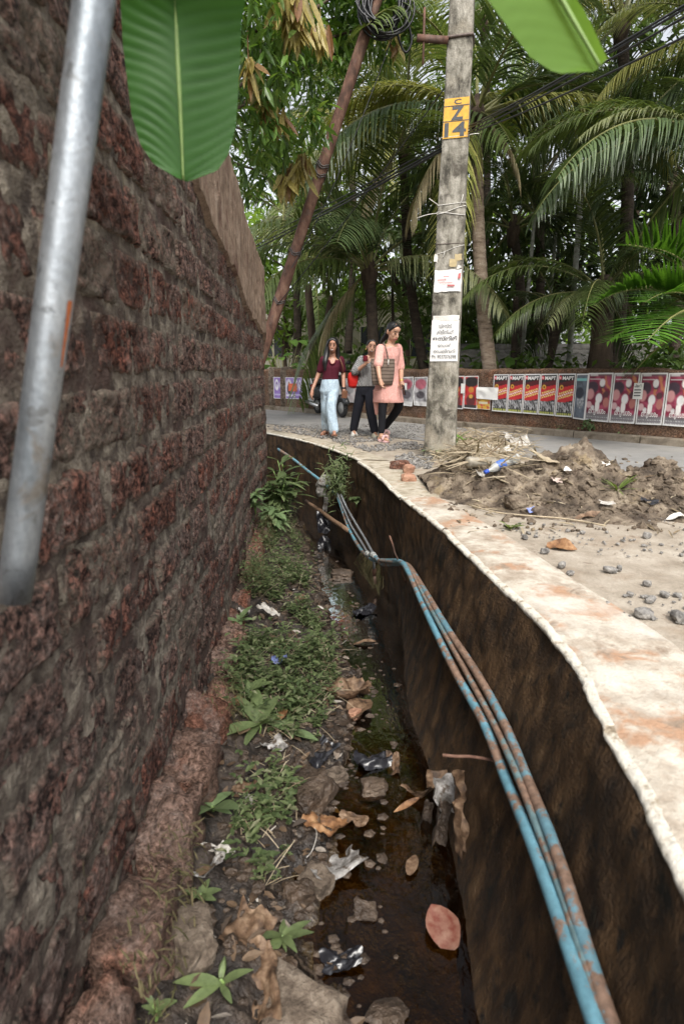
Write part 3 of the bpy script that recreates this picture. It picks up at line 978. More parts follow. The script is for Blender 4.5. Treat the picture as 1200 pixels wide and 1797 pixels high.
def pole_text(name, s, uc, zc, w, h, d, mat, root, offset=0.0):
    V, F = fit_text(s, 1, 1, offset)
    if len(V) == 0: return None
    P = []
    for x, y, _ in V:
        z = zc + y * h
        c, hw, hd = pole_frame(z)
        P.append(tuple(pole_pt(uc + x * w / hw, z, d)))
    return child(name, (np.array(P), F), mat, root, smooth=False)

def pz(py):
    return atY(790, py, PY - 0.12).z
# painted number
pn = pz(170), pz(241)
yp = face_sheet('number_patch', -0.93, 0.98, pn[1], pn[0], 0.006, MAT['sign_yellow'], cp)
zc = pz(206)
def sign_bar(py):
    face_sheet('painted_line', -0.93, 0.98, pz(py + 0.7), pz(py - 0.7), 0.009, MAT['sign_ink'], cp, 3, 2)
sign_bar(184); sign_bar(211)
pole_text('painted_letter', 'C', 0.1, pz(177), 0.075, 0.045, 0.009, MAT['sign_ink'], cp, 0.02)
pole_text('painted_letter', 'Z', 0.1, pz(197.5), 0.13, 0.125, 0.009, MAT['sign_ink'], cp, 0.04)
pole_text('painted_number', '14', 0.0, pz(226), 0.225, 0.135, 0.009, MAT['sign_ink'], cp, 0.03)

nt1 = face_sheet('paper_notice', -0.93, 0.93, pz(634), pz(562), 0.009, MAT['notice_white'], 'top', 6, 9, 0.004, 3)
tag(nt1, 'white printed laundry notice with five lines of Malayalam and phone number', 'notice')
nr = empty('lettering_group', (0, 0, 0)); bpy.data.objects.remove(nr)
def notice_line(s, py, w, h, off=0.0, d=0.0155):
    V, F = fit_text(s, 1, 1, off)
    if len(V) == 0: return
    P = []
    for x, y, _ in V:
        z = pz(py) + y * h
        c, hw, hd = pole_frame(z)
        P.append(tuple(pole_pt(x * w / hw, z, d)))
    child('printed_line', (np.array(P), F), MAT['notice_ink'], nt1, smooth=False)
notice_line('ഡ്രസ്സ്', 572, 0.15, 0.050)
notice_line('ക്ലീനിംഗ്', 582.5, 0.19, 0.050)
notice_line('ഇസ്തിരി', 594.5, 0.275, 0.062, 0.02)
notice_line('േഡാർ', 606, 0.15, 0.038)
notice_line('െഡലിവറി', 616, 0.245, 0.044)
notice_line('Ph: 9037076398', 626, 0.275, 0.040)
nt2 = face_sheet('paper_notice', -0.93, 0.95, pz(512), pz(474), 0.010, MAT['notice_white'], 'top', 8, 8, 0.015, 8, 0.012)
tag(nt2, 'torn white paper with faint red print stuck above the laundry notice', 'notice')
simple('red_print', (0.45, 0.12, 0.12), 0.7)
child('red_print_mark', (lambda a: (np.array(a), [(0, 1, 2, 3)]))([tuple(pole_pt(0.70, pz(490), 0.028)), tuple(pole_pt(0.90, pz(490), 0.028)), tuple(pole_pt(0.90, pz(480), 0.028)), tuple(pole_pt(0.74, pz(481), 0.028))]), MAT['red_print'], nt2)
for (u0, u1, a, b_) in ((-0.72, -0.1, 492, 490.5), (-0.55, 0.35, 497, 496), (0.0, 0.5, 503, 500), (-0.3, 0.1, 486, 484.8)):
    child('printed_line', (lambda q: (np.array(q), [(0, 1, 2, 3)]))([tuple(pole_pt(u0, pz(a), 0.027)), tuple(pole_pt(u1, pz(a), 0.027)), tuple(pole_pt(u1, pz(b_), 0.027)), tuple(pole_pt(u0, pz(b_), 0.027))]), MAT['red_print'], nt2)
for (u0, u1, a, b_, mt, sd) in ((0.1, 0.62, 468, 455, 'torn_paper', 1), (0.45, 0.95, 458, 446, 'torn_paper', 2), (0.6, 0.95, 471, 466, 'paper_dirty', 3), (-1.0, -0.8, 458, 446, 'paper_dirty', 4), (-0.9, 0.9, 563, 553, 'paper_dirty', 5)):
    face_sheet('paper_scrap', u0, u1, pz(a), pz(b_), 0.006, MAT[mt], cp, 5, 5, 0.01, sd, 0.02)

def pole_ring(py, r=0.004, mat='white_twine', tilt=0.0, name='twine', d=0.004):
    pts = []
    z0 = pz(py)
    for k in range(25):
        a = 2 * math.pi * k / 24
        c, hw, hd = pole_frame(z0)
        ca, sa = math.cos(a), math.sin(a)
        m_ = max(abs(ca), abs(sa))
        z = z0 + tilt * ca
        c, hw, hd = pole_frame(z)
        ex = Vector((math.cos(PROT), math.sin(PROT), 0)); ey = Vector((-math.sin(PROT), math.cos(PROT), 0))
        pts.append(c + ex * (ca / m_ * (hw + d)) + ey * (sa / m_ * (hd + d)))
    child(name, tube(pts, r, 5, False), MAT[mat], cp)
pole_ring(357, tilt=0.01); pole_ring(374, tilt=-0.03); pole_ring(368, tilt=0.05)
pole_ring(427, 0.003, 'steel_band'); pole_ring(438, 0.003, tilt=0.06)
pole_ring(238, 0.004); pole_ring(60, 0.014, 'steel_band', 0, 'clamp_band', 0.006)
# loose ends of twine
for (py, du, dz, s_) in ((357, -0.10, 0.06, -1), (372, -0.22, -0.05, -1), (360, 0.03, 0.10, 0.6), (440, -0.02, -0.07, -0.3), (238, 0.11, 0.01, 1)):
    a = pole_pt(s_, pz(py), 0.004)
    child('twine_end', tube(spline([a, a + Vector((du * 0.5, -0.02, dz * 0.4)), a + Vector((du, -0.01, dz))], 4), 0.004, 5), MAT['white_twine'], cp)
# steel cross bracket near the top
a, b_ = pole_pt(-1.0, pz(64), 0.02), pole_pt(-1.0, pz(70), 0.02) + Vector((-0.30, 0, 0.02))
child('bracket_arm', box(((a + b_) / 2), (0.32, 0.045, 0.055), (0, 0.06, 0)), MAT['rust'], cp)
child('bracket_rod', tube([b_ + Vector((0.06, 0, -0.22)), b_ + Vector((0.06, 0, 0.28))], 0.012, 6), MAT['rust'], cp)

# leaning rusty steel post beyond the end of the laterite wall
LY = 9.25
l0, l1 = atY(470, 590, LY), atY(660, 0, LY)
ld = (l1 - l0) / (l1.z - l0.z)
base = l0 + ld * (-0.35 - l0.z)
lp = empty('leaning_post', tuple(base), 'leaning rusty steel post bound with wire beyond the wall end', 'post')
top = l1 + ld * 0.9
child('shaft', tube([base.lerp(top, k / 30) for k in range(31)], [0.090 if k < 12 else 0.082 for k in range(31)], 14), MAT['rust'], lp)
simple('tie_wire', (0.09, 0.08, 0.075), 0.5, 0.3)
for py in (276, 292, 432, 524):
    f_ = (590 - py) / 590.0
    c = l0.lerp(l1, f_)
    t_ = ld.normalized(); u_ = t_.cross(Vector((0, 1, 0))).normalized(); w_ = t_.cross(u_)
    for q in range(2):
        ring = [c + t_ * (q * 0.03 + 0.03 * math.sin(k * 1.3)) + (u_ * math.cos(k / 14 * 2 * math.pi) + w_ * math.sin(k / 14 * 2 * math.pi)) * 0.095 for k in range(15)]
        child('wire_tie', tube(ring, 0.008, 5, False), MAT['tie_wire'], lp)

simple('black_cable', (0.012, 0.012, 0.014), 0.45)
cc = empty('cable_coil', tuple(atY(676, 40, LY - 0.1)), 'thick hank of coiled black cable hanging at the top of leaning post', 'cable')
rc = random.Random(5)
for k in range(16):
    c = atY(676 + rc.uniform(-8, 8), 8 + rc.uniform(-12, 10), LY - 0.10 + rc.uniform(-0.10, 0.08))
    rx, rz = rc.uniform(0.20, 0.34), rc.uniform(0.26, 0.40)
    ph = rc.uniform(-0.3, 0.3)
    pts = [c + Vector((math.cos(a) * rx, math.sin(a * 1 + ph) * 0.06, math.sin(a) * rz)) for a in [2 * math.pi * q / 26 for q in range(27)]]
    child('cable_loop', tube(pts, 0.014, 6, False), MAT['black_cable'], cc)
pts = [atY(698, -10, LY), atY(712, 30, LY), atY(722, 70, LY), atY(712, 92, LY), atY(700, 70, LY), atY(690, 20, LY)]
child('cable_loop', tube(spline(pts, 5), 0.016, 6), MAT['black_cable'], cc)

# overhead cables, pole to pole
def cable(name_label, a, b_, sag, r=0.011, grp='overhead cables'):
    pts = [a.lerp(b_, k / 24) - Vector((0, 0, sag * 4 * (k / 24) * (1 - k / 24))) for k in range(25)]
    o = mk('overhead_cable', *tube(pts, r, 6, False), MAT['black_cable'])
    recentre(o, False)
    return tag(o, name_label, 'cable', grp)
pr = lambda py, u=1.0: pole_pt(u, pz(py), 0.0)
for (py, tx, ty, yy_) in ((222, 1300, -52, 3.0), (226, 1300, -45, 3.0), (232, 1300, -28, 3.1), (236, 1300, 14, 3.2)):
    cable('black overhead cable rising from the pole number towards the banana leaf', pr(py), atY(tx, ty, yy_), 0.03, 0.0065)
for (py, tx, ty, yy_, r_) in ((250, 380, 452, 17, 0.008), (257, 380, 462, 17, 0.010), (262, 380, 468, 17, 0.012)):
    cable('dark overhead cable running from the pole to the trees beyond the leaning post', pr(py, -1.0), atY(tx, ty, yy_), 0.05, r_)
c0 = cable('thin slack wire slanting down across the palm fronds to leaning post', pr(150, -1.0), atY(478, 545, LY), 0.05, 0.006)
c0 = cable('thin dark wire dropping from cable coil to the bound leaning post', atY(690, 60, LY - 0.1), atY(512, 470, LY - 0.12), 0.18, 0.007)

# ================================================================== PALMS
def frond_mesh(name, L, a0, curve, nl, leafL, droop, seed, width=0.045, tip=1.0, stiff=0.0):
    rnd = random.Random(seed)
    n = 22
    pts = [Vector((0, 0, 0))]
    yaw = 0.0
    for i in range(n):
        s = (i + 0.5) / n
        a = a0 - curve * s ** 1.25
        yaw += rnd.uniform(-0.015, 0.015)
        pts.append(pts[-1] + Vector((math.cos(a) * math.cos(yaw), math.sin(yaw), math.sin(a))) * (L / n))
    V, F = tube(pts, [0.035 * (1 - 0.9 * i / n) for i in range(n + 1)], 5)
    V = [V]; F = list(F); idx = [0] * len(F); nvt = len(V[0])
    for k in range(nl):
        s = 0.10 + 0.90 * (k + rnd.random() * 0.6) / nl
        if rnd.random() < 0.04: continue
        fi = min(s * n, n - 0.001); i = int(fi)
        p = pts[i].lerp(pts[i + 1], fi - i)
        t = (pts[i + 1] - pts[i]).normalized()
        ll = leafL * (0.45 + 0.75 * math.sin(math.pi * min(1, 0.18 + s * 0.72))) * rnd.uniform(0.85, 1.1)
        if s > 0.93: ll *= 0.7
        up = Vector((0, 1, 0)).cross(t) * -1
        for sd in (-1, 1):
            ph = R(lerp(50, 24, s)) * -1 + R(rnd.uniform(-6, 6))
            side = Vector((0, sd, 0))
            d = (side * math.cos(ph) + t * -math.sin(ph)).normalized()
            d = (d + up * 0.25 * (1 - droop)).normalized()
            seg = 4
            c = p.copy()
            ws_ = [width * 0.45, width, width * 0.85, width * 0.5, 0.003]
            P = []
            dr = droop * rnd.uniform(0.75, 1.25)
            for q in range(seg + 1):
                wdir = d.cross(Vector((0, 0, 1)))
                wdir = wdir.normalized() if wdir.length > 0.15 else t
                wdir = (wdir * 0.5 + t * 0.5 * (1 if wdir.dot(t) >= 0 else -1)).normalized()
                P += [c - wdir * ws_[q] * 0.5, c + wdir * ws_[q] * 0.5]
                d = (d + Vector((0, 0, -1)) * dr * (0.30 + 0.22 * q)).normalized()
                c = c + d * (ll / seg)
            V.append(np.array([tuple(v) for v in P]))
            for q in range(seg):
                a = nvt + q * 2
                F.append((a, a + 1, a + 3, a + 2)); idx.append(1)
            nvt += len(P)
    return np.concatenate(V), F, idx

FR = {}
def frond_variants(key, leaf, specs):
    FR[key] = []
    for j, sp in enumerate(specs):
        V, F, idx = frond_mesh('frond', *sp, seed=j * 7 + len(FR) * 31)
        me = bpy.data.meshes.new('frond')
        me.from_pydata(V.tolist(), [], F)
        me.materials.append(MAT['frond_rib']); me.materials.append(MAT[leaf])
        me.polygons.foreach_set('material_index', np.array(idx, np.int32))
        me.update()
        FR[key].append(me)
simple('frond_rib', (0.17, 0.17, 0.06), 0.5, 0.3, 8)
#        L   a0      curve    nl leafL droop
UP, MID, LOW, HANG = 0, 1, 2, 3
base_specs = [(3.6, R(72), R(75), 62, 0.80, 0.22), (4.0, R(42), R(85), 66, 0.85, 0.45), (4.0, R(12), R(72), 66, 0.9, 0.75), (3.4, R(-38), R(45), 58, 0.85, 0.8)]
for key, leaf in (('green', 'palm_leaf'), ('dark', 'palm_leaf_dark'), ('pale', 'palm_leaf_pale'), ('yellow', 'palm_leaf_yellow'), ('dry', 'palm_leaf_dry')):
    frond_variants(key, leaf, base_specs)
frond_variants('bright', 'palm_leaf_bright', [(1.5, R(70), R(65), 34, 0.62, 0.02, ), (1.7, R(38), R(70), 36, 0.66, 0.05), (1.6, R(12), R(55), 36, 0.62, 0.1), (1.4, R(-25), R(40), 30, 0.5, 0.2)])

def add_frond(root, key, var, az, sc=1.0, tilt=0.0, dz=0.0, rnd=random):
    o = bpy.data.objects.new('frond', FR[key][var])
    COL.objects.link(o)
    o.parent = root
    o.rotation_euler = (rnd.uniform(-0.1, 0.1), tilt, az)
    o.scale = (sc, sc, sc)
    o.location = (math.cos(az) * 0.06, math.sin(az) * 0.06, dz)
    return o

def palm(label, base, crown, r0, r1, trunk='palm_trunk', keys=('green',), n=14, sc=1.0, extra=(), bendx=0.15, seed=1, group='coconut palms behind the roadside wall', skip=None, name='coconut_palm', rings=True):
    rnd = random.Random(seed)
    base, crown = Vector(base), Vector(crown)
    root = empty(name, tuple(crown), label, 'palm tree', group)
    pts = []
    m = 46
    for k in range(m + 1):
        s = k / m
        p = base.lerp(crown, s)
        p.x += bendx * math.sin(math.pi * s)
        pts.append(p)
    if trunk == 'palm_trunk_dark': r0, r1 = r0 * 0.8, r1 * 0.8
    rad = [lerp(r0, r1, (k / m)) * (1.0 + (0.06 if (k % 2 and rings) else 0)) * (1.25 if k == 0 else 1) for k in range(m + 1)]
    child('trunk', tube(pts, rad, 10), MAT[trunk], root)
    # leaf sheaths at the crown base
    child('crown_shaft', tube([crown + Vector((0, 0, -0.35)), crown + Vector((0, 0, 0.0)), crown + Vector((0, 0, 0.35))], [r1 * 1.1, r1 * 1.7, r1 * 0.5], 9), MAT['bark'], root)
    for k in range(n):
        az = k * 2.39996 + rnd.uniform(-0.2, 0.2) + seed
        if skip and skip(az % (2 * math.pi)): continue
        lev = k / n
        var = UP if lev < 0.25 else MID if lev < 0.6 else LOW if lev < 0.85 else HANG
        key = keys[rnd.randrange(len(keys))]
        add_frond(root, key, var, az, sc * rnd.uniform(0.85, 1.1), rnd.uniform(-0.12, 0.12), 0.15 * (1 - lev), rnd)
    for (key, var, az, s_) in extra:
        add_frond(root, key, var, R(az), s_ * sc, 0, 0.0, rnd)
    return root

# palm right behind the concrete pole
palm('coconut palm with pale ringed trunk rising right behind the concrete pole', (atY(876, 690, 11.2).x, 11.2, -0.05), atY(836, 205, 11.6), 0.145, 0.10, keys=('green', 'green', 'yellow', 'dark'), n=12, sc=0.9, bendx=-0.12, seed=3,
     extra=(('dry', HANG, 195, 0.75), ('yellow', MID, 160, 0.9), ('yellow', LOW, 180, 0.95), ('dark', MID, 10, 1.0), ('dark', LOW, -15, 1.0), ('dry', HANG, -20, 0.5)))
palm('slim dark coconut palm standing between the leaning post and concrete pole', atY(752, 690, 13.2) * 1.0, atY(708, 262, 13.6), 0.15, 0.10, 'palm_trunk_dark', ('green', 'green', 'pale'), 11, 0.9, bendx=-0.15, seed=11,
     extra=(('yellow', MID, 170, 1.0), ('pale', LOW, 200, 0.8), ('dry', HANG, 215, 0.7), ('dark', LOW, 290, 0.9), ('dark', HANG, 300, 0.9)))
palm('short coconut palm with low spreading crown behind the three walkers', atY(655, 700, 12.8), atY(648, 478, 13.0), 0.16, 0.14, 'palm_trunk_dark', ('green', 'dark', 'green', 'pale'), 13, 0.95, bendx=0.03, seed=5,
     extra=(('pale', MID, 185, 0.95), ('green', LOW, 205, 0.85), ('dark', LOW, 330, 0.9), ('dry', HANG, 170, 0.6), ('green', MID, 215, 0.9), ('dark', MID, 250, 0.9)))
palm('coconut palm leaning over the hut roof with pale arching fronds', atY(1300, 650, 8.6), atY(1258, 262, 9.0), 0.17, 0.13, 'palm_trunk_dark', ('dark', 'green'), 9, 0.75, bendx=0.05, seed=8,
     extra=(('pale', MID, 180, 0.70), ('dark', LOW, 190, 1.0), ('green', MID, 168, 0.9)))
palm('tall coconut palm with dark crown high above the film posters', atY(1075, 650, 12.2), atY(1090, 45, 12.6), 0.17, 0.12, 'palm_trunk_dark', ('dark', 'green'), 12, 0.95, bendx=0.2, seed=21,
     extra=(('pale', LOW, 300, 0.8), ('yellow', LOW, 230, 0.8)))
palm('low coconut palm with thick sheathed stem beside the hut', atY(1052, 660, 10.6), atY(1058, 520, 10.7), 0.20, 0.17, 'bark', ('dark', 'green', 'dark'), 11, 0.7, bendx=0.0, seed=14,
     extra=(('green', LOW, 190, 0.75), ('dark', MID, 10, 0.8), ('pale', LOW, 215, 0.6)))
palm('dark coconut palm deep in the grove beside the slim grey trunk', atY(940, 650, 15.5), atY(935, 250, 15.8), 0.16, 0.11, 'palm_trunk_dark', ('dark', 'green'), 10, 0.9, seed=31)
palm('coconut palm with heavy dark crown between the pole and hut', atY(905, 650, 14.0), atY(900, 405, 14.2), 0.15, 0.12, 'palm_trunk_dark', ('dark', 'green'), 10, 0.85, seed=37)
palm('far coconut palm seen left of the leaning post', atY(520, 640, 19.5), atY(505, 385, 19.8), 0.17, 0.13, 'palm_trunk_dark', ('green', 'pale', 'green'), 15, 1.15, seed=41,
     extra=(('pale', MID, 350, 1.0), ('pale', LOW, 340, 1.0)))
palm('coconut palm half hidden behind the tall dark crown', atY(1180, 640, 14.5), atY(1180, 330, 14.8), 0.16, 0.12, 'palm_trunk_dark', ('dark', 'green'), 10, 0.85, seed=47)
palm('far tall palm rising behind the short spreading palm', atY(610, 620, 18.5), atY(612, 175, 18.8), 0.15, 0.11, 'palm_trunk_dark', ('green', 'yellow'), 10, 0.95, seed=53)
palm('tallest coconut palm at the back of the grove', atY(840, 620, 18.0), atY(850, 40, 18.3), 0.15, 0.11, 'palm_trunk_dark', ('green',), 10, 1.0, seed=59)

palm('coconut palm at the right end of grove with grey hanging frond', atY(1360, 640, 9.8), atY(1290, 75, 10.0), 0.16, 0.12, 'palm_trunk_dark', ('dark', 'green'), 11, 0.9, seed=67,
     extra=(('pale', MID, 182, 0.62), ('yellow', LOW, 176, 0.6)))

# young bright palm at the right behind the film posters
yb = atY(1262, 640, 7.9)
yp_ = palm('young bright green palm fanning out above the film posters', (yb.x, yb.y, 0.0), atY(1255, 560, 7.9), 0.10, 0.08, 'bark', ('bright',), 8, 1.0, bendx=0, seed=61, extra=(('bright', UP, 170, 1.05), ('bright', MID, 180, 1.0), ('bright', UP, 185, 0.9), ('bright', LOW, 185, 0.9), ('bright', MID, 200, 0.8)), name='young_palm', group='')
if 'group' in yp_: del yp_['group']

# slim areca trunks and other stems in the grove
def stem(label, px0, py0, px1, py1, Y, r, mat, name='areca_palm', crown=True, seed=1):
    a, b_ = atY(px0, py0, Y), atY(px1, py1, Y)
    d_ = (b_ - a) / (b_.z - a.z)
    base = a + d_ * (-0.05 - a.z)
    root = empty(name, tuple(base), label, 'palm tree' if crown else 'tree', 'slim stems in the dark grove')
    child('trunk', tube([base.lerp(b_, k / 20) for k in range(21)], [r * (1.04 if k % 2 else 1.0) * lerp(1.05, 0.8, k / 20) for k in range(21)], 8), MAT[mat], root)
    if crown:
        rnd = random.Random(seed)
        for k in range(7):
            f_ = add_frond(root, 'dark', (UP, MID, MID, LOW)[k % 4], k * 2.4, 0.42, 0, 0, rnd)
            f_.location = b_ - base
    return root
stem('slim pale grey areca palm trunk standing before the dark grove', 1003, 560, 1019, 335, 12.0, 0.062, 'areca_trunk', seed=1)
stem('thin mottled areca trunk left of the pale grey one', 925, 520, 938, 375, 13.2, 0.045, 'areca_trunk', seed=2)
stem('short thin areca palm between the two mottled trunks', 960, 580, 975, 405, 14.5, 0.045, 'areca_trunk', seed=3)
stem('dark areca palm in front of the hut wall', 962, 650, 972, 540, 11.6, 0.055, 'palm_trunk_dark', seed=4)
stem('dark crooked bare trunk leaning beside the hut', 960, 650, 985, 545, 11.3, 0.085, 'palm_trunk_dark', 'tree_stem', False)
stem('stout brown bare trunk before the end of hut roof', 1035, 650, 1050, 560, 11.0, 0.09, 'bark', 'tree_stem', False)
stem('dark bare trunk between pole and palm trunk', 900, 650, 905, 520, 12.5, 0.07, 'palm_trunk_dark', 'tree_stem', False)
stem('dark trunk forking up behind the woman in maroon', 552, 640, 540, 500, 15.0, 0.11, 'bark', 'tree_stem', False)
stem('second dark trunk close beside the forked one', 565, 640, 580, 520, 15.2, 0.09, 'bark', 'tree_stem', False)
stem('thin dark sapling trunk behind the bright broad leaves', 690, 640, 688, 470, 14.6, 0.04, 'palm_trunk_dark', 'tree_stem', False)

# ================================================================== TREES
def leaf_cloud(centres, radii, count, L, W, seed, droop=0.3, flat=0.7, n=2, cl=0.16):
    """leaves in twig clumps spread through lumpy volumes"""
    rnd = random.Random(seed)
    parts = []
    tot = sum(r[0] * r[1] * r[2] for r in radii)
    for c, r in zip(centres, radii):
        m = max(4, int(count * (r[0] * r[1] * r[2]) / tot))
        k = 0
        while k < m:
            while True:
                q = Vector((rnd.uniform(-1, 1), rnd.uniform(-1, 1), rnd.uniform(-1, 1)))
                if 0.05 < q.length < 1: break
            q = q.normalized() * q.length ** 0.5
            tw = Vector((c[0] + q.x * r[0], c[1] + q.y * r[1], c[2] + q.z * r[2]))
            nl = rnd.randint(7, 12)
            for j in range(nl):
                d_ = Vector((rnd.gauss(0, 1), rnd.gauss(0, 1), rnd.gauss(0, 0.6) - droop)).normalized()
                b_ = tw + Vector((rnd.gauss(0, cl), rnd.gauss(0, cl), rnd.gauss(0, cl * 0.8)))
                l_ = L * rnd.uniform(0.6, 1.15)
                parts.append(leafblade(b_, d_, Vector((rnd.gauss(0, 0.5), rnd.gauss(0, 0.5), 1)), l_, W * l_ / L, 0.25, 0.2, n))
            k += nl
    return join(parts)

def tree(label, base, h, crown_c, crown_r, leaf, count, L, W, seed, trunk_r=0.14, group='trees behind the roadside wall', droop=0.3, name='broadleaf_tree'):
    rnd = random.Random(seed)
    root = empty(name, tuple(base), label, 'tree', group)
    base = Vector(base)
    top = Vector(crown_c[0])
    tp = spline([base + Vector((0, 0, -0.1)), base.lerp(top, 0.4) + Vector((rnd.uniform(-.3, .3), 0, 0)), top], 8)
    child('trunk', tube(tp, [lerp(trunk_r, trunk_r * 0.3, k / (len(tp) - 1)) for k in range(len(tp))], 9), MAT['bark'], root)
    for c in crown_c[1:]:
        st = base.lerp(top, rnd.uniform(0.45, 0.75)); c = Vector(c)
        lp_ = spline([st, st.lerp(c, 0.5) + Vector((0, 0, 0.25)), c], 5)
        child('limb', tube(lp_, [lerp(trunk_r * 0.45, 0.02, k / (len(lp_) - 1)) for k in range(len(lp_))], 6), MAT['bark'], root)
    child('crown', leaf_cloud(crown_c, crown_r, count, L, W, seed, droop), MAT[leaf], root, smooth=False)
    return root

def lobes(px, py, Y, R_, n, seed, spread=1.0):
    rnd = random.Random(seed)
    c0 = atY(px, py, Y)
    C, RR = [tuple(c0)], [(R_, R_ * 0.8, R_ * 0.75)]
    for k in range(n):
        a = k * 2.4 + seed
        C.append((c0.x + math.cos(a) * R_ * spread, c0.y + math.sin(a) * R_ * 0.5, c0.z + rnd.uniform(-0.6, 0.7) * R_))
        s_ = rnd.uniform(0.45, 0.75) * R_
        RR.append((s_, s_, s_ * 0.8))
    return C, RR

# mango tree overhanging the wall
MY = 8.6
mc = [atY(a, b_, y_) for a, b_, y_ in ((470, 40, 8.2), (560, 110, 10.2), (500, 200, 8.4), (440, 120, 7.6), (590, 30, 10.4), (660, 40, 10.4), (460, 300, 9.2), (515, 250, 10.0), (620, 80, 10.8), (430, 230, 8.0), (520, 60, 9.9), (420, 20, 7.4), (460, -70, 8.0), (560, -80, 10.2), (660, -60, 9.8))]
mr = [(0.62, 0.5, 0.5), (0.5, 0.5, 0.5), (0.5, 0.45, 0.5), (0.45, 0.4, 0.45), (0.6, 0.5, 0.5), (0.6, 0.5, 0.5), (0.42, 0.4, 0.4), (0.42, 0.4, 0.4), (0.5, 0.4, 0.4), (0.4, 0.4, 0.45), (0.6, 0.5, 0.5), (0.5, 0.4, 0.5), (0.8, 0.6, 0.5), (0.8, 0.6, 0.5), (0.8, 0.6, 0.5)]
mb = Vector((-3.4, 9.6, -0.05))
mt = empty('mango_tree', tuple(mb), 'mango tree with drooping yellow-brown young leaves overhanging the laterite wall', 'tree')
tp = spline([mb, Vector((-3.3, 9.4, 1.8)), Vector((-2.9, 9.2, 3.4)), Vector((-2.2, 9.0, 5.0))], 8)
child('trunk', tube(tp, [lerp(0.24, 0.13, k / (len(tp) - 1)) for k in range(len(tp))], 10), MAT['bark'], mt)
for c in mc:
    st = Vector((-2.9, 9.2, 3.4)).lerp(Vector((-2.2, 9.0, 5.0)), random.random())
    lp_ = spline([st, st.lerp(c, 0.5) + Vector((0, 0, 0.3)), c], 6)
    child('limb', tube(lp_, [lerp(0.06, 0.012, k / (len(lp_) - 1)) for k in range(len(lp_))], 6), MAT['bark'], mt)
child('crown', leaf_cloud([tuple(c) for c in mc], mr, 5200, 0.21, 0.058, 9, 0.75, n=3, cl=0.10), MAT['mango_leaf'], mt, smooth=False)
rm = random.Random(12)
for (a, b_, y_, cnt, s_) in ((512, 15, 7.6, 26, 1.35), (520, 60, 7.65, 14, 1.1), (562, 75, 7.9, 14, 1.05), (436, 135, 7.2, 12, 1.0), (470, 205, 8.0, 14, 1.0), (492, 225, 8.1, 14, 1.0), (516, 318, 8.6, 18, 1.15), (530, 300, 8.7, 14, 1.1), (500, 335, 8.6, 12, 1.0), (695, 90, 9.9, 8, 0.9), (455, 180, 7.8, 10, 0.9)):
    c = atY(a, b_ - 22, y_); cnt = int(cnt * 1.5); s_ *= 1.22
    parts = []
    for k in range(cnt):
        d_ = Vector((rm.gauss(0, 0.32), rm.gauss(0, 0.32), -1)).normalized()
        parts.append(leafblade(c + Vector((rm.gauss(0, 0.05), rm.gauss(0, 0.05), rm.uniform(-0.05, 0.08))), d_, Vector((rm.gauss(0, 1), -1 + rm.gauss(0, 0.6), 0.2)), 0.27 * s_ * rm.uniform(0.7, 1.1), 0.06 * s_, -0.08, 0.35, 4))
    parts.append(tube([c + Vector((0, 0.02, 0.32)), c + Vector((0, 0, -0.02))], 0.006, 5))
    child('young_leaf_cluster', join(parts), MAT['mango_young'], mt, smooth=False)

# trees closing the view behind the grove
TS = [
 ('dense dark tree filling the gap behind the concrete pole', 790, 420, 19, 2.4, 'tree_leaf', 2200, 5),
 ('dark tree behind the three walkers with leaning trunk', 700, 380, 20, 2.2, 'tree_leaf_light', 1300, 6),
 ('light green tree glowing in the gap left of short palm', 575, 470, 23, 2.6, 'tree_leaf_light', 1500, 7),
 ('dark round tree over the hut roof', 980, 430, 18, 2.6, 'tree_leaf_dark', 2600, 8),
 ('dark spreading tree behind the young bright palm', 1130, 470, 17, 2.4, 'tree_leaf_dark', 2600, 9),
 ('high dark tree closing the top of grove', 960, 130, 21, 3.4, 'tree_leaf', 1500, 10),
 ('high dark tree over the tall palm crown', 1140, 120, 19, 3.2, 'tree_leaf', 1700, 11),
 ('green tree high behind the leaning post', 560, 240, 25, 3.0, 'tree_leaf', 1500, 12),
 ('green tree behind the number on the pole', 770, 180, 24, 3.0, 'tree_leaf', 1900, 13),
 ('bushy light tree low behind the leaning post', 500, 540, 21, 1.9, 'tree_leaf_light', 1400, 14),
 ('dark evergreen at the right end of the grove', 1260, 300, 16, 2.6, 'tree_leaf_dark', 2200, 15),
 ('small dark tree behind the palm trunk', 860, 540, 16.5, 1.6, 'tree_leaf', 2400, 16),
]
for (lab, px, py, Y, R_, lf, cnt, sd) in TS:
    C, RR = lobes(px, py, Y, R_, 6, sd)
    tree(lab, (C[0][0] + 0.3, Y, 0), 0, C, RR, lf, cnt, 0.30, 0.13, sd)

# shrubs and bright broad-leaved plants just behind the wall
def broad_plant(label, px, Y, n, h, L, seed, leaf='broad_leaf', group='broad-leaved plants behind the roadside wall'):
    rnd = random.Random(seed)
    p0 = atY(px, 690, Y); p0.z = -0.03
    root = empty('broad_leaf_plant', tuple(p0), label, 'plant', group)
    st, lv = [], []
    for k in range(n):
        a = rnd.uniform(0, 6.28)
        hh = h * rnd.uniform(0.45, 1.0)
        tip = p0 + Vector((math.cos(a) * hh * 0.35, math.sin(a) * hh * 0.25, hh))
        st.append(tube(spline([p0, p0.lerp(tip, 0.6) + Vector((0, 0, 0.12)), tip], 4), 0.014, 5))
        d_ = Vector((math.cos(a), math.sin(a) - 0.4, rnd.uniform(-0.5, 0.5)))
        lv.append(leafblade(tip, d_, (0, -0.4, 1), L * rnd.uniform(0.6, 1.1), L * 0.42, 0.35, 0.15, 6))
    child('stem', join(st), MAT['banana_stem'], root)
    child('foliage', join(lv), MAT[leaf], root, smooth=False)
    return root
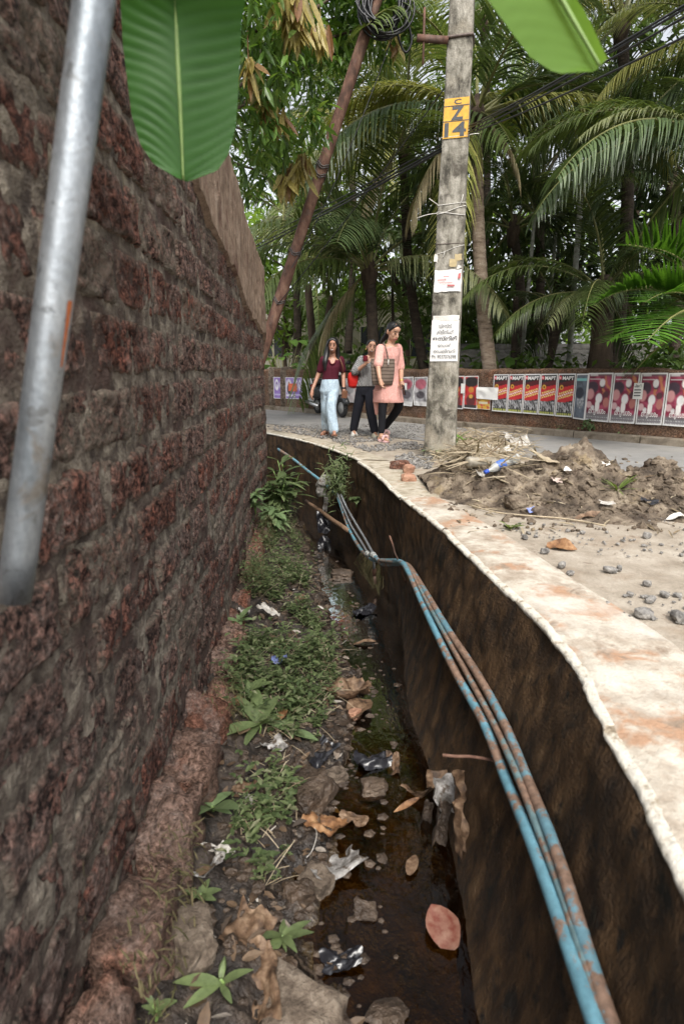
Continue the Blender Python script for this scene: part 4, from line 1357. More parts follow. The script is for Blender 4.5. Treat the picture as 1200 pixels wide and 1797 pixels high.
for i, (lab, px, Y, n, h, L) in enumerate((
    ('bright taro-like plant behind the woman with red bag', 612, 15.6, 22, 1.7, 0.55),
    ('bright broad plant behind the purple posters', 500, 17.5, 22, 1.9, 0.55),
    ('leafy green plant left of the woman in maroon', 545, 16.6, 20, 1.5, 0.5),
    ('tall banana-like plant between the walkers and slim palm', 640, 15.0, 14, 2.0, 0.9),
    ('bright leafy plant beside the slim palm trunk', 725, 13.6, 22, 1.6, 0.45),
    ('fern green plant between the slim palm and pole', 705, 14.2, 20, 2.1, 0.5),
    ('leafy plant in the shade by the palm trunk', 890, 12.6, 16, 1.6, 0.5),
    ('broad green plant at the edge of hut', 1100, 11.2, 14, 1.4, 0.5),
)):
    broad_plant(lab, px, Y, n, h, L, 70 + i)

# far wood that reads as one mass
rnd = random.Random(77)
C, RR = [], []
for k in range(46):
    px = 380 + k * 21 + rnd.uniform(-10, 10)
    Y = 27 + rnd.uniform(-2, 3)
    c = atY(px, rnd.uniform(360, 640), Y)
    C.append((c.x, c.y, max(0.6, c.z))); s_ = rnd.uniform(1.2, 2.0); RR.append((s_, s_ * 0.7, s_))
V, F = leaf_cloud(C, RR, 9000, 0.46, 0.22, 5, 0.3, n=2, cl=0.35)
tag(recentre(mk('distant_wood', V, F, MAT['tree_leaf_light'], smooth=False)), 'dim green wood filling the far distance behind the palms', 'woodland', kind='stuff')
# undergrowth along the back of the wall
C, RR = [], []
for k in range(60):
    px = 470 + k * 14
    t_ = far_t(px) if k % 3 == 0 else t_
    p_ = far_pt(t_); n_ = far_n(t_) * FSGN
    o_ = -rnd.uniform(0.9, 2.6)
    C.append((p_[0] + n_[0] * o_ + (k % 3) * 0.2, p_[1] + n_[1] * o_, rnd.uniform(0.3, 1.1))); s_ = rnd.uniform(0.35, 0.6); RR.append((s_, s_, s_ * 1.1))
V, F = leaf_cloud(C, RR, 6500, 0.2, 0.09, 6, 0.2, n=2, cl=0.15)
tag(recentre(mk('undergrowth', V, F, MAT['tree_leaf'], smooth=False)), 'dark low undergrowth along the back of the roadside wall', 'undergrowth', kind='stuff')

# hut and house among the trees
hc = atY(985, 625, 14.0)
hut = empty('hut', (hc.x, hc.y, 0), 'low dark hut with grey tiled roof behind the palms', 'hut')
child('wall', box((hc.x, hc.y + 1.0, 0.45), (4.2, 2.2, 1.0)), MAT['bark'], hut, smooth=False)
rows = []
for r_ in range(7):
    for q in range(22):
        x0 = hc.x - 2.5 + q * 0.235; y0 = hc.y - 0.5 + r_ * 0.22; z0 = 0.86 + r_ * 0.105
        o = child('roof_tile', box((x0 + 0.115, y0 + 0.13, z0 + rnd.uniform(-0.008, 0.008)), (0.225, 0.30, 0.018), (R(25.5), 0, rnd.uniform(-0.03, 0.03))), MAT['old_roof'], hut, smooth=False)
child('roof_ridge', tube([(hc.x - 2.6, hc.y + 1.1, 1.58), (hc.x + 2.7, hc.y + 1.1, 1.58)], 0.10, 8), MAT['old_roof'], hut)
hx = atY(570, 560, 25)
hs = empty('house', (hx.x, hx.y, 0), 'cream painted house glimpsed between trunks behind the walkers', 'house')
child('wall', box((hx.x + 1.0, hx.y + 2, 1.9), (8.5, 3.5, 3.8)), MAT['cream_wall'], hs, smooth=False)
child('roof', box((hx.x + 1.0, hx.y + 2, 3.93), (9.3, 4.3, 0.22)), MAT['cream_wall'], hs, smooth=False)
simple('window_dark', (0.03, 0.035, 0.04), 0.15)
for k in range(4):
    w_ = child('window', box((hx.x - 2.2 + k * 2.1, hx.y + 0.235, 2.2), (1.0, 0.05, 1.2)), MAT['window_dark'], hs, smooth=False)
    child('window_frame', join([box((hx.x - 2.2 + k * 2.1 + s_ * 0.53, hx.y + 0.21, 2.2), (0.08, 0.1, 1.32)) for s_ in (-1, 0, 1)]), MAT['cream_wall'], w_, smooth=False)

# ================================================================== BANANA PLANT (stands behind the near end of the laterite wall)
bb = Vector((-1.75, 0.35, -0.02))
bp_ = empty('banana_plant', tuple(bb), 'banana plant behind the laterite wall with broad leaves hanging into view', 'banana plant')
child('stem', tube(spline([bb, Vector((-1.72, 0.4, 1.2)), Vector((-1.6, 0.5, 2.5)), Vector((-1.5, 0.55, 2.9))], 8), [lerp(0.13, 0.06, k / 24) for k in range(25)], 12), MAT['banana_stem'], bp_)
def banana_leaf(path, across, wl, wr, mat, nu=70, nv=12, pleat=0.004, fold=0.12, seed=1, rag=0.0, npl=34, label=None):
    P = spline(path, 14)
    d = [0]
    for a, b_ in zip(P[:-1], P[1:]): d.append(d[-1] + (b_ - a).length)
    tot = d[-1]
    V, vein = [], []
    ac = Vector(across).normalized()
    for i in range(nu + 1):
        s = i / nu
        q = s * tot
        k = min(max(np.searchsorted(d, q) - 1, 0), len(P) - 2)
        c = P[k].lerp(P[k + 1], (q - d[k]) / max(1e-6, d[k + 1] - d[k]))
        t = (P[min(k + 2, len(P) - 1)] - P[max(k - 1, 0)]).normalized()
        sd = (ac - t * ac.dot(t)).normalized(); nr_ = t.cross(sd)
        for j in range(-nv, nv + 1):
            f_ = j / nv
            w = (np.interp(s, wl[0], wl[1]) if f_ < 0 else np.interp(s, wr[0], wr[1]))
            pl = math.sin((s * npl * 1.7 + abs(f_) * 2.2 + 0.35 * math.sin(s * 23 + f_ * 3)) * 2 * math.pi) * (0.45 + 0.55 * math.sin(s * 41 + 2 * f_ + seed) ** 2)
            V.append(tuple(c + sd * (w * f_) - t * (abs(f_) * w * 0.10) + nr_ * (pl * pleat * min(1, abs(f_) * 3) - fold * w * abs(f_) ** 1.3 + 0.012 * math.sin(s * 9 + f_ * 2 + seed))))
            vein.append(0.5 + 0.5 * pl)
    o = child('leaf', (np.array(V), gridF(nu + 1, 2 * nv + 1)), MAT[mat], bp_)
    setattr_float(o, 'vein', vein)
    if label: o['label'] = label
    rp = [p for p in P]
    V_, F_ = tube(rp, [lerp(0.018, 0.003, k / (len(rp) - 1)) for k in range(len(rp))], 7)
    mk('midrib', V_ - np.array(root_world(o)), F_, MAT['banana_rib'], o)
    return o
st = Vector((-1.5, 0.55, 2.85))
Yl = 1.62
a_, b1, b2, tip_ = atY(305, -140, Yl - 0.1), atY(308, 20, Yl), atY(316, 180, Yl), atY(322, 316, Yl)
apex = Vector((-0.80, 1.15, 3.1))
banana_leaf([st, Vector((-1.15, 0.85, 3.15)), apex, a_ + Vector((-0.06, -0.12, 0.22)), a_, b1, b2, tip_], (1, 0.15, 0),
            ([0, 0.22, 0.4, 0.6, 0.80, 0.90, 0.955, 0.978, 0.992, 1.0], [0.0, 0.0, 0.12, 0.118, 0.122, 0.128, 0.118, 0.10, 0.07, 0.015]), ([0, 0.22, 0.4, 0.6, 0.80, 0.90, 0.955, 0.978, 0.992, 1.0], [0, 0, 0.16, 0.185, 0.172, 0.152, 0.135, 0.115, 0.085, 0.015]), 'banana_blade', nu=420, pleat=0.0022, seed=1, npl=62, label='dark green drooping leaf in front of the laterite wall')
Yr = 1.25
a_, b1, tip_ = atY(925, -110, Yr), atY(985, 0, Yr), atY(1052, 116, Yr)
banana_leaf([st + Vector((0.02, 0, 0.03)), Vector((-0.95, 0.85, 3.0)), Vector((-0.40, 1.05, 2.72)), atY(745, -420, Yr), atY(855, -235, Yr), a_, b1, tip_], (0.866, 0.0, 0.5),
            ([0, 0.25, 0.45, 0.70, 0.86, 0.93, 0.97, 0.988, 1.0], [0, 0, 0.14, 0.150, 0.125, 0.112, 0.098, 0.075, 0.02]), ([0, 0.25, 0.45, 0.75, 0.905, 0.945, 0.952, 0.97, 1.0], [0, 0, 0.12, 0.125, 0.105, 0.095, 0.022, 0.024, 0.015]), 'banana_blade_light', nu=200, fold=0.03, pleat=0.0008, seed=2, npl=50, label='light green backlit leaf beside the overhead cables')
# two more leaves of the plant, standing behind the wall
for (p1, p2) in ((Vector((-2.3, 0.2, 3.6)), Vector((-3.1, -0.2, 3.1))), (Vector((-1.9, -0.3, 3.7)), Vector((-2.2, -1.3, 3.2)))):
    banana_leaf([st, st.lerp(p1, 0.5) + Vector((0, 0, 0.15)), p1, p2], (0.3, 1, 0), ([0, 0.25, 0.5, 0.9, 1], [0, 0, 0.25, 0.15, 0.01]), ([0, 0.25, 0.5, 0.9, 1], [0, 0, 0.25, 0.15, 0.01]), 'banana_blade', nu=60)

# galvanised pipe hanging beside the wall, held by a bracket higher up
g0, g1 = atY(25, 1052, 0.98), atY(166, 0, 1.04)
gd = (g1 - g0).normalized()
gt = g1 + gd * 0.75
gp = empty('galvanised_pipe', tuple(g0), 'grey galvanised steel pipe with rust streak held in front of laterite wall', 'pipe')
child('tube', tube([g0.lerp(gt, k / 20) for k in range(21)], 0.0300, 24), MAT['galvanised'], gp)
child('bracket', tube([gt - gd * 0.06, Vector((-0.55, 1.08, gt.z - 0.02)), Vector((-0.86, 1.10, gt.z - 0.06))], 0.016, 8), MAT['rust'], gp)
simple('rust_orange', (0.42, 0.12, 0.035), 0.8, 0.4, 60)
rp = g0.lerp(g1, (1052 - 470) / 1052.0)
dirc = (Vector((0, 0, CAM_H)) - rp).normalized()
sidev = gd.cross(dirc).normalized()
ang = R(52)
def onpipe(s, a, r=0.0306):
    return g0.lerp(g1, s) + (dirc * math.cos(a) + sidev * (math.sin(a))) .normalized() * r
sgn = 1 if (onpipe(0.5, ang) - g0.lerp(g1, 0.5)).x > 0 else -1
V = []
for k in range(14):
    s = lerp((1052 - 473) / 1052.0, (1052 - 590) / 1052.0, k / 13)
    w = lerp(R(14), R(4), (k / 13) ** 0.5) if k else R(10)
    for j in (-1, -0.3, 0.3, 1):
        V.append(tuple(onpipe(s, sgn * (ang + w * j))))
child('rust_streak', (np.array(V), gridF(14, 4)), MAT['rust_orange'], gp)
# ================================================================== PEOPLE
def union(name, pieces, mat, root, voxel=0.008, smooth=3):
    V, F = join(pieces)
    me = bpy.data.meshes.new('tmp'); me.from_pydata(V.tolist(), [], F); me.update()
    o = bpy.data.objects.new('tmp', me); COL.objects.link(o)
    md = o.modifiers.new('r', 'REMESH'); md.mode = 'VOXEL'; md.voxel_size = voxel; md.use_smooth_shade = True
    if smooth:
        ms = o.modifiers.new('s', 'SMOOTH'); ms.factor = 0.5; ms.iterations = smooth
    dg = bpy.context.evaluated_depsgraph_get()
    m2 = bpy.data.meshes.new_from_object(o.evaluated_get(dg))
    bpy.data.objects.remove(o)
    bpy.data.meshes.remove(me)
    m2.name = name
    m2.materials.clear(); m2.materials.append(mat)
    a = np.empty(len(m2.vertices) * 3); m2.vertices.foreach_get('co', a)
    a = a.reshape(-1, 3) - np.array(root_world(root)); m2.vertices.foreach_set('co', a.ravel())
    m2.update()
    ob = bpy.data.objects.new(name, m2); COL.objects.link(ob); ob.parent = root
    return ob

def limb(pts, rad, k=5, n=12):
    P = spline(pts, k)
    rr = np.interp(np.linspace(0, 1, len(P)), np.linspace(0, 1, len(rad)), rad)
    return join([tube(P, list(rr), n), ball(P[0], rr[0] * 0.99, 2), ball(P[-1], rr[-1] * 0.99, 2)])

def loft(secs, n=20, k=4, xdir=(1, 0, 0)):
    C = spline([s[0] for s in secs], k)
    m_ = len(C)
    tt = np.linspace(0, 1, len(secs))
    rx = np.interp(np.linspace(0, 1, m_), tt, [s[1] for s in secs]); ry = np.interp(np.linspace(0, 1, m_), tt, [s[2] for s in secs])
    xd = Vector(xdir).normalized(); yd = Vector((0, 0, 1)).cross(xd).normalized()
    V, F = [], []
    for i, c in enumerate(C):
        for q in range(n):
            a = 2 * math.pi * q / n
            V.append(tuple(c + xd * math.cos(a) * rx[i] + yd * math.sin(a) * ry[i]))
    for i in range(m_ - 1):
        for q in range(n):
            a, b_ = i * n + q, i * n + (q + 1) % n
            F.append((a, b_, b_ + n, a + n))
    F.append(tuple(range(n))[::-1]); F.append(tuple((m_ - 1) * n + q for q in range(n)))
    return np.array(V), F

def headmat(c, yaw, pitch, roll=0.0):
    return Matrix.Translation(c) @ Euler((0, 0, yaw)).to_matrix().to_4x4() @ Euler((pitch, roll, 0)).to_matrix().to_4x4()
def xf(M, VF):
    V = np.asarray(VF[0]); A = np.array(M)
    return V @ A[:3, :3].T + A[:3, 3], VF[1]

def head_pieces(M, k):
    s = lambda *a: tuple(x * k for x in a)
    P = [ball(s(0, 0.01, 0.02), s(0.072, 0.092, 0.092), 3), ball(s(0, -0.025, -0.045), s(0.055, 0.062, 0.066), 3), ball(s(0, -0.05, -0.085), s(0.028, 0.028, 0.026), 2),
         tube([s(0, -0.078, 0.022), s(0, -0.094, -0.006), s(0, -0.108, -0.028), s(0, -0.092, -0.036)], [0.010 * k, 0.012 * k, 0.016 * k, 0.014 * k], 8),
         ball(s(-0.030, -0.058, -0.024), s(0.022, 0.020, 0.026), 2), ball(s(0.030, -0.058, -0.024), s(0.022, 0.020, 0.026), 2), ball(s(0, -0.058, 0.045), s(0.048, 0.030, 0.036), 3),
         ball(s(-0.074, 0.012, -0.01), s(0.012, 0.020, 0.032), 2), ball(s(0.074, 0.012, -0.01), s(0.012, 0.020, 0.032), 2),
         ball(s(0, -0.086, -0.058), s(0.026, 0.012, 0.013), 2)]
    return [xf(M, p) for p in P]

simple('eye_white', (0.30, 0.25, 0.22), 0.4); simple('eye_dark', (0.02, 0.013, 0.01), 0.2)
simple('lips', (0.32, 0.09, 0.08), 0.4); simple('teeth', (0.62, 0.56, 0.48), 0.3)
simple('hair_black', (0.010, 0.009, 0.009), 0.38, 0.3, 60)
def face_parts(M, k, root, smile):
    s = lambda *a: tuple(x * k for x in a)
    for sx in (-1, 1):
        e = child('eye', xf(M, ball(s(sx * 0.031, -0.080, 0.004), s(0.012, 0.007, 0.0045), 2)), MAT['eye_white'], root)
        V, F = xf(M, ball(s(sx * 0.031, -0.084, 0.004), s(0.0075, 0.005, 0.006), 2))
        mk('iris', V - np.array(root_world(e)), F, MAT['eye_dark'], e)
        child('eyebrow', xf(M, tube([s(sx * 0.012, -0.088, 0.026), s(sx * 0.03, -0.089, 0.031), s(sx * 0.05, -0.076, 0.024)], [0.003 * k, 0.0045 * k, 0.002 * k], 6)), MAT['hair_black'], root)
    mo = child('mouth', xf(M, tube([s(-0.028, -0.086, -0.054), s(-0.012, -0.098, -0.061), s(0.012, -0.098, -0.061), s(0.028, -0.086, -0.054)], [0.004 * k, 0.008 * k, 0.008 * k, 0.004 * k], 7)), MAT['lips'], root)
    if smile:
        V, F = xf(M, tube([s(-0.022, -0.0935, -0.055), s(-0.010, -0.103, -0.0585), s(0.010, -0.103, -0.0585), s(0.022, -0.0935, -0.055)], [0.003 * k, 0.0055 * k, 0.0055 * k, 0.003 * k], 6))
        mk('teeth', V - np.array(root_world(mo)), F, MAT['teeth'], mo)

def hand(wrist, d, nrm, side, curl=0.5, size=1.0):
    """palm, four unequal curled fingers, a thumb from the side of the palm"""
    w, d, nrm = Vector(wrist), Vector(d).normalized(), Vector(nrm)
    nrm = (nrm - d * nrm.dot(d)).normalized(); sd = d.cross(nrm) * side
    P = [limb([w, w + d * 0.045 * size, w + d * 0.085 * size], [0.022 * size, 0.030 * size, 0.030 * size], 4, 10)]
    for j, (o_, l_) in enumerate(((-0.027, 0.072), (-0.009, 0.082), (0.009, 0.077), (0.027, 0.060))):
        b_ = w + d * 0.085 * size + sd * o_ * size
        p = [b_]; a = 0.15
        for seg in (0.45, 0.32, 0.23):
            dd = d * math.cos(a) + nrm * math.sin(a)
            p.append(p[-1] + dd * (l_ * seg * size)); a += curl
        P.append(limb(p, [0.0095 * size, 0.009 * size, 0.0075 * size], 3, 8))
    b_ = w + d * 0.03 * size - sd * 0.024 * size
    P.append(limb([b_, b_ + (d * 0.5 - sd * 0.8 + nrm * 0.3).normalized() * 0.035 * size, b_ + (d * 0.9 - sd * 0.5 + nrm * 0.5).normalized() * 0.068 * size], [0.013 * size, 0.010 * size, 0.008 * size], 3, 8))
    return P

def skin(name, c):
    m, nt, b, _ = nodes(name)
    p = pos(nt)
    put(nt, b.inputs['Base Color'], ramp(nt, nz(nt, p, 25, 3), [(0.3, tuple(x * 0.85 for x in c)), (0.7, c)]))
    b.inputs['Roughness'].default_value = 0.45
    b.inputs['Subsurface Weight'].default_value = 0.08
    b.inputs['Subsurface Radius'].default_value = (0.01, 0.004, 0.002)
    MAT[name] = m
skin('skin_a', (0.36, 0.18, 0.115)); skin('skin_b', (0.45, 0.25, 0.165)); skin('skin_c', (0.52, 0.30, 0.20))
def cloth(name, c, rough=0.85, fold=0.02, scale=14, stripe=None, check=None, speck=None):
    m, nt, b, _ = nodes(name)
    p = pos(nt)
    f = nz(nt, pos(nt, (1, 1, 0.35)), scale, 3, 0.5)
    col = ramp(nt, nz(nt, p, 90, 2), [(0.3, tuple(x * 0.85 for x in c)), (0.7, c)])
    if check:
        sc, c2 = check
        ck = N(nt, 'ShaderNodeTexChecker', {'Vector': N(nt, 'ShaderNodeVectorRotate', {'Vector': p, 'Angle': R(45)}, rotation_type='Y_AXIS').outputs[0], 'Scale': sc, 'Color1': (*c, 1), 'Color2': (*c2, 1)})
        col = ck.outputs[0]
    if stripe:
        sc, c2 = stripe
        z_ = N(nt, 'ShaderNodeSeparateXYZ', {0: p}).outputs[2]
        w = math_(nt, 'SINE', math_(nt, 'ADD', math_(nt, 'MULTIPLY', z_, sc), math_(nt, 'MULTIPLY', f, 1.5)))
        col = mixc(nt, bw(nt, w, 0.25, 0.75), col, c2)
    if speck:
        col = mixc(nt, bw(nt, nz(nt, p, 55, 2), 0.55, 0.68), col, speck)
    put(nt, b.inputs['Base Color'], col)
    b.inputs['Roughness'].default_value = rough
    b.inputs['Specular IOR Level'].default_value = 0.2
    bump(nt, b, f, fold)
    MAT[name] = m
cloth('maroon_knit', (0.085, 0.012, 0.024), stripe=(330, (0.055, 0.008, 0.016)))
cloth('pale_denim', (0.40, 0.51, 0.60), fold=0.08, scale=9, speck=(0.54, 0.62, 0.67))
cloth('check_fabric', (0.045, 0.045, 0.05), check=(84, (0.36, 0.355, 0.345)))
cloth('black_cloth', (0.012, 0.012, 0.015)); cloth('navy_trouser', (0.016, 0.017, 0.024))
cloth('pink_cotton', (0.72, 0.37, 0.32), fold=0.05, scale=9, speck=(0.78, 0.47, 0.41))
cloth('red_bag', (0.55, 0.022, 0.018), 0.6, 0.03); cloth('maroon_cloth', (0.12, 0.012, 0.02))
cloth('striped_jute', (0.20, 0.155, 0.125), stripe=(125, (0.09, 0.065, 0.05)))
simple('tan_leather', (0.17, 0.075, 0.04), 0.5); simple('white_shoe', (0.62, 0.60, 0.55), 0.6); simple('cream_shoe', (0.50, 0.47, 0.36), 0.6)
simple('pink_sandal', (0.62, 0.40, 0.39), 0.6); simple('brown_sandal', (0.20, 0.085, 0.05), 0.6); simple('phone_black', (0.015, 0.015, 0.018), 0.2); simple('gold', (0.6, 0.4, 0.12), 0.35, metal=0.8)

def foot(ankle, toe, k=1.0, lift=0.0):
    a, t = Vector(ankle), Vector(toe)
    d = (t - a); d.z = 0; d.normalize()
    heel = Vector((a.x, a.y, t.z)) - d * 0.04
    return join([limb([a, Vector((a.x, a.y, t.z + 0.05)), heel.lerp(t, 0.4) + Vector((0, 0, 0.03)), t], [0.034 * k, 0.036 * k, 0.034 * k, 0.026 * k], 4, 10), ball(heel + Vector((0, 0, 0.012)), 0.034 * k, 2)])
def shoe(ankle, toe, root, mat, name='shoe', low=False, k=1.0):
    a, t = Vector(ankle), Vector(toe)
    d = (t - a); d.z = 0; d.normalize(); sd = Vector((-d.y, d.x, 0))
    heel = Vector((a.x, a.y, t.z)) - d * 0.055
    z0 = t.z - 0.026
    tipp = t + d * 0.035
    V = []
    for i in range(9):
        s = i / 8
        c = heel.lerp(tipp, s)
        w = np.interp(s, [0, 0.12, 0.35, 0.7, 0.92, 1], [0.018, 0.034, 0.034, 0.046, 0.032, 0.012]) * k
        h = np.interp(s, [0, 0.15, 0.4, 0.7, 1], [0.05, 0.075, 0.07, 0.05, 0.03]) * (0.45 if low else 1.0) * k
        slope = (t.z - 0.026) if True else 0
        for (u, v) in ((-1, 0), (-1.05, 0.35), (-0.75, 0.85), (0, 1.0), (0.75, 0.85), (1.05, 0.35), (1, 0)):
            p = c + sd * w * u
            V.append((p.x, p.y, z0 + h * v))
    F = gridF(9, 7) + [tuple(range(7)), tuple(8 * 7 + q for q in range(7))] + [(i * 7, (i + 1) * 7, (i + 1) * 7 + 6, i * 7 + 6) for i in range(8)]
    return child(name, (np.array(V), F), mat, root)

# ---------------- woman in maroon top and pale jeans
g = atz(581, 766, 0.0)
Y1 = g.y
J = lambda px, py, dy=0.0: atY(px, py, Y1 + dy)
w1 = empty('person', (g.x, g.y, 0), 'smiling woman with long loose hair in maroon top and pale jeans', 'person', 'women walking along the road')
hc_ = J(584, 606.5, -0.04)
M = headmat(hc_, R(-6), R(4), R(3)); kh = 0.98
sl, sr = J(567.5, 631, 0.0), J(597.5, 631, 0.02)
el, wl_ = J(559.5, 655, 0.05), J(548, 684, -0.06)
er, wr_ = J(602, 655, 0.06), J(603, 681, -0.08)
hipc = J(579, 674)
a1 = atz(585, 766, 0.085); a1 = Vector((a1.x, Y1 - 0.22, 0.11)); t1 = Vector((a1.x + 0.01, a1.y - 0.14, 0.075))      # leading foot, toe up
a2 = Vector((J(571, 750).x, Y1 + 0.20, 0.10)); t2 = a2 + Vector((-0.06, -0.13, -0.072))
k1, k2 = J(581, 716, -0.16), J(572, 718, 0.06)
h1, h2 = J(586, 684), J(572, 684)
torso = [(J(583.5, 627), 0.05, 0.05), (J(583, 632), 0.125, 0.07), (J(582, 644), 0.125, 0.095), (J(580, 660), 0.108, 0.085), (J(579, 672), 0.125, 0.095), (J(578.5, 684), 0.145, 0.10)]
body = head_pieces(M, kh) + [limb([J(583.5, 614, -0.01), J(583.5, 630, 0.0)], [0.047, 0.052]), loft(torso),
    limb([sl, el, wl_], [0.046, 0.036, 0.024]), limb([sr, er, wr_], [0.046, 0.036, 0.024]),
    limb([h1, k1, a1], [0.07, 0.042, 0.030]), limb([h2, k2, a2], [0.07, 0.042, 0.030]), foot(a1, t1), foot(a2, t2)]
body += hand(wl_, J(546, 698, -0.08) - wl_, (1, 0.2, 0), 1, 0.45) + hand(wr_, J(604, 694, -0.10) - wr_, (-1, -0.3, 0), -1, 0.8)
union('body', body, MAT['skin_a'], w1, 0.0075)
face_parts(M, kh, w1, True)
tt = [(c, rx + 0.014, ry + 0.014) for c, rx, ry in torso[1:4]] + [(J(579, 667), 0.128, 0.10)]
top_ = [loft(tt), limb([sl, sl.lerp(el, 0.75)], [0.060, 0.056]), limb([sr, sr.lerp(er, 0.75)], [0.060, 0.056])]
tp_ = union('top', top_, MAT['maroon_knit'], w1, 0.009)
for k in range(4):
    c = J(583, 641 + k * 5.5, -0.118)
    V, F = ball(c, 0.006, 1); mk('button', V - np.array(root_world(tp_)), F, MAT['maroon_cloth'], tp_)
child('neckline', tube(spline([J(577, 631.5, -0.075), J(580, 637, -0.112), J(583.5, 639, -0.118), J(587, 637, -0.112), J(590, 631.5, -0.075)], 4), 0.007, 6), MAT['maroon_cloth'], w1)
V, F = join([(np.array([tuple(J(578.5, 631, -0.082)), tuple(J(588.5, 631, -0.082)), tuple(J(586.5, 636.5, -0.114)), tuple(J(583.5, 638.6, -0.120)), tuple(J(580.5, 636.5, -0.114))]), [(0, 1, 2, 3, 4)])])
child('skin_neck_opening', (V, F), MAT['skin_a'], w1)
jw = [loft([(J(579.5, 664.5), 0.122, 0.098), (J(579, 673), 0.142, 0.108), (J(578.5, 686), 0.158, 0.115), (J(578.5, 692), 0.135, 0.10)]),
      limb([h1, k1, a1 + Vector((0, 0, 0.015))], [0.090, 0.082, 0.078]), limb([h2, k2, a2 + Vector((0, 0, 0.02))], [0.090, 0.080, 0.074])]
union('jeans', jw, MAT['pale_denim'], w1, 0.010)
hr = [xf(M, ball((0, 0.028, 0.042), (0.084, 0.088, 0.086), 3)), xf(M, limb([Vector((-0.066, -0.005, 0.06)), Vector((-0.082, 0.0, -0.02)), Vector((-0.088, -0.01, -0.12)), Vector((-0.10, -0.06, -0.24)), Vector((-0.095, -0.085, -0.36))], [0.026, 0.030, 0.040, 0.044, 0.018])),
      xf(M, limb([Vector((0.062, 0.0, 0.06)), Vector((0.078, 0.01, -0.02)), Vector((0.085, 0.03, -0.12)), Vector((0.085, 0.02, -0.24)), Vector((0.08, 0.0, -0.32))], [0.024, 0.026, 0.032, 0.034, 0.014])),
      xf(M, limb([Vector((0, 0.085, 0.02)), Vector((0, 0.10, -0.12)), Vector((-0.01, 0.11, -0.30))], [0.07, 0.075, 0.06])),
      xf(M, limb([Vector((-0.005, -0.045, 0.098)), Vector((-0.045, -0.052, 0.070)), Vector((-0.072, -0.030, 0.015))], [0.018, 0.020, 0.014])), xf(M, limb([Vector((0.0, -0.045, 0.098)), Vector((0.042, -0.050, 0.070)), Vector((0.070, -0.026, 0.015))], [0.018, 0.020, 0.014]))]
union('hair', hr, MAT['hair_black'], w1, 0.008)
shoe(a1 + Vector((0, 0, -0.03)), t1, w1, MAT['brown_sandal'], 'sandal', True); shoe(a2 + Vector((0, 0, -0.03)), t2, w1, MAT['brown_sandal'], 'sandal', True)
child('wrist_watch', tube([wr_ + Vector((0, 0, 0.015)), wr_ + Vector((0, 0, -0.012))], 0.029, 10), MAT['phone_black'], w1)
pu = recentre(mk('purse', *union_free if False else box(tuple(J(604.5, 692, -0.15)), (0.085, 0.03, 0.12), (0.2, 0.1, 0.2)), MAT['tan_leather'], smooth=False))
md = pu.modifiers.new('b', 'BEVEL'); md.width = 0.008; md.segments = 2
tag(pu, 'small tan leather purse held by the woman in maroon', 'purse')
sb = empty('sling_bag', tuple(J(601, 662, 0.08)), 'dark sling bag with tan strap on the shoulder of woman in maroon', 'bag')
child('pouch', rock(tuple(J(601, 668, 0.12)), (0.10, 0.16, 0.20), 5, 3, 0.05, 0.7), MAT['black_cloth'], sb)
child('strap', tube(spline([J(601, 660, 0.06), J(601.5, 645, -0.06), J(597, 631, -0.055), J(595, 627.5, 0.02), J(597, 632, 0.11), J(601, 660, 0.14)], 5), 0.009, 6), MAT['tan_leather'], sb)

# ---------------- woman in checked shirt with red bag
g = atz(640, 765, 0.0)
Y2 = g.y
J = lambda px, py, dy=0.0: atY(px, py, Y2 + dy)
w2 = empty('person', (g.x, g.y, 0), 'smiling woman in black and white checked shirt and black trousers', 'person', 'women walking along the road')
hc_ = J(652, 608.5, -0.05); kh = 1.0
M = headmat(hc_, R(4), R(6), R(8))
sl, sr = J(634, 631, -0.01), J(666, 632, 0.06)
el, wl_ = J(622, 653, -0.08), J(640.5, 639.5, -0.235)
er, wr_ = J(671, 655, 0.10), J(669, 678, 0.02)
a1 = Vector((J(620.5, 752).x, Y2 + 0.10, 0.095)); t1 = a1 + Vector((0.02, -0.14, -0.068))
a2 = Vector((J(656, 756).x, Y2 - 0.15, 0.085)); t2 = a2 + Vector((0.03, -0.145, -0.058))
k1, k2 = J(628.5, 712, 0.02), J(650, 716, -0.13)
h1, h2 = J(634.5, 684), J(650, 684, -0.02)
torso = [(J(651, 627), 0.05, 0.05), (J(650, 633), 0.13, 0.075), (J(648, 646), 0.14, 0.11), (J(645, 660), 0.13, 0.105), (J(643, 672), 0.145, 0.11), (J(642.5, 686), 0.155, 0.11)]
body = head_pieces(M, kh) + [limb([J(652, 616, -0.02), J(650.5, 631, 0)], [0.05, 0.056]), loft(torso), limb([sl, el, wl_], [0.05, 0.042, 0.026]), limb([sr, er, wr_], [0.05, 0.042, 0.026]),
    limb([h1, k1, a1], [0.072, 0.045, 0.032]), limb([h2, k2, a2], [0.072, 0.045, 0.032]), foot(a1, t1), foot(a2, t2)]
body += hand(wl_, Vector((0.25, -0.15, 0.9)), (0.3, 0.9, 0.2), 1, 0.9) + hand(wr_, (0, -0.1, -1), (-1, 0, 0), -1, 0.5)
union('body', body, MAT['skin_b'], w2, 0.0075)
face_parts(M, kh, w2, True)
sh = [loft([(c, rx + 0.018, ry + 0.018) for c, rx, ry in torso[1:5]] + [(J(642.5, 678), 0.172, 0.13)]), limb([sl, sl.lerp(el, 0.95), el.lerp(wl_, 0.35)], [0.066, 0.064, 0.052]), limb([sr, sr.lerp(er, 0.95), er.lerp(wr_, 0.3)], [0.066, 0.064, 0.052])]
union('shirt', sh, MAT['check_fabric'], w2, 0.009)
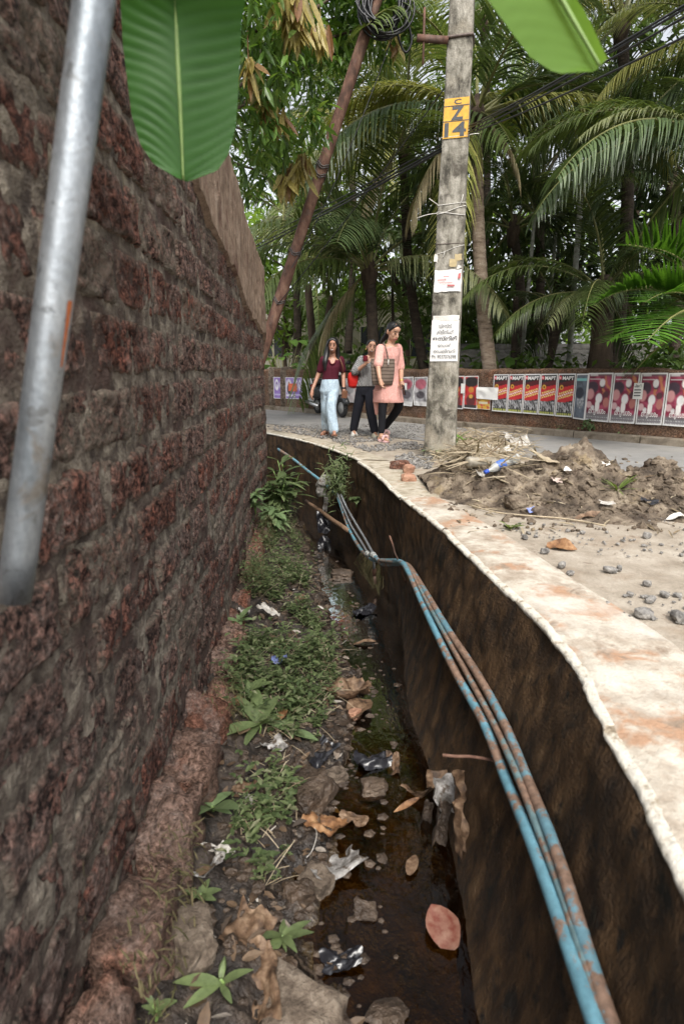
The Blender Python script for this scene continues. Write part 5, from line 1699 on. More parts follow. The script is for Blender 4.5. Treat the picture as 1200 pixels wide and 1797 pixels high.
tr = [loft([(J(643, 674), 0.150, 0.115), (J(642.5, 684), 0.165, 0.12), (J(642, 694), 0.14, 0.105)]), limb([h1, k1, a1 + Vector((0, 0, 0.01))], [0.092, 0.080, 0.066]), limb([h2, k2, a2 + Vector((0, 0, 0.02))], [0.092, 0.080, 0.066])]
union('trousers', tr, MAT['navy_trouser'], w2, 0.010)
union('hair', [xf(M, ball((0, 0.026, 0.036), (0.081, 0.088, 0.082), 3)), xf(M, limb([Vector((0.0, -0.04, 0.095)), Vector((-0.045, -0.042, 0.072)), Vector((-0.072, -0.01, 0.015))], [0.015, 0.018, 0.015])), xf(M, limb([Vector((0, -0.04, 0.095)), Vector((0.042, -0.042, 0.072)), Vector((0.072, -0.01, 0.015))], [0.015, 0.018, 0.015])), xf(M, ball((0, 0.105, -0.01), (0.05, 0.045, 0.055), 2))], MAT['hair_black'], w2, 0.008)
child('earring', xf(M, ball((-0.082, 0.0, -0.05), (0.010, 0.010, 0.014), 2)), MAT['gold'], w2)
shoe(a1, t1, w2, MAT['white_shoe'], k=1.15); shoe(a2, t2, w2, MAT['cream_shoe'], k=1.15)
rbag = empty('shoulder_bag', tuple(J(620, 680, 0.05)), 'bright red shoulder bag hanging at the elbow of the checked-shirt woman', 'bag')
V, F = rock(tuple(J(619.5, 667, 0.03)), (0.19, 0.22, 0.27), 12, 4, 0.12, 0.45)
child('pouch', (V, F), MAT['red_bag'], rbag)
child('flap', rock(tuple(J(623, 652, 0.05)), (0.11, 0.18, 0.16), 13, 3, 0.1, 0.5, (0, 0.5, 0)), MAT['black_cloth'], rbag)
child('strap', tube(spline([J(621, 655, 0.03), J(628, 640, 0.04), J(634.5, 627.2, 0.02), J(640, 629.5, -0.09), J(642.5, 640, -0.14)], 5), [0.022] * 21, 6, ell=0.4), MAT['black_cloth'], rbag)
mc_ = recentre(mk('maroon_pouch', *rock(tuple(J(641, 629.5, -0.255)), (0.085, 0.05, 0.10), 3, 3, 0.08, 0.6), MAT['maroon_cloth']))
tag(mc_, 'small maroon pouch clutched at the chest of the checked-shirt woman', 'pouch')

# ---------------- woman in pink kurta with striped tote
g = atz(680, 772, 0.0)
Y3 = g.y
J = lambda px, py, dy=0.0: atY(px, py, Y3 + dy)
w3 = empty('person', (g.x, g.y, 0), 'tall woman in pink kurta and black leggings looking down at her phone', 'person', 'women walking along the road')
hc_ = J(690, 582.5, -0.05); kh = 1.18
M = headmat(hc_, R(32), R(22), R(4))
sl, sr = J(667.5, 612, -0.08), J(697.5, 611, 0.06)
el, wl_ = J(663.5, 640, -0.25), J(666, 664, -0.37)
er, wr_ = J(703, 646, 0.06), J(704, 668, -0.10)
a1 = Vector((J(667.5, 757).x, Y3 - 0.18, 0.10)); t1 = a1 + Vector((0.085, -0.12, -0.074))
a2 = Vector((J(676.5, 746).x, Y3 + 0.30, 0.15)); t2 = a2 + Vector((0.05, -0.11, -0.118))
k1, k2 = J(671.5, 712, -0.12), J(699, 713, 0.02)
h1, h2 = J(675, 684), J(692, 684)
torso = [(J(684.5, 603), 0.055, 0.055), (J(683.5, 609), 0.135, 0.085), (J(682.5, 624), 0.14, 0.11), (J(681, 642), 0.125, 0.10), (J(681, 660), 0.145, 0.115), (J(682, 684), 0.165, 0.12)]
body = head_pieces(M, kh) + [limb([J(688, 592, -0.03), J(684.5, 607, 0)], [0.053, 0.060]), loft(torso), limb([sl, el, wl_], [0.052, 0.042, 0.027]), limb([sr, er, wr_], [0.052, 0.042, 0.027]),
    limb([h1, k1, a1], [0.075, 0.048, 0.032]), limb([h2, k2, a2], [0.075, 0.048, 0.032]), foot(a1, t1), foot(a2, t2)]
body += hand(wl_, Vector((0.25, -0.12, -0.8)), (0.9, -0.2, 0.2), 1, 0.75, 1.1) + hand(wr_, J(706.5, 678, -0.16) - wr_, (-0.6, -0.6, 0), -1, 0.6, 1.05)
union('body', body, MAT['skin_c'], w3, 0.0075)
face_parts(M, kh, w3, False)
ku = [loft([(c, rx + 0.018, ry + 0.018) for c, rx, ry in torso[1:4]] + [(J(680.5, 660), 0.158, 0.135), (J(680.5, 684), 0.205, 0.175), (J(681, 700), 0.228, 0.205), (J(681.5, 706), 0.232, 0.20)]),
      limb([sl, sl.lerp(el, 0.98)], [0.070, 0.068]), limb([sr, sr.lerp(er, 0.95)], [0.070, 0.064]),
      loft([(J(660.5, 684, -0.02), 0.05, 0.10), (J(660, 706, 0.02), 0.045, 0.09), (J(660.5, 728, 0.05), 0.022, 0.05)])]
union('kurta', ku, MAT['pink_cotton'], w3, 0.010)
lg = [limb([h1, k1, a1.lerp(k1, 0.12)], [0.094, 0.066, 0.050]), limb([h2, k2, a2.lerp(k2, 0.10)], [0.094, 0.070, 0.056])]
union('leggings', lg, MAT['black_cloth'], w3, 0.010)
union('hair', [xf(M, ball((0, 0.030, 0.040), (0.094, 0.104, 0.100), 3)), xf(M, limb([Vector((0.0, -0.05, 0.112)), Vector((-0.05, -0.052, 0.085)), Vector((-0.084, -0.012, 0.018))], [0.018, 0.022, 0.018])), xf(M, limb([Vector((0, -0.05, 0.112)), Vector((0.05, -0.050, 0.085)), Vector((0.084, -0.012, 0.018))], [0.018, 0.022, 0.018])),
               limb([xf(M, ([(0, 0.11, 0.0)], []))[0][0], J(679, 588, 0.10), J(672, 596, 0.13), J(667, 604, 0.14)], [0.052, 0.046, 0.036, 0.014])], MAT['hair_black'], w3, 0.008)
shoe(a1, t1, w3, MAT['pink_sandal'], 'sandal', True, 1.2); shoe(a2, t2, w3, MAT['pink_sandal'], 'sandal', True, 1.2)
for (a, t) in ((a1, t1), (a2, t2)):
    a, t = Vector(a), Vector(t); c = a.lerp(t, 0.62); d_ = (t - a); d_.z = 0; d_.normalize(); s_ = Vector((-d_.y, d_.x, 0))
    child('sandal_strap', tube(spline([c - s_ * 0.05 + Vector((0, 0, -0.03 + 0.01)), c - s_ * 0.03 + Vector((0, 0, 0.03)), c + s_ * 0.03 + Vector((0, 0, 0.03)), c + s_ * 0.05 + Vector((0, 0, -0.02))], 4), 0.020, 6), MAT['pink_sandal'], w3)
child('bangle', tube([wr_ + Vector((0, 0, 0.02)), wr_ + Vector((0, 0, -0.015))], 0.031, 10), MAT['gold'], w3)
ph = recentre(mk('mobile_phone', *box(tuple(J(708, 684, -0.20)), (0.014, 0.075, 0.15), (0.25, -0.3, 0.3)), MAT['phone_black'], smooth=False))
tag(ph, 'black mobile phone in the hand of the woman in pink', 'phone')
tb = empty('tote_bag', tuple(J(672, 676, -0.12)), 'brown striped jute tote bag slung against the pink kurta', 'bag')
V = []
for (ly, hw_, cx, dd) in ((629.5, 0.168, 671.5, 0.045), (640, 0.172, 671.5, 0.06), (655, 0.166, 671.5, 0.065), (668, 0.155, 671, 0.06), (675.5, 0.14, 671, 0.05)):
    c = J(cx, ly, -0.165)
    for (a, b_) in ((-1, -0.7), (-0.9, -1), (-0.4, -1.1), (0, -1.15), (0.4, -1.1), (0.9, -1), (1, -0.7), (1, 0.7), (0.9, 1), (0, 1.1), (-0.9, 1), (-1, 0.7)):
        V.append((c.x + a * hw_, c.y + b_ * dd * 0.8 + a * 0.03, c.z))
F = []
for i in range(4):
    for q in range(12):
        a, b_ = i * 12 + q, i * 12 + (q + 1) % 12
        F.append((a, b_, b_ + 12, a + 12))
F.append(tuple(48 + q for q in range(12)))
child('pouch', (np.array(V), F), MAT['striped_jute'], tb)
child('handle', tube(spline([J(681, 631, -0.19), J(678.5, 617, -0.15), J(674, 604, -0.06), J(671.5, 603.5, 0.01), J(668, 612, 0.11), J(664, 631, -0.02)], 5), 0.010, 6), MAT['striped_jute'], tb)
child('tassel', tube([J(681.5, 631, -0.235), J(681, 640, -0.25)], [0.007, 0.012], 6), MAT['paper_dirty'], tb)

# ================================================================== SCOOTER parked by the far wall
simple('scooter_paint', (0.03, 0.032, 0.035), 0.25); simple('scooter_grey', (0.30, 0.30, 0.29), 0.4); simple('tyre', (0.014, 0.014, 0.014), 0.8); simple('chrome', (0.6, 0.6, 0.6), 0.2, metal=0.9); simple('lamp_glass', (0.65, 0.66, 0.66), 0.1); simple('red_lens', (0.35, 0.02, 0.02), 0.2)
sp_ = atz(578, 731, 0)
sc_ = empty('scooter', (sp_.x, sp_.y + 0.25, 0), 'dark parked scooter behind the woman in maroon', 'scooter')
sc_.rotation_euler = (0, 0, R(-62))
def sp(name, VF, mat, root=None, smooth=True):
    return mk(name, VF[0], VF[1], MAT[mat], root or sc_, smooth)
def wheel(x):
    ring = [Vector((x + math.cos(a) * 0.165, 0, 0.215 + math.sin(a) * 0.165)) for a in [2 * math.pi * k / 24 for k in range(25)]]
    w = empty('wheel'); w.parent = sc_
    mk('tyre', *tube(ring, 0.05, 8, False), MAT['tyre'], w)
    mk('rim', *tube([(x, -0.04, 0.215), (x, 0.04, 0.215)], 0.125, 14), MAT['scooter_grey'], w)
wheel(0.62); wheel(-0.60)
sp('body', loft([(Vector((-0.85, 0, 0.62)), 0.05, 0.05), (Vector((-0.6, 0, 0.60)), 0.16, 0.17), (Vector((-0.3, 0, 0.55)), 0.2, 0.19), (Vector((-0.08, 0, 0.42)), 0.10, 0.16)], 16, 4, (0, 0, 1)), 'scooter_paint')
sp('side_panel', rock((-0.5, 0, 0.52), (0.75, 0.40, 0.34), 4, 3, 0.05, 0.5), 'scooter_paint')
sp('seat', rock((-0.38, 0, 0.77), (0.80, 0.30, 0.14), 5, 3, 0.04, 0.7), 'black_cable')
sp('floorboard', box((0.12, 0, 0.32), (0.5, 0.34, 0.06)), 'scooter_grey', smooth=False)
sp('front_shield', loft([(Vector((0.30, 0, 0.34)), 0.06, 0.16), (Vector((0.42, 0, 0.6)), 0.06, 0.21), (Vector((0.40, 0, 0.85)), 0.06, 0.17), (Vector((0.36, 0, 0.94)), 0.05, 0.11)]), 'scooter_paint')
sp('fork', tube([(0.42, 0, 0.8), (0.62, 0, 0.22)], 0.035, 8), 'scooter_grey')
sp('front_fender', tube([Vector((0.62 + math.cos(a) * 0.235, 0, 0.215 + math.sin(a) * 0.235)) for a in [R(20 + k * 14) for k in range(10)]], 0.07, 8), 'scooter_paint')
sp('handlebar', tube([(0.30, -0.33, 1.0), (0.36, -0.2, 1.0), (0.40, 0, 0.97), (0.36, 0.2, 1.0), (0.30, 0.33, 1.0)], 0.022, 8), 'black_cable')
sp('headlamp', ball((0.45, 0, 0.97), (0.08, 0.12, 0.085), 3), 'scooter_paint')
sp('headlamp_glass', ball((0.49, 0, 0.97), (0.06, 0.09, 0.06), 2), 'lamp_glass')
for s_ in (-1, 1):
    mi = sp('mirror', ball((0.30, s_ * 0.33, 1.19), (0.02, 0.065, 0.045), 2), 'black_cable')
    mk('mirror_stalk', *tube([(0.34, s_ * 0.22, 1.0), (0.30, s_ * 0.32, 1.17)], 0.008, 6), MAT['black_cable'], mi)
    sp('indicator', ball((0.47, s_ * 0.13, 0.78), (0.03, 0.04, 0.025), 2), 'lamp_glass')
sp('tail_lamp', ball((-0.86, 0, 0.66), (0.04, 0.09, 0.05), 2), 'red_lens')
sp('exhaust', tube([(-0.2, -0.2, 0.22), (-0.8, -0.22, 0.3)], 0.05, 10), 'chrome')
sp('stand', tube([(-0.05, 0.15, 0.3), (-0.08, 0.26, 0.0)], 0.014, 6), 'chrome')

# ================================================================== POSTERS
m, nt, b, _ = nodes('poster_print')
at_ = N(nt, 'ShaderNodeAttribute', attribute_name='print')
put(nt, b.inputs['Base Color'], at_.outputs['Color'])
b.inputs['Roughness'].default_value = 0.5
bump(nt, b, nz(nt, pos(nt), 12, 3), 0.01)
MAT['poster_print'] = m
simple('print_white', (0.75, 0.74, 0.72), 0.5, 0.05); simple('print_black', (0.02, 0.02, 0.022), 0.5); simple('print_orange', (0.65, 0.13, 0.05), 0.5)

def ell(u, v, cu, cv, ru, rv, soft=0.12):
    d = np.sqrt(((u - cu) / ru) ** 2 + ((v - cv) / rv) ** 2)
    return np.clip((1 + soft - d) / (2 * soft), 0, 1)[:, None]
def mixa(c, col, a): return c * (1 - a) + np.array(col) * a
def rect(u, v, a, b_, c_, d_): return ((u >= a) & (u <= b_) & (v >= c_) & (v <= d_)).astype(float)[:, None]
def paint(kind, u, v, seed):
    P = np.c_[u, v * 2, np.full_like(u, seed * 0.37)]
    n1, n2 = fbm(P, 5, 3, 3), fbm(P, 16, 3, 4)
    c = np.zeros((len(u), 3))
    if kind == 'band':
        c[:] = (0.02, 0.02, 0.022)
        sl_ = v + 0.10 * (u - 0.5)
        c = mixa(c, (0.46, 0.025, 0.03), ((sl_ > 0.30) & (sl_ < 0.66)).astype(float)[:, None])
        c = mixa(c, (0.10, 0.012, 0.015), ((sl_ > 0.18) & (sl_ < 0.30)).astype(float)[:, None] * 0.8)
        c = mixa(c, (0.62, 0.36, 0.05), ell(u, v, 0.24, 0.32, 0.11, 0.055)); c = mixa(c, (0.12, 0.02, 0.02), ell(u, v, 0.24, 0.32, 0.06, 0.03))
        for k, (vv, col) in enumerate(((0.42, (0.72, 0.60, 0.20)), (0.475, (0.74, 0.70, 0.62)), (0.53, (0.72, 0.60, 0.20)))):
            w = v + 0.14 * (u - 0.5)
            c = mixa(c, col, ((np.abs(w - vv) < 0.019) & (u > 0.10) & (u < 0.92) & (np.sin(u * 55 + k * 2) > -0.55)).astype(float)[:, None])
        crowd = np.clip(0.10 + n2 * 0.5 + 0.18 * (np.sin(u * 46) > 0.2), 0, 0.55)
        c = np.where(((v > 0.66) & (v < 0.9))[:, None], np.stack([crowd, crowd, crowd * 1.02], 1), c)
        c = mixa(c, (0.42, 0.44, 0.10), ((v > 0.925) & (v < 0.965) & (np.sin(u * 60) > -0.5)).astype(float)[:, None])
        c = mixa(c, (0.65, 0.06, 0.08), ell(u, v, 0.13, 0.095, 0.085, 0.045)); c = mixa(c, (0.7, 0.68, 0.66), ell(u, v, 0.13, 0.095, 0.035, 0.02))
    elif kind == 'film':
        c[:] = (0.20, 0.02, 0.05)
        c = c * (1 + n1[:, None] * 0.7)
        c = mixa(c, (0.45, 0.10, 0.16), np.clip(n1 * 2.2, 0, 1)[:, None] * 0.6)
        c = mixa(c, (0.50, 0.20, 0.09), (np.clip(np.sin((u * 3 - v * 2.2) * 7 + n1 * 3), 0, 1) * (v < 0.42) * (u > 0.55))[:, None] * 0.9)
        c = mixa(c, (0.05, 0.03, 0.045), ell(u, v, 0.22, 0.30, 0.24, 0.13)); c = mixa(c, (0.50, 0.24, 0.24), ell(u, v, 0.16, 0.44, 0.15, 0.11))
        c = mixa(c, (0.055, 0.04, 0.05), ell(u, v, 0.62, 0.26, 0.10, 0.055)); c = mixa(c, (0.68, 0.64, 0.64), ell(u, v, 0.60, 0.20, 0.11, 0.08))
        c = mixa(c, (0.72, 0.70, 0.70), ell(u, v, 0.52, 0.52, 0.13, 0.10)); c = mixa(c, (0.74, 0.71, 0.69), ell(u, v, 0.48, 0.68, 0.09, 0.12))
        c = mixa(c, (0.09, 0.03, 0.04), ell(u, v, 0.78, 0.44, 0.11, 0.07)); c = mixa(c, (0.40, 0.15, 0.13), ell(u, v, 0.82, 0.60, 0.12, 0.10))
        c = mixa(c, (0.55, 0.35, 0.36), ell(u, v, 0.14, 0.66, 0.11, 0.07)); c = mixa(c, (0.60, 0.58, 0.58), ell(u, v, 0.30, 0.72, 0.07, 0.05))
        c = mixa(c, (0.17, 0.16, 0.17), np.clip((v - 0.80) / 0.06, 0, 1)[:, None])
        c = mixa(c, (0.55, 0.54, 0.54), ((np.abs((v * 40) % 1 - 0.5) < 0.22) & (v > 0.90) & (v < 0.97) & (np.sin(u * 70) > -0.4)).astype(float)[:, None] * 0.6)
        c = mixa(c, (0.14, 0.09, 0.11), np.clip((0.09 - v) / 0.05, 0, 1)[:, None])
        c = mixa(c, (0.62, 0.60, 0.60), rect(u, v, 0.10, 0.55, 0.115, 0.135) * 0.8); c = mixa(c, (0.62, 0.60, 0.60), rect(u, v, 0.10, 0.40, 0.035, 0.06) * 0.7)
    elif kind == 'teal':
        c[:] = (0.10, 0.12, 0.15); c = c * (1 + n1[:, None] * 0.8)
        c = mixa(c, (0.20, 0.45, 0.45), rect(u, v, 0.1, 0.9, 0.10, 0.16)); c = mixa(c, (0.45, 0.46, 0.47), ell(u, v, 0.5, 0.6, 0.3, 0.16) * np.clip(0.5 + n2, 0, 1)[:, None])
        c = mixa(c, (0.03, 0.035, 0.05), ell(u, v, 0.4, 0.42, 0.35, 0.13))
    elif kind == 'duo':
        c[:] = (0.42, 0.03, 0.03); c = c * (1 + n1[:, None] * 0.5)
        c = mixa(c, (0.02, 0.015, 0.015), ell(u, v, 0.5, 0.18, 0.5, 0.16)); c = mixa(c, (0.03, 0.02, 0.02), ell(u, v, 0.5, 0.75, 0.33, 0.2) * 0.8)
        c = mixa(c, (0.52, 0.20, 0.04), ell(u, v, 0.5, 0.42, 0.2, 0.09)); c = mixa(c, (0.04, 0.03, 0.03), rect(u, v, 0, 1, 0.88, 1))
        c = mixa(c, (0.55, 0.30, 0.06), ell(u, v, 0.5, 0.62, 0.15, 0.06))
    elif kind == 'grey':
        c[:] = (0.30, 0.29, 0.30); c = c * (1 + n1[:, None] * 0.6)
        c = mixa(c, (0.38, 0.06, 0.10), ell(u, v, 0.5, 0.25, 0.42, 0.18) * 0.85); c = mixa(c, (0.08, 0.07, 0.08), ell(u, v, 0.5, 0.62, 0.32, 0.13)); c = mixa(c, (0.62, 0.61, 0.60), rect(u, v, 0, 1, 0.84, 1) * 0.8)
    elif kind == 'violet':
        c[:] = (0.24, 0.15, 0.42); c = c * (1 + n1[:, None] * 0.35)
        for cu in (0.3, 0.72):
            c = mixa(c, (0.70, 0.68, 0.72), ell(u, v, cu, 0.36, 0.17, 0.26)); c = mixa(c, (0.20, 0.13, 0.32), ell(u, v, cu, 0.34, 0.09, 0.14)); c = mixa(c, (0.55, 0.50, 0.60), ell(u, v, cu, 0.40, 0.05, 0.08))
        c = mixa(c, (0.45, 0.40, 0.60), rect(u, v, 0.1, 0.9, 0.78, 0.84))
    elif kind == 'violet_man':
        c[:] = (0.27, 0.18, 0.45); c = c * (1 + n1[:, None] * 0.4)
        c = mixa(c, (0.62, 0.58, 0.66), ell(u, v, 0.4, 0.45, 0.36, 0.36)); c = mixa(c, (0.05, 0.05, 0.07), ell(u, v, 0.42, 0.55, 0.22, 0.24)); c = mixa(c, (0.35, 0.2, 0.16), ell(u, v, 0.42, 0.30, 0.10, 0.10))
        c = mixa(c, (0.65, 0.62, 0.70), rect(u, v, 0.1, 0.9, 0.80, 0.88))
    elif kind == 'white':
        c[:] = (0.68, 0.67, 0.66); c = c * (1 + n1[:, None] * 0.15)
        c = mixa(c, (0.25, 0.33, 0.30), rect(u, v, 0.1, 0.9, 0.20, 0.27) * 0.7); c = mixa(c, (0.30, 0.32, 0.40), ell(u, v, 0.5, 0.52, 0.3, 0.16) * np.clip(0.4 + n2, 0, 1)[:, None]); c = mixa(c, (0.45, 0.30, 0.30), rect(u, v, 0.15, 0.85, 0.78, 0.83) * 0.6)
    elif kind == 'rose':
        c[:] = (0.70, 0.64, 0.63); c = mixa(c, (0.55, 0.20, 0.20), np.clip(n1 * 3, 0, 1)[:, None] * 0.7); c = mixa(c, (0.2, 0.2, 0.22), ell(u, v, 0.5, 0.45, 0.2, 0.2) * 0.6)
    elif kind == 'yellow':
        c[:] = (0.55, 0.34, 0.05); c = mixa(c, (0.45, 0.06, 0.05), np.clip(n1 * 3, 0, 1)[:, None]); c = mixa(c, (0.6, 0.55, 0.4), rect(u, v, 0.2, 0.8, 0.3, 0.5))
    else:
        c[:] = (0.72, 0.71, 0.68)
    if kind not in ('blank',):
        bdr = ((u < 0.035) | (u > 0.965) | (v < 0.02) | (v > 0.975)).astype(float)[:, None]
        c = mixa(c, (0.66, 0.65, 0.64), bdr)
    return np.clip(c, 0.005, 0.85)

def poster(kind, x0, x1, yt0, yt1, yb0, yb1, label, group=None, off=0.03, seed=0, nu=30, nv=56, wav=0.006, name='poster'):
    ta, tb_ = far_t(x0), far_t(x1)
    V, U_, W_ = [], [], []
    for i in range(nu):
        s = i / (nu - 1)
        t = lerp(ta, tb_, s); p = far_pt(t); n_ = far_n(t) * FSGN
        zt = lerp(atY(x0, yt0, far_pt(ta)[1]).z, atY(x1, yt1, far_pt(tb_)[1]).z, s); zb_ = lerp(atY(x0, yb0, far_pt(ta)[1]).z, atY(x1, yb1, far_pt(tb_)[1]).z, s)
        for j in range(nv):
            v = j / (nv - 1)
            V.append((p[0] + n_[0] * off, p[1] + n_[1] * off, lerp(zt, zb_, v))); U_.append(s); W_.append(v)
    V = np.array(V); n_ = far_n((ta + tb_) / 2) * FSGN
    w = np.abs(fbm(V, 3.5, 3, 100 + seed)) * wav * 2 + fbm(V, 14, 2, 101 + seed) * 0.003
    V[:, 0] += n_[0] * w; V[:, 1] += n_[1] * w
    o = mk(name, V, gridF(nu, nv), MAT['poster_print'])
    col = np.c_[paint(kind, np.array(U_), np.array(W_), seed), np.ones(len(V))]
    at_ = o.data.attributes.new('print', 'FLOAT_COLOR', 'POINT')
    at_.data.foreach_set('color', col.astype(np.float32).ravel())
    recentre(o)
    tag(o, label, 'poster', group)
    o['_a'] = 0; del o['_a']
    return o, (ta, tb_, off + wav * 1.6)

def wall_text(o, s, span, px, py, wpx, hpx, mat, offset=0.0, shear=0.0, name='lettering', rotv=0.0):
    """flat print on a poster at photo place px, py"""
    t = far_t(px); p = far_pt(t); n_ = far_n(t) * FSGN
    d_ = far_pt(t + 0.05) - far_pt(t - 0.05); d_ = d_ / np.linalg.norm(d_)
    ta, tb_ = far_t(px - wpx / 2), far_t(px + wpx / 2)
    wid = abs(tb_ - ta); sg = 1 if tb_ > ta else -1
    zc = atY(px, py, p[1]).z; hh = atY(px, py - hpx / 2, p[1]).z - atY(px, py + hpx / 2, p[1]).z
    V, F = fit_text(s, wid, hh, offset, shear)
    if len(V) == 0: return
    P = np.stack([p[0] + d_[0] * sg * V[:, 0] + n_[0] * (span[2] + 0.008), p[1] + d_[1] * sg * V[:, 0] + n_[1] * (span[2] + 0.008), zc + V[:, 1] + rotv * V[:, 0]], 1)
    child(name, (P, F), MAT[mat], o, smooth=False)

fl = 'maroon film poster with white figure and Malayalam title'
for k, (a, b_, y0, y1) in enumerate(((1030, 1074, 737, 741), (1075, 1121, 741, 743.5), (1122, 1169, 744, 746), (1170, 1222, 746, 750))):
    o, spn = poster('film', a, b_, 654.5, 654, y0, y1, fl + (' overlapped by a small white slip' if k in (1, ) else ''), 'row of maroon film posters', seed=k)
    wall_text(o, 'മറുവശം', spn, lerp(a, b_, 0.5), lerp(654, y0, 0.83), 30, 11, 'print_white', 0.01)
for k, (a, b_, yb0, yb1) in enumerate(((866, 892, 721, 723), (893, 919, 723, 725), (920, 947, 725, 727), (948, 977, 727, 729.5), (978, 1009, 730, 732))):
    o, spn = poster('band', a, b_, 657 - k * 0.3, 656.7 - k * 0.3, yb0, yb1, 'black and red music event poster' + (' partly behind the folded white paper' if k == 0 else ' with white heading letters and slanted yellow lines'), 'row of black and red event posters', seed=0)
    wall_text(o, 'MAPT', spn, lerp(a, b_, 0.60), 663.5, 19, 6.5, 'print_white', 0.03)
poster('teal', 1010, 1030, 656, 655.5, 734, 737, 'narrow dark teal poster between the black-red and maroon rows', seed=3, off=0.024)
slip, spn = poster('blank', 1113, 1129, 672, 672, 700, 700.5, 'small white slip with bold heading pasted over two maroon film posters', seed=4, off=0.055, nu=8, nv=10, name='paper_slip')
slip['category'] = 'notice'
wall_text(slip, 'പ്രതി', spn, 1121, 677, 12.5, 5.5, 'print_black', 0.03)
for py in (684, 689, 694):
    V = []
    t_a, t_b = far_t(1115.5), far_t(1126.5)
    for t in (t_a, t_b):
        p = far_pt(t); n_ = far_n(t) * FSGN
        for dy in (0.9, -0.9):
            V.append((p[0] + n_[0] * 0.078, p[1] + n_[1] * 0.078, atY(1121, py + dy, p[1]).z))
    child('printed_line', (np.array(V), [(0, 2, 3, 1)]), MAT['print_black'], slip)
o, spn = poster('blank', 839, 877, 679, 680, 699, 702, 'folded blank white paper hanging beside the black and red posters', seed=5, off=0.055, wav=0.035, nu=16, nv=16, name='paper_sheet')
o['category'] = 'paper'
poster('yellow', 838, 863, 699, 700, 717, 719, 'scrap of red and yellow poster under the folded white paper', seed=6, off=0.03, nu=20, nv=20)
for k, (a, b_) in enumerate(((790, 815), (816, 840))):
    poster('duo', a, b_, 660, 659.5, 716, 718, 'red and black poster with two heads beside the palm trunk', 'pair of red and black posters', seed=k)
o, spn = poster('blank', 811, 818, 673, 673, 690, 690, 'narrow white slip pasted over the red and black posters', seed=8, off=0.055, nu=6, nv=8, name='paper_slip'); o['category'] = 'notice'
for k, (a, b_) in enumerate(((704, 727), (728, 752))):
    poster('grey', a, b_, 662, 661, 711, 713, 'crumpled grey and red poster between the woman in pink and the pole', 'pair of crumpled grey posters', seed=k + 20, wav=0.03)
o, spn = poster('blank', 711, 718, 672, 672, 684, 684, 'white slip pasted on the crumpled grey poster', seed=9, off=0.075, nu=6, nv=8, name='paper_slip'); o['category'] = 'notice'
poster('rose', 598, 634, 664, 663.5, 705, 707, 'white and pink faded poster behind the red bag', seed=24, wav=0.02)
poster('white', 556, 597, 664, 664, 703, 704, 'white faded poster behind the parked scooter', seed=26)
poster('white', 535, 555, 664, 664, 706, 706, 'narrow white poster beside the purple posters', seed=28)
poster('violet', 482, 502, 661.5, 662, 699, 700, 'purple poster with two pale ovals on the roadside wall', seed=31)
poster('violet_man', 503, 518, 662, 662, 699.5, 700.5, 'purple poster with dark figure and orange strip over it', seed=32)
poster('violet', 519, 532, 662, 662.5, 700, 700.5, 'narrow purple poster behind the orange strip', seed=33)
o, spn = poster('blank', 509, 524, 673, 673, 686, 687, 'orange strip pasted across two purple posters', seed=10, off=0.05, nu=6, nv=6, name='paper_strip'); o['category'] = 'notice'
o.data.materials.clear(); o.data.materials.append(MAT['print_orange'])
# stone gate stubs at the far end of the wall
for k, (px, lab) in enumerate(((498, 'short stone gate pillar stub behind the purple posters'), (478, 'low stone block at the far end of roadside wall'))):
    t = far_t(px); p = far_pt(t); n_ = far_n(t) * FSGN
    V, F = rock((p[0] - n_[0] * 0.12, p[1] - n_[1] * 0.12, 0.58), (0.42, 0.4, 1.22), 60 + k, 3, 0.06, 0.85)
    tag(recentre(mk('stone_pillar', V, F, MAT['stone'])), lab, 'pillar')
# ================================================================== PIPES IN THE DRAIN
def fp(pts, off):
    return [on_face(a, b_, off if not hasattr(off, '__len__') else off[i]) for i, (a, b_) in enumerate(pts)]
pa = fp([(1062, 1850), (1003, 1680), (962, 1560), (925, 1460), (886, 1365), (848, 1268), (800, 1182), (765, 1110), (737, 1050), (716, 1003), (702, 986)], 0.075)
pa2 = fp([(676, 984), (652, 981), (632, 962), (616, 935), (604, 905), (596, 880), (588, 866), (566, 846), (540, 826), (515, 806), (488, 788)], [0.10, 0.16, 0.16, 0.13, 0.11, 0.10, 0.10, 0.10, 0.10, 0.10, 0.10])
def pipe(label, pts, r, mat, name='water_pipe'):
    o = recentre(mk(name, *tube(spline(pts, 6), r, 12), MAT[mat]))
    return tag(o, label, 'pipe', 'water pipes along the drain wall')
pipe('bright blue painted water pipe running lowest along the drain wall', pa + pa2, 0.0205, 'pipe_blue')
pb_ = fp([(1090, 1850), (1036, 1690), (1000, 1570), (968, 1475), (928, 1375), (882, 1265), (834, 1178), (786, 1105), (753, 1050), (726, 1006), (712, 990)], 0.045)
pb2 = fp([(690, 990), (672, 990), (656, 975)], [0.08, 0.12, 0.16])
pipe('rusty worn water pipe running highest along the drain wall', pb_ + pb2, 0.0190, 'pipe_worn')
pc_ = fp([(905, 1355), (865, 1268), (818, 1180), (778, 1108), (746, 1050), (721, 1003), (704, 990)], [0.068, 0.062, 0.06, 0.06, 0.06, 0.06, 0.07])
pc2 = fp([(684, 986), (664, 983), (646, 972)], [0.10, 0.14, 0.17])
pipe('grey-blue water pipe squeezed between the blue and rusty ones', fp([(1078, 1850), (1020, 1670), (978, 1545), (942, 1450)], [0.052, 0.055, 0.058, 0.062]) + pc_ + pc2, 0.0145, 'pipe_grey')
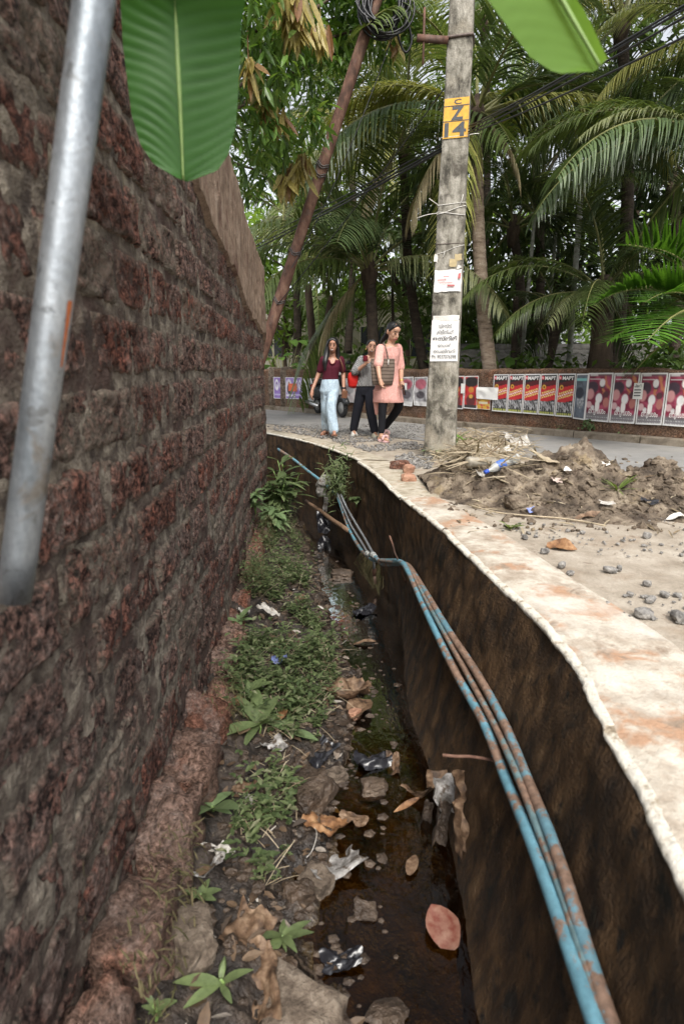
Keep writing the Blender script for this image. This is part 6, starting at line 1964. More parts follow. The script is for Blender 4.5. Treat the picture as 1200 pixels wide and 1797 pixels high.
for (lab, a_, pts, offs) in (('thin grey hose leading from the far coupling up to plastic bag', pb2[-1], [(640, 945), (622, 915), (608, 890), (598, 868)], [0.13, 0.11, 0.10, 0.09]), ('thin grey hose beside the blue pipe behind the coupling', pc2[-1], [(632, 948), (615, 920), (603, 892), (592, 866)], [0.14, 0.12, 0.11, 0.10])):
    pipe(lab, [a_] + fp(pts, offs), 0.013, 'grey_pvc', 'hose')
for k, c in enumerate((pb2[-1], pc2[-1])):
    d_ = (c - (pb2[-2] if k == 0 else pc2[-2])).normalized()
    cpg = empty('pipe_coupling', tuple(c), 'pale threaded coupling joining the %s' % ('rusty pipe to its thin hose' if k == 0 else 'grey-blue pipe to its thin hose'), 'coupling', 'pipe couplings')
    child('sleeve', tube([c - d_ * 0.045, c + d_ * 0.02], 0.024, 12), MAT['coupling'], cpg)
    child('nut', tube([c + d_ * 0.012, c + d_ * 0.045], 0.030, 8), MAT['coupling'], cpg)
tb0 = pa2[1] + Vector((0.02, 0.0, -0.02))
tap = empty('tap_fitting', tuple(tb0 + Vector((0, 0, -0.2))), 'small capped outlet with red collar hanging below the pipes', 'tap')
child('drop_pipe', tube([tb0, tb0 + Vector((0.005, 0, -0.09))], 0.013, 10), MAT['grey_pvc'], tap)
child('collar', tube([tb0 + Vector((0.005, 0, -0.08)), tb0 + Vector((0.008, 0, -0.15))], [0.021, 0.018], 10), MAT['rust'], tap)
child('cap', tube([tb0 + Vector((0.008, 0, -0.145)), tb0 + Vector((0.02, -0.02, -0.23))], [0.016, 0.013], 10), MAT['pipe_grey'], tap)
def rod(label, a, b_, r, mat, name='steel_rod', cat='rod'):
    a, b_ = Vector(a), Vector(b_)
    pts = [a.lerp(b_, k / 6) + Vector((0.004 * math.sin(k * 2.1), 0, 0.004 * math.cos(k * 1.7))) for k in range(7)]
    return tag(recentre(mk(name, *tube(pts, r, 8), MAT[mat])), label, cat)
q = on_face(880, 1338, 0.0)
rod('rusty steel rod sticking straight out of the drain wall under the pipes', q + Vector((0.08, 0.0, 0)), atY(776, 1324, q.y - 0.02), 0.0065, 'rust')
q = on_face(706, 990, 0.04)
rod('thin rusty rod leaning against the pipes where they bend', atY(683, 941, q.y - 0.05), q + Vector((0.03, 0, -0.15)), 0.007, 'rust')
q0, q1 = on_face(612, 932, 0.14), atz(537, 877, -0.82)
rod('mud brown pipe stub slanting down across the drain', q0, Vector((q1.x, q1.y, -0.84)), 0.028, 'brown_pipe', 'pipe_stub', 'pipe')
rod('short dark stick beside the mud brown pipe stub', q0 + Vector((0.03, 0.25, 0.06)), Vector((q1.x + 0.25, q1.y + 0.1, -0.80)), 0.018, 'bark', 'stick', 'stick')

# ================================================================== MUD BANK LITTER
def onbank(px, py):
    p = atz(px, py, -0.95)
    for _ in range(4):
        p = atz(px, py, max(ZW, bed_z(p.x, p.y)))
    return p
def dist(p): return (p - Vector((0, 0, CAM_H))).length
rl = random.Random(4)
def litter(kind, px, py, wpx, label, mat, hpx=None, rot=None, dz=0.0, grp=None, cat=None, name=None, seed=None, amp=0.25):
    p = onbank(px, py); k = dist(p) / FPX
    w = wpx * k; h = (hpx or wpx * 0.7) * k
    sd = seed if seed is not None else rl.randrange(999)
    rz = rot if rot is not None else rl.uniform(0, 6.28)
    if kind == 'leaf':
        d_ = Vector((math.cos(rz), math.sin(rz), 0.05))
        a = leafblade(p - d_ * w * 0.5 + Vector((0, 0, 0.018 + dz)), d_, (rl.uniform(-.3, .3), rl.uniform(-.3, .3), 1), w, h, rl.uniform(-0.15, 0.2), rl.uniform(0.2, 0.6), 7)
        V, F = a
        V = V + np.c_[np.zeros((len(V), 2)), fbm(V, 22, 2, sd) * 0.12 * w]
    elif kind == 'sheet':
        V, F = crumple((p.x, p.y, p.z + 0.012 + dz), w, h, sd, amp * 1.6, 17, (rl.uniform(-.4, .2), rl.uniform(-.3, .3), rz))
    elif kind == 'rock':
        V, F = rock((p.x, p.y, p.z + h * 0.10 + dz), (w * 0.9, w * 0.72, h * 0.9), sd, 3, 0.55, 0.7, (rl.uniform(-.2, .2), rl.uniform(-.2, .2), rz))
    o = recentre(mk(name or {'leaf': 'dead_leaf', 'sheet': 'plastic_scrap', 'rock': 'stone'}[kind], V, F, MAT[mat], smooth=(kind != 'rock')))
    return tag(o, label, cat or {'leaf': 'leaf', 'sheet': 'litter', 'rock': 'stone'}[kind], grp)
simple('blue_wrapper', (0.22, 0.27, 0.55), 0.4, 0.3, 60); simple('white_plastic', (0.52, 0.50, 0.47), 0.45, 0.35, 30, col2=(0.26, 0.23, 0.19)); simple('black_plastic', (0.02, 0.02, 0.024), 0.25, 0.4); simple('red_leaf', (0.16, 0.035, 0.022), 0.4, 0.5, 30, col2=(0.30, 0.17, 0.12))
simple('flower_white', (0.75, 0.74, 0.62), 0.5)
litter('sheet', 603, 1215, 80, 'large curled brown teak-like leaf on the mud beside the stream', 'dead_leaf', 66, 0.2, 0.03, name='dead_leaf', cat='leaf', amp=0.35)
litter('leaf', 632, 1250, 60, 'brown leaf under the large curled one with wet edge', 'dead_leaf', 40, 0.9)
litter('leaf', 578, 1140, 50, 'dark grey curled leaf upstream of the large brown one', 'mud', 34, 0.4, 0.02)
litter('rock', 622, 1255, 30, 'small reddish brick fragment touching the large curled leaf', 'broken_brick', 20)
litter('rock', 590, 1366, 42, 'pale brown stone at the water edge below the dark mud lump', 'stone', 26)
litter('rock', 545, 1395, 95, 'wet dark mud lump between stone and weeds', 'mud', 50, name='mud_lump', cat='mud lump')
litter('sheet', 570, 1456, 62, 'crisp orange-brown leaf at the water edge', 'dead_leaf_orange', 48, 2.6, 0.015, name='dead_leaf', cat='leaf')
litter('sheet', 588, 1528, 78, 'grey torn plastic bag draped over stone at the water edge', 'bag_grey', 56, 0.4, 0.01, amp=0.14, name='plastic_bag', cat='plastic bag')
litter('rock', 556, 1553, 56, 'brown stone under the torn grey plastic bag', 'stone', 40)
litter('rock', 524, 1570, 50, 'dark wet stone beside the torn grey plastic bag', 'mud', 36)
litter('rock', 338, 1655, 92, 'angular brown stone half sunk in mud near the footing', 'stone', 62)
litter('sheet', 435, 1650, 80, 'large limp brown leaf lying on dark mud', 'dead_leaf', 56, 1.3, 0.01, name='dead_leaf', cat='leaf')
litter('sheet', 450, 1735, 100, 'dark rotting leaf next to the flat slab', 'dead_leaf', 60, 1.8, 0.0, name='dead_leaf', cat='leaf')
litter('rock', 522, 1785, 125, 'flat grey-brown slab at the water edge', 'stone', 46)
litter('rock', 585, 1790, 60, 'small stone beside the flat slab', 'mud', 30)
litter('leaf', 723, 1521, 42, 'single tan leaf floating on the dark water', 'dead_leaf', 18, 1.2, -0.004)
litter('leaf', 776, 1635, 66, 'red-brown broad leaf floating close to the drain wall', 'red_leaf', 46, 1.9, -0.004)
litter('sheet', 490, 1172, 24, 'blue and white wrapper caught in the weeds', 'blue_wrapper', 30, 0.1, 0.05)
litter('sheet', 352, 1378, 24, 'crumpled white paper scrap behind the pale rosette plant', 'white_plastic', 34, 0.2, 0.04)
litter('sheet', 482, 1325, 40, 'greyish plastic scrap under the long-leaved weed', 'bag_grey', 34, 0.6, 0.04)
litter('sheet', 428, 1085, 20, 'white plastic strip in the weeds near the wall', 'white_plastic', 30, 0.3, 0.05)
litter('sheet', 470, 1085, 18, 'thin white plastic twist in the weed patch', 'white_plastic', 40, 0.8, 0.05)
litter('sheet', 452, 1215, 30, 'dull white plastic piece in the mid weeds', 'white_plastic', 20, 0.3, 0.03)
litter('sheet', 360, 1530, 54, 'pinkish grey plastic scrap pressed into mud by the footing', 'bag_grey', 40, 0.3, 0.01)
litter('sheet', 388, 1505, 30, 'small white torn paper near the yellow weed stalk', 'white_plastic', 26, 0.9, 0.015)
litter('sheet', 430, 1385, 38, 'brown paper scrap on mud below the rosette plant', 'dead_leaf', 26, 0.4)
litter('sheet', 318, 1480, 34, 'black film scrap in the shadow of footing', 'black_plastic', 30, 0.4)
litter('sheet', 655, 1340, 60, 'black plastic film in the shallow riffle', 'black_plastic', 30, 0.3, 0.0)
litter('sheet', 560, 1325, 60, 'dark sodden film at the edge of the riffle', 'black_plastic', 34, 0.9, 0.0)
litter('leaf', 530, 1055, 30, 'brown leaf at the upstream weed edge', 'dead_leaf', 18, 0.7)
litter('leaf', 420, 1235, 26, 'small orange leaf in the weeds by the wall', 'dead_leaf_orange', 18)
litter('leaf', 640, 1130, 40, 'long wet leaf strip at the stream margin', 'dead_leaf', 12, 0.2)
litter('leaf', 495, 1262, 32, 'yellowed leaf standing on the mud margin', 'dead_leaf_orange', 22)
rod('thin brown twig lying across the mud by the flat slab', onbank(518, 1685) + Vector((0, 0, 0.02)), onbank(568, 1738) + Vector((0, 0, 0.015)), 0.006, 'bark', 'twig', 'twig')
q = onbank(548, 1480)
tag(recentre(mk('string', *tube(spline([onbank(548, 1452) + Vector((0, 0, 0.02)), onbank(556, 1475) + Vector((0, 0, 0.035)), onbank(548, 1497) + Vector((0, 0, 0.015)), onbank(538, 1508) + Vector((0, 0, 0.01))], 5), 0.0022, 5), MAT['white_plastic'])), 'white plastic string curling on the mud by the orange leaf', 'string')
for (px, py, w_, mt, lab) in ((640, 1075, 46, 'black_plastic', 'dark sodden rag lying midstream below the tap'), (600, 1010, 44, 'mud', 'low mud bar with wet scraps above the tap'), (655, 1385, 50, 'mud', 'dark wet clod breaking the water below the black film'),
                              (690, 1345, 40, 'dead_leaf', 'soaked brown leaf in the riffle beside the wall'), (620, 1440, 44, 'dead_leaf', 'soaked leaf lying in the shallow riffle'), (640, 1600, 40, 'mud', 'sunken clod beside the torn grey bag'),
                              (600, 1690, 56, 'black_plastic', 'black wet film at the margin by the twig'), (680, 1790, 60, 'mud', 'dark stone standing in water by flat slab')):
    litter('rock' if mt == 'mud' else 'sheet', px, py, w_, lab, mt, w_ * 0.5, None, 0.0, cat='clod' if mt == 'mud' else 'litter', name='mud_clod' if mt == 'mud' else 'wet_scrap')
# small scraps nobody could count
parts = []
for k in range(620):
    y = rl.uniform(0.9, 4.2) if k % 3 else rl.uniform(3, 6); x = float(XL(y)) - rl.uniform(-0.02, 0.62)
    if x < float(XW(y)) + 0.12: continue
    z = bed_z(x, y)
    if z < ZW - 0.02: continue
    s_ = rl.uniform(0.012, 0.045)
    a_ = rl.uniform(0, 6.28)
    parts.append(leafblade((x, y, z + 0.006), (math.cos(a_), math.sin(a_), rl.uniform(-0.1, 0.4)), (rl.gauss(0, .4), rl.gauss(0, .4), 1), s_ * 1.8, s_ * rl.uniform(0.4, 1.1), rl.uniform(-.3, .4), rl.uniform(0, 0.6), 3))
leafmat('scrap_mix', (0.025, 0.017, 0.012), (0.16, 0.105, 0.065), 0.05, 0.6, 0.3, (0.50, 0.47, 0.43))
tag(recentre(mk('litter_scraps', *join(parts), MAT['scrap_mix'], smooth=False)), 'tiny scraps of leaf, film and paper trodden into the mud bank', 'litter', kind='stuff')
parts = []
for k in range(900):
    y = rl.uniform(0.9, 6.5); x = float(XL(y)) + rl.uniform(-0.45, 0.30 if k % 3 == 0 else 0.10)
    s_ = rl.uniform(0.008, 0.034)
    if x > float(XB(y)) - 0.05: continue
    V, F = ICO[1]
    V = V * np.array([s_, s_ * rl.uniform(.6, 1), s_ * 0.6]) * (1 + 0.3 * vnoise(V * 1.7 + k, k)[:, None])
    parts.append((V + np.array([x, y, max(bed_z(x, y), ZW - s_ * 0.35) + s_ * 0.15]), F))
tag(recentre(mk('mud_pebbles', *join(parts), MAT['mud'], smooth=False)), 'wet pebbles and clods along the stream margin', 'pebbles', kind='stuff')

# dead leaves and plastic snagged on the drain wall above the water
q = on_face(765, 1400, 0.10)
sn = empty('snagged_debris', tuple(q), 'clump of dead leaves and torn grey film snagged on the drain wall', 'debris')
for k, (px, py, w_, h_, mt, rx, rz) in enumerate(((775, 1395, 0.13, 0.16, 'bag_grey', 1.2, 0.5), (760, 1368, 0.11, 0.08, 'dead_leaf', 0.9, 0.2), (795, 1385, 0.10, 0.14, 'dead_leaf', 1.3, 0.9), (735, 1395, 0.16, 0.07, 'dead_leaf', 0.5, 2.7), (770, 1440, 0.06, 0.20, 'mud', 1.4, 0.3), (800, 1450, 0.05, 0.20, 'dead_leaf', 1.4, 0.8), (745, 1430, 0.05, 0.15, 'mud', 1.4, 0.1))):
    c = on_face(px, py, 0.09)
    child('snagged_leaf', crumple(tuple(c), w_, h_, 30 + k, 0.35, 11, (rx, 0.2, rz), 0.6), MAT[mt], sn)
c0_ = on_face(735, 1400, 0.12); c1_ = atY(690, 1424, c0_.y - 0.03)
child('leaf_stalk', leafblade(c0_, c1_ - c0_, (0, -0.6, 1), (c1_ - c0_).length, 0.03, 0.1, 0.4, 6), MAT['dead_leaf_orange'], sn)
# plastic bag hanging on the far pipes, roots below
q = on_face(568, 852, 0.13)
hb = empty('hanging_bag', tuple(q), 'crumpled whitish plastic bag hooked over the far pipes', 'plastic bag')
V, F = rock(tuple(q), (0.20, 0.16, 0.30), 77, 4, 0.35, 0.2, (0, 0.25, 0))
V = V + (fbm(V, 16, 3, 7) * 0.03)[:, None]
child('sack', (V, F), MAT['bag_grey'], hb)
child('torn_strip', crumple(tuple(q + Vector((0.02, -0.03, -0.24))), 0.07, 0.22, 8, 0.3, 8, (1.4, 0.2, 0.4)), MAT['bag_grey'], hb)
q = on_face(575, 905, 0.10)
db = recentre(mk('plastic_scrap', *crumple((q.x - 0.06, q.y - 0.1, -0.93), 0.2, 0.26, 18, 0.4, 11, (1.1, 0.2, 0.3)), MAT['black_plastic']))
tag(db, 'dark plastic rag hanging into the water upstream', 'litter')

# ================================================================== PLANTS IN THE DRAIN
def rosette(label, px, py, n, Lpx, wr, mat, seed, rise=0.5, base=None, name='weed_plant', grp=None, stem=0.0, cat='plant', aim=None):
    rnd = random.Random(seed)
    p = base if base is not None else onbank(px, py)
    k = dist(p) / FPX
    root = empty(name, tuple(p), label, cat, grp)
    c = p + Vector((0, 0, stem))
    if stem: child('stem', tube(spline([p - Vector((0, 0, 0.02)), p.lerp(c, 0.5) + Vector((0.01, 0, 0)), c], 4), 0.005, 6), MAT['banana_rib'], root)
    for j in range(n):
        a = j * 2 * math.pi / n + rnd.uniform(-0.55, 0.55)
        L_ = Lpx * k * rnd.choice((0.45, 0.6, 0.8, 0.95, 1.1))
        d_ = Vector((math.cos(a), math.sin(a), rise * rnd.uniform(0.2, 2.0)))
        child('leaf', leafblade(c - Vector((0, 0, rnd.uniform(0, stem * 0.6))), d_, (0, 0, 1), L_, L_ * wr, rnd.uniform(0.15, 0.5), 0.2, 6), MAT[mat], root)
    return root
rosette('pale green rosette weed with long blotched leaves by the footing', 372, 1425, 7, 78, 0.36, 'weed_pale', 1, 0.55, stem=0.03)
rosette('long-leaved weed leaning over the greyish plastic scrap', 455, 1285, 8, 80, 0.30, 'weed_leaf', 2, 0.7, stem=0.06)
rosette('broad green weed leaf pair at the mid bank', 505, 1290, 4, 46, 0.38, 'weed_pale', 3, 0.5, stem=0.04)
rosette('small bright green weed at the water edge by the twig', 495, 1660, 13, 40, 0.30, 'weed_leaf', 4, 0.5, stem=0.05)
rosette('low bright weed beside the rotting leaf', 388, 1735, 6, 54, 0.30, 'weed_leaf', 5, 0.6, stem=0.04)
rosette('tiny upright weed at the foot of stones', 287, 1632, 8, 32, 0.36, 'weed_leaf', 6, 1.0, stem=0.05)
rosette('tiny bright sprout beside the laterite footing', 272, 1790, 9, 26, 0.45, 'weed_leaf', 7, 1.0, stem=0.06)
rosette('small dark weed near the pinkish plastic scrap', 352, 1580, 10, 26, 0.45, 'weed_leaf', 8, 0.6, stem=0.03)
rosette('small weed near the white plastic strip by wall', 420, 1100, 7, 34, 0.4, 'weed_pale', 9, 0.8, stem=0.05)
rosette('weed with broad leaves below the blue wrapper', 440, 1225, 9, 40, 0.4, 'weed_leaf', 10, 0.7, stem=0.05)
rosette('yellow-green weed rooted at the wall foot upstream', 405, 1000, 8, 26, 0.45, 'weed_pale', 11, 0.9, stem=0.06)
# leafy shrubs at the bend, growing by the wall and reaching over the pipes
def shrub(label, p, h, n, L, wr, mat, seed, name='leafy_shrub', spread=0.6):
    rnd = random.Random(seed)
    root = empty(name, tuple(p), label, 'shrub')
    for s_ in range(n):
        a = rnd.uniform(0, 6.28); hh = h * rnd.uniform(0.55, 1.0)
        tip = p + Vector((math.cos(a) * spread * hh * 0.5, math.sin(a) * spread * hh * 0.4, hh))
        P = spline([p, p.lerp(tip, 0.5) + Vector((0, 0, 0.06)), tip], 4)
        st_ = child('stem', tube(P, 0.007, 5), MAT['banana_rib'], root)
        lv = []
        for q_ in range(9):
            f_ = 0.35 + 0.65 * q_ / 8
            c = P[min(int(f_ * (len(P) - 1)), len(P) - 1)]
            b_ = q_ * 2.4 + s_
            lv.append(leafblade(c, (math.cos(b_), math.sin(b_), rnd.uniform(-0.2, 0.7)), (0, 0, 1), L * rnd.uniform(0.6, 1.1), L * wr, 0.35, 0.2, 5))
        mk('foliage', join(lv)[0] - np.array(root_world(st_)), join(lv)[1], MAT[mat], st_, False)
    return root
def at_bank(px, Y):
    x, f, u = ray(px, 900)
    X = x / f * Y
    return Vector((X, Y, max(ZW, bed_z(X, Y))))
shrub('leafy shrub with lance-shaped leaves at the wall bend', at_bank(488, 7.5), 0.62, 9, 0.30, 0.26, 'weed_leaf', 3)
shrub('taller lance-leaved shrub reaching over the far pipes', at_bank(505, 7.9), 0.85, 6, 0.34, 0.24, 'weed_leaf', 4)
shrub('small pale shrub below the bend at the wall foot', at_bank(478, 6.6), 0.34, 6, 0.20, 0.34, 'weed_pale', 5)
shrub('bright weed growing out of the wall foot plaster', Vector((float(XW(6.2)) + 0.05, 6.2, -0.55)), 0.30, 4, 0.16, 0.36, 'weed_pale', 6)
shrub('round leafed seedling on the drain wall behind the hoses', on_face(625, 890, 0.03), 0.16, 2, 0.13, 0.6, 'weed_leaf', 7, 'seedling')
# grass tuft growing from the drain wall top
q = on_face(597, 832, 0.05)
gr = empty('grass_tuft', tuple(q), 'bushy green grass tuft growing on the far drain wall', 'grass')
rnd = random.Random(9)
parts = []
for k in range(420):
    b_ = q + Vector((rnd.gauss(0, 0.09), rnd.gauss(0, 0.10), rnd.gauss(-0.02, 0.14)))
    parts.append(leafblade(b_, (rnd.gauss(-0.3, 0.6), rnd.gauss(-0.2, 0.5), rnd.gauss(0.3, 0.7)), (0, -0.5, 1), rnd.uniform(0.05, 0.13), 0.016, 0.4, 0.1, 2))
child('blades', join(parts), MAT['weed_leaf'], gr, smooth=False)['kind'] = 'stuff'
parts = []
for k in range(90):
    b_ = q + Vector((rnd.gauss(0.01, 0.08), rnd.gauss(0, 0.08), -0.12 - rnd.random() * 0.1))
    parts.append(leafblade(b_, (rnd.gauss(0, 0.2), rnd.gauss(0, 0.2), -1), (0, -1, 0), rnd.uniform(0.08, 0.22), 0.008, 0.05, 0.1, 2))
child('roots', join(parts), MAT['moss_root'], gr, smooth=False)
# root mat under the pipe joint
q = on_face(650, 1000, 0.06)
parts = []
for k in range(260):
    b_ = q + Vector((rnd.gauss(0.05, 0.10), rnd.gauss(0, 0.16), rnd.uniform(-0.05, 0.16)))
    b_.x = float(xface(b_.y, b_.z)) - rnd.uniform(0.0, 0.07)
    parts.append(leafblade(b_, (rnd.gauss(-0.2, 0.3), rnd.gauss(0, 0.3), -1), (0, -1, 0), rnd.uniform(0.10, 0.32), 0.010, 0.05, 0.1, 3))
tag(recentre(mk('hanging_roots', *join(parts), MAT['moss_root'], smooth=False)), 'mat of hanging roots and moss under the pipe joint', 'roots', kind='stuff')

# ground cover of small weeds on the bank
rnd = random.Random(15)
parts, pale = [], []
tries = 0
clumps = []
while len(clumps) < 620 and tries < 20000:
    tries += 1
    y = rnd.uniform(1.0, 7.6) if rnd.random() < 0.75 else rnd.uniform(2.2, 6.0)
    x = float(XL(y)) - rnd.uniform(0.06 if y < 2 else 0.14, 0.75)
    if x < float(XW(y)) + (0.20 if y < 3 else 0.06): continue
    dn = vnoise(np.array([[x * 3.1, y * 2.3, 0.5]]), 3)[0] + np.interp(y, [1, 1.8, 2.4, 3.2, 7], [-0.7, -0.45, -0.18, 0.02, 0.18])
    if dn < 0.0: continue
    clumps.append((x, y))
for (x, y) in clumps:
    z = bed_z(x, y)
    tall = rnd.random() < 0.28
    hgt = (rnd.uniform(0.12, 0.24) if tall else rnd.uniform(0.03, 0.11)) * np.interp(y, [1, 3, 6], [0.6, 0.9, 1.3])
    for s_ in range(rnd.randint(2, 4)):
        a = rnd.uniform(0, 6.28); lean = rnd.uniform(0.2, 0.9)
        tip = Vector((x + math.cos(a) * hgt * lean, y + math.sin(a) * hgt * lean, z + hgt))
        b0 = Vector((x, y, z))
        for q_ in range(8):
            f_ = (q_ + 1) / 8
            c = b0.lerp(tip, f_)
            b_ = q_ * 2.4 + s_ * 1.1
            l_ = rnd.uniform(0.022, 0.060) if tall else rnd.uniform(0.010, 0.034)
            parts.append(leafblade(c, (math.cos(b_), math.sin(b_), rnd.uniform(0, 0.7)), (0, 0, 1), l_, l_ * rnd.uniform(0.35, 0.6), 0.25, 0.2, 2))
dry = []
for (x, y) in clumps[::2]:
    b0 = Vector((x + rnd.gauss(0, 0.03), y + rnd.gauss(0, 0.03), bed_z(x, y)))
    for q_ in range(3):
        dry.append(leafblade(b0, (rnd.gauss(0, 0.8), rnd.gauss(0, 0.8), rnd.uniform(0.1, 0.9)), (0, 0, 1), rnd.uniform(0.06, 0.20), 0.005, rnd.uniform(0.1, 0.6), 0.1, 3))
tag(recentre(mk('dry_stalks', *join(dry), MAT['straw'], smooth=False)), 'thin dry grass stalks tangled through the bank weeds', 'dry grass', kind='stuff')
tag(recentre(mk('bank_weeds', *join(parts), MAT['weed_leaf'], smooth=False)), 'low creeping weeds covering the mud bank along the wall', 'weeds', kind='stuff')
parts = []
for k in range(3200):
    y = rnd.uniform(1.2, 6.6)
    if vnoise(np.array([[y * 2.6, 0.2, 0.7]]), 8)[0] < -0.15: continue
    x = float(XW(y)) + rnd.uniform(0.10, 0.26)
    z = rnd.uniform(-0.85, -0.52)
    l_ = rnd.uniform(0.012, 0.045)
    parts.append(leafblade((x, y, z), (rnd.gauss(0.6, 0.4), rnd.gauss(0, 0.6), rnd.gauss(-0.2, 0.6)), (0, 0, 1), l_, l_ * 0.16, 0.5, 0.1, 2))
tag(recentre(mk('footing_moss', *join(parts), MAT['moss_root'], smooth=False)), 'straggly moss and fine grass on the wall footing', 'moss', kind='stuff')
parts = []
for k in range(130):                                     # fine dry rootlets on the laterite face
    s_ = rnd.uniform(0.8, WLEN - 0.3); zz = rnd.uniform(-0.5, 1.9)
    x, y = wpt(s_); n_ = wnrm(s_)
    b_ = Vector((x + n_[0] * 0.03, y + n_[1] * 0.03, zz))
    l_ = rnd.uniform(0.02, 0.07)
    parts.append(tube(spline([b_, b_ + Vector((0.006, rnd.gauss(0, 0.012), -l_ * 0.5)), b_ + Vector((0.003, rnd.gauss(0, 0.01), -l_))], 3), 0.0007, 4))
tag(recentre(mk('dry_rootlets', *join(parts), MAT['moss_root'], smooth=False)), 'fine dry rootlets hanging on the laterite wall face', 'roots', kind='stuff')

# ================================================================== RUBBISH MOUND ON THE SHOULDER
BUMPS = [(1.0, 5.0, 0.10, 0.25, 0.3), (1.95, 4.75, 0.31, 0.24, 0.34), (1.72, 4.60, 0.13, 0.45, 0.36), (2.50, 4.42, 0.24, 0.19, 0.24), (1.20, 5.35, 0.24, 0.38, 0.42), (1.35, 4.75, 0.14, 0.40, 0.35), (2.1, 4.3, 0.15, 0.70, 0.42), (2.75, 4.35, 0.08, 0.25, 0.3)]
def mound_h(x, y):
    x, y = np.asarray(x, float), np.asarray(y, float)
    h = -0.05 + 0 * x
    for (cx, cy, a, sx, sy) in BUMPS:
        h = h + a * np.exp(-(((x - cx) / sx) ** 2 + ((y - cy) / sy) ** 2))
    P = np.stack([x.ravel(), y.ravel(), x.ravel() * 0], 1)
    n_ = (fbm(P, 3.2, 3, 5) * 0.11 + np.abs(fbm(P, 7, 4, 6)) * 0.10 + fbm(P, 16, 4, 8) * 0.06 + np.abs(fbm(P, 34, 3, 7)) * 0.035).reshape(x.shape)
    return h + n_ * np.clip((h + 0.06) * 5, 0, 1)
gx, gy = np.linspace(0.75, 3.6, 190), np.linspace(3.45, 6.3, 170)
X, Yg = np.meshgrid(gx, gy, indexing='ij')
Z = mound_h(X, Yg)
Vm = np.c_[X.ravel(), Yg.ravel(), Z.ravel()]
keep = Z.ravel() > -0.03
F = [q for q in gridF(190, 170) if keep[list(q)].any()]
Vm[:, 2] = np.maximum(Vm[:, 2], -0.035)
mo = recentre(mk('dirt_mound', Vm, F, MAT['mound_soil']))
tag(mo, 'lumpy heap of brown soil dumped on the road shoulder', 'dirt pile')
def mh(x, y):
    """height of the heap from its grid (bilinear)"""
    fx = np.clip((x - gx[0]) / (gx[1] - gx[0]), 0, 188.99); fy_ = np.clip((y - gy[0]) / (gy[1] - gy[0]), 0, 168.99)
    i, j = fx.astype(int), fy_.astype(int); a, b_ = fx - i, fy_ - j
    h = Z[i, j] * (1 - a) * (1 - b_) + Z[i + 1, j] * a * (1 - b_) + Z[i, j + 1] * (1 - a) * b_ + Z[i + 1, j + 1] * a * b_
    ok = (x > gx[0]) & (x < gx[-1]) & (y > gy[0]) & (y < gy[-1])
    return np.where(ok, np.maximum(h, 0), 0.0)
def onmound(px, py):
    x, f, u = ray(px, py)
    T = np.arange(2.5, 9, 0.01)
    hit = np.nonzero(CAM_H + u * T <= mh(x * T, f * T))[0]
    if not len(hit): return atz(px, py, 0)
    t = T[hit[0]]
    return Vector((x * t, f * t, max(0.0, CAM_H + u * t)))
rnd = random.Random(31)
# dry palm litter by the pole
parts = []
for k in range(1300):
    px = rnd.gauss(832, 46); py = rnd.gauss(788, 18)
    if px < 745 or px > 945 or py < 762 or py > 850: continue
    p = onmound(px, py)
    a = rnd.uniform(0, 6.28); l_ = rnd.uniform(0.12, 0.42)
    d_ = Vector((math.cos(a), math.sin(a) * 0.5, rnd.gauss(0, 0.25)))
    parts.append(leafblade(p + Vector((0, 0, rnd.uniform(0.0, 0.13))) - d_ * l_ * 0.5, d_, (rnd.gauss(0, .4), rnd.gauss(-.3, .4), 1), l_, rnd.uniform(0.006, 0.022), rnd.uniform(-0.15, 0.3), 0.5, 4))
tag(recentre(mk('dry_palm_litter', *join(parts), MAT['straw'], smooth=False)), 'heap of dry palm strips and straw piled by the concrete pole', 'dry leaves', kind='stuff')
parts = []
for k in range(130):
    p = onmound(rnd.uniform(800, 1210), rnd.uniform(800, 940))
    a = rnd.uniform(0, 6.28); l_ = rnd.uniform(0.02, 0.12)
    d_ = Vector((math.cos(a), math.sin(a), rnd.gauss(0, 0.2)))
    parts.append(leafblade(p + Vector((0, 0, 0.012)) - d_ * l_ * 0.5, d_, (rnd.gauss(0, .3), rnd.gauss(0, .3), 1), l_, l_ * rnd.uniform(0.08, 0.25), 0.1, 0.5, 3))
tag(recentre(mk('mound_leaf_litter', *join(parts), MAT['straw'], smooth=False)), 'scattered dry leaf bits over the soil heap', 'dry leaves', kind='stuff')
parts = []
for k in range(900):
    p = onmound(rnd.uniform(780, 1200), rnd.uniform(800, 932)); s_ = abs(rnd.gauss(0, 0.014)) + 0.005
    if p.z < 0.01 and rnd.random() < 0.6: continue
    V, F = ICO[1]
    V = V * s_ * (1 + 0.5 * vnoise(V * 1.9 + k, k)[:, None]) * np.array([1, 0.9, 0.75])
    parts.append((V + np.array(p), F))
tag(recentre(mk('soil_clods', *join(parts), MAT['mound_soil'], smooth=False)), 'loose soil clods over the heap and its foot', 'soil', kind='stuff')
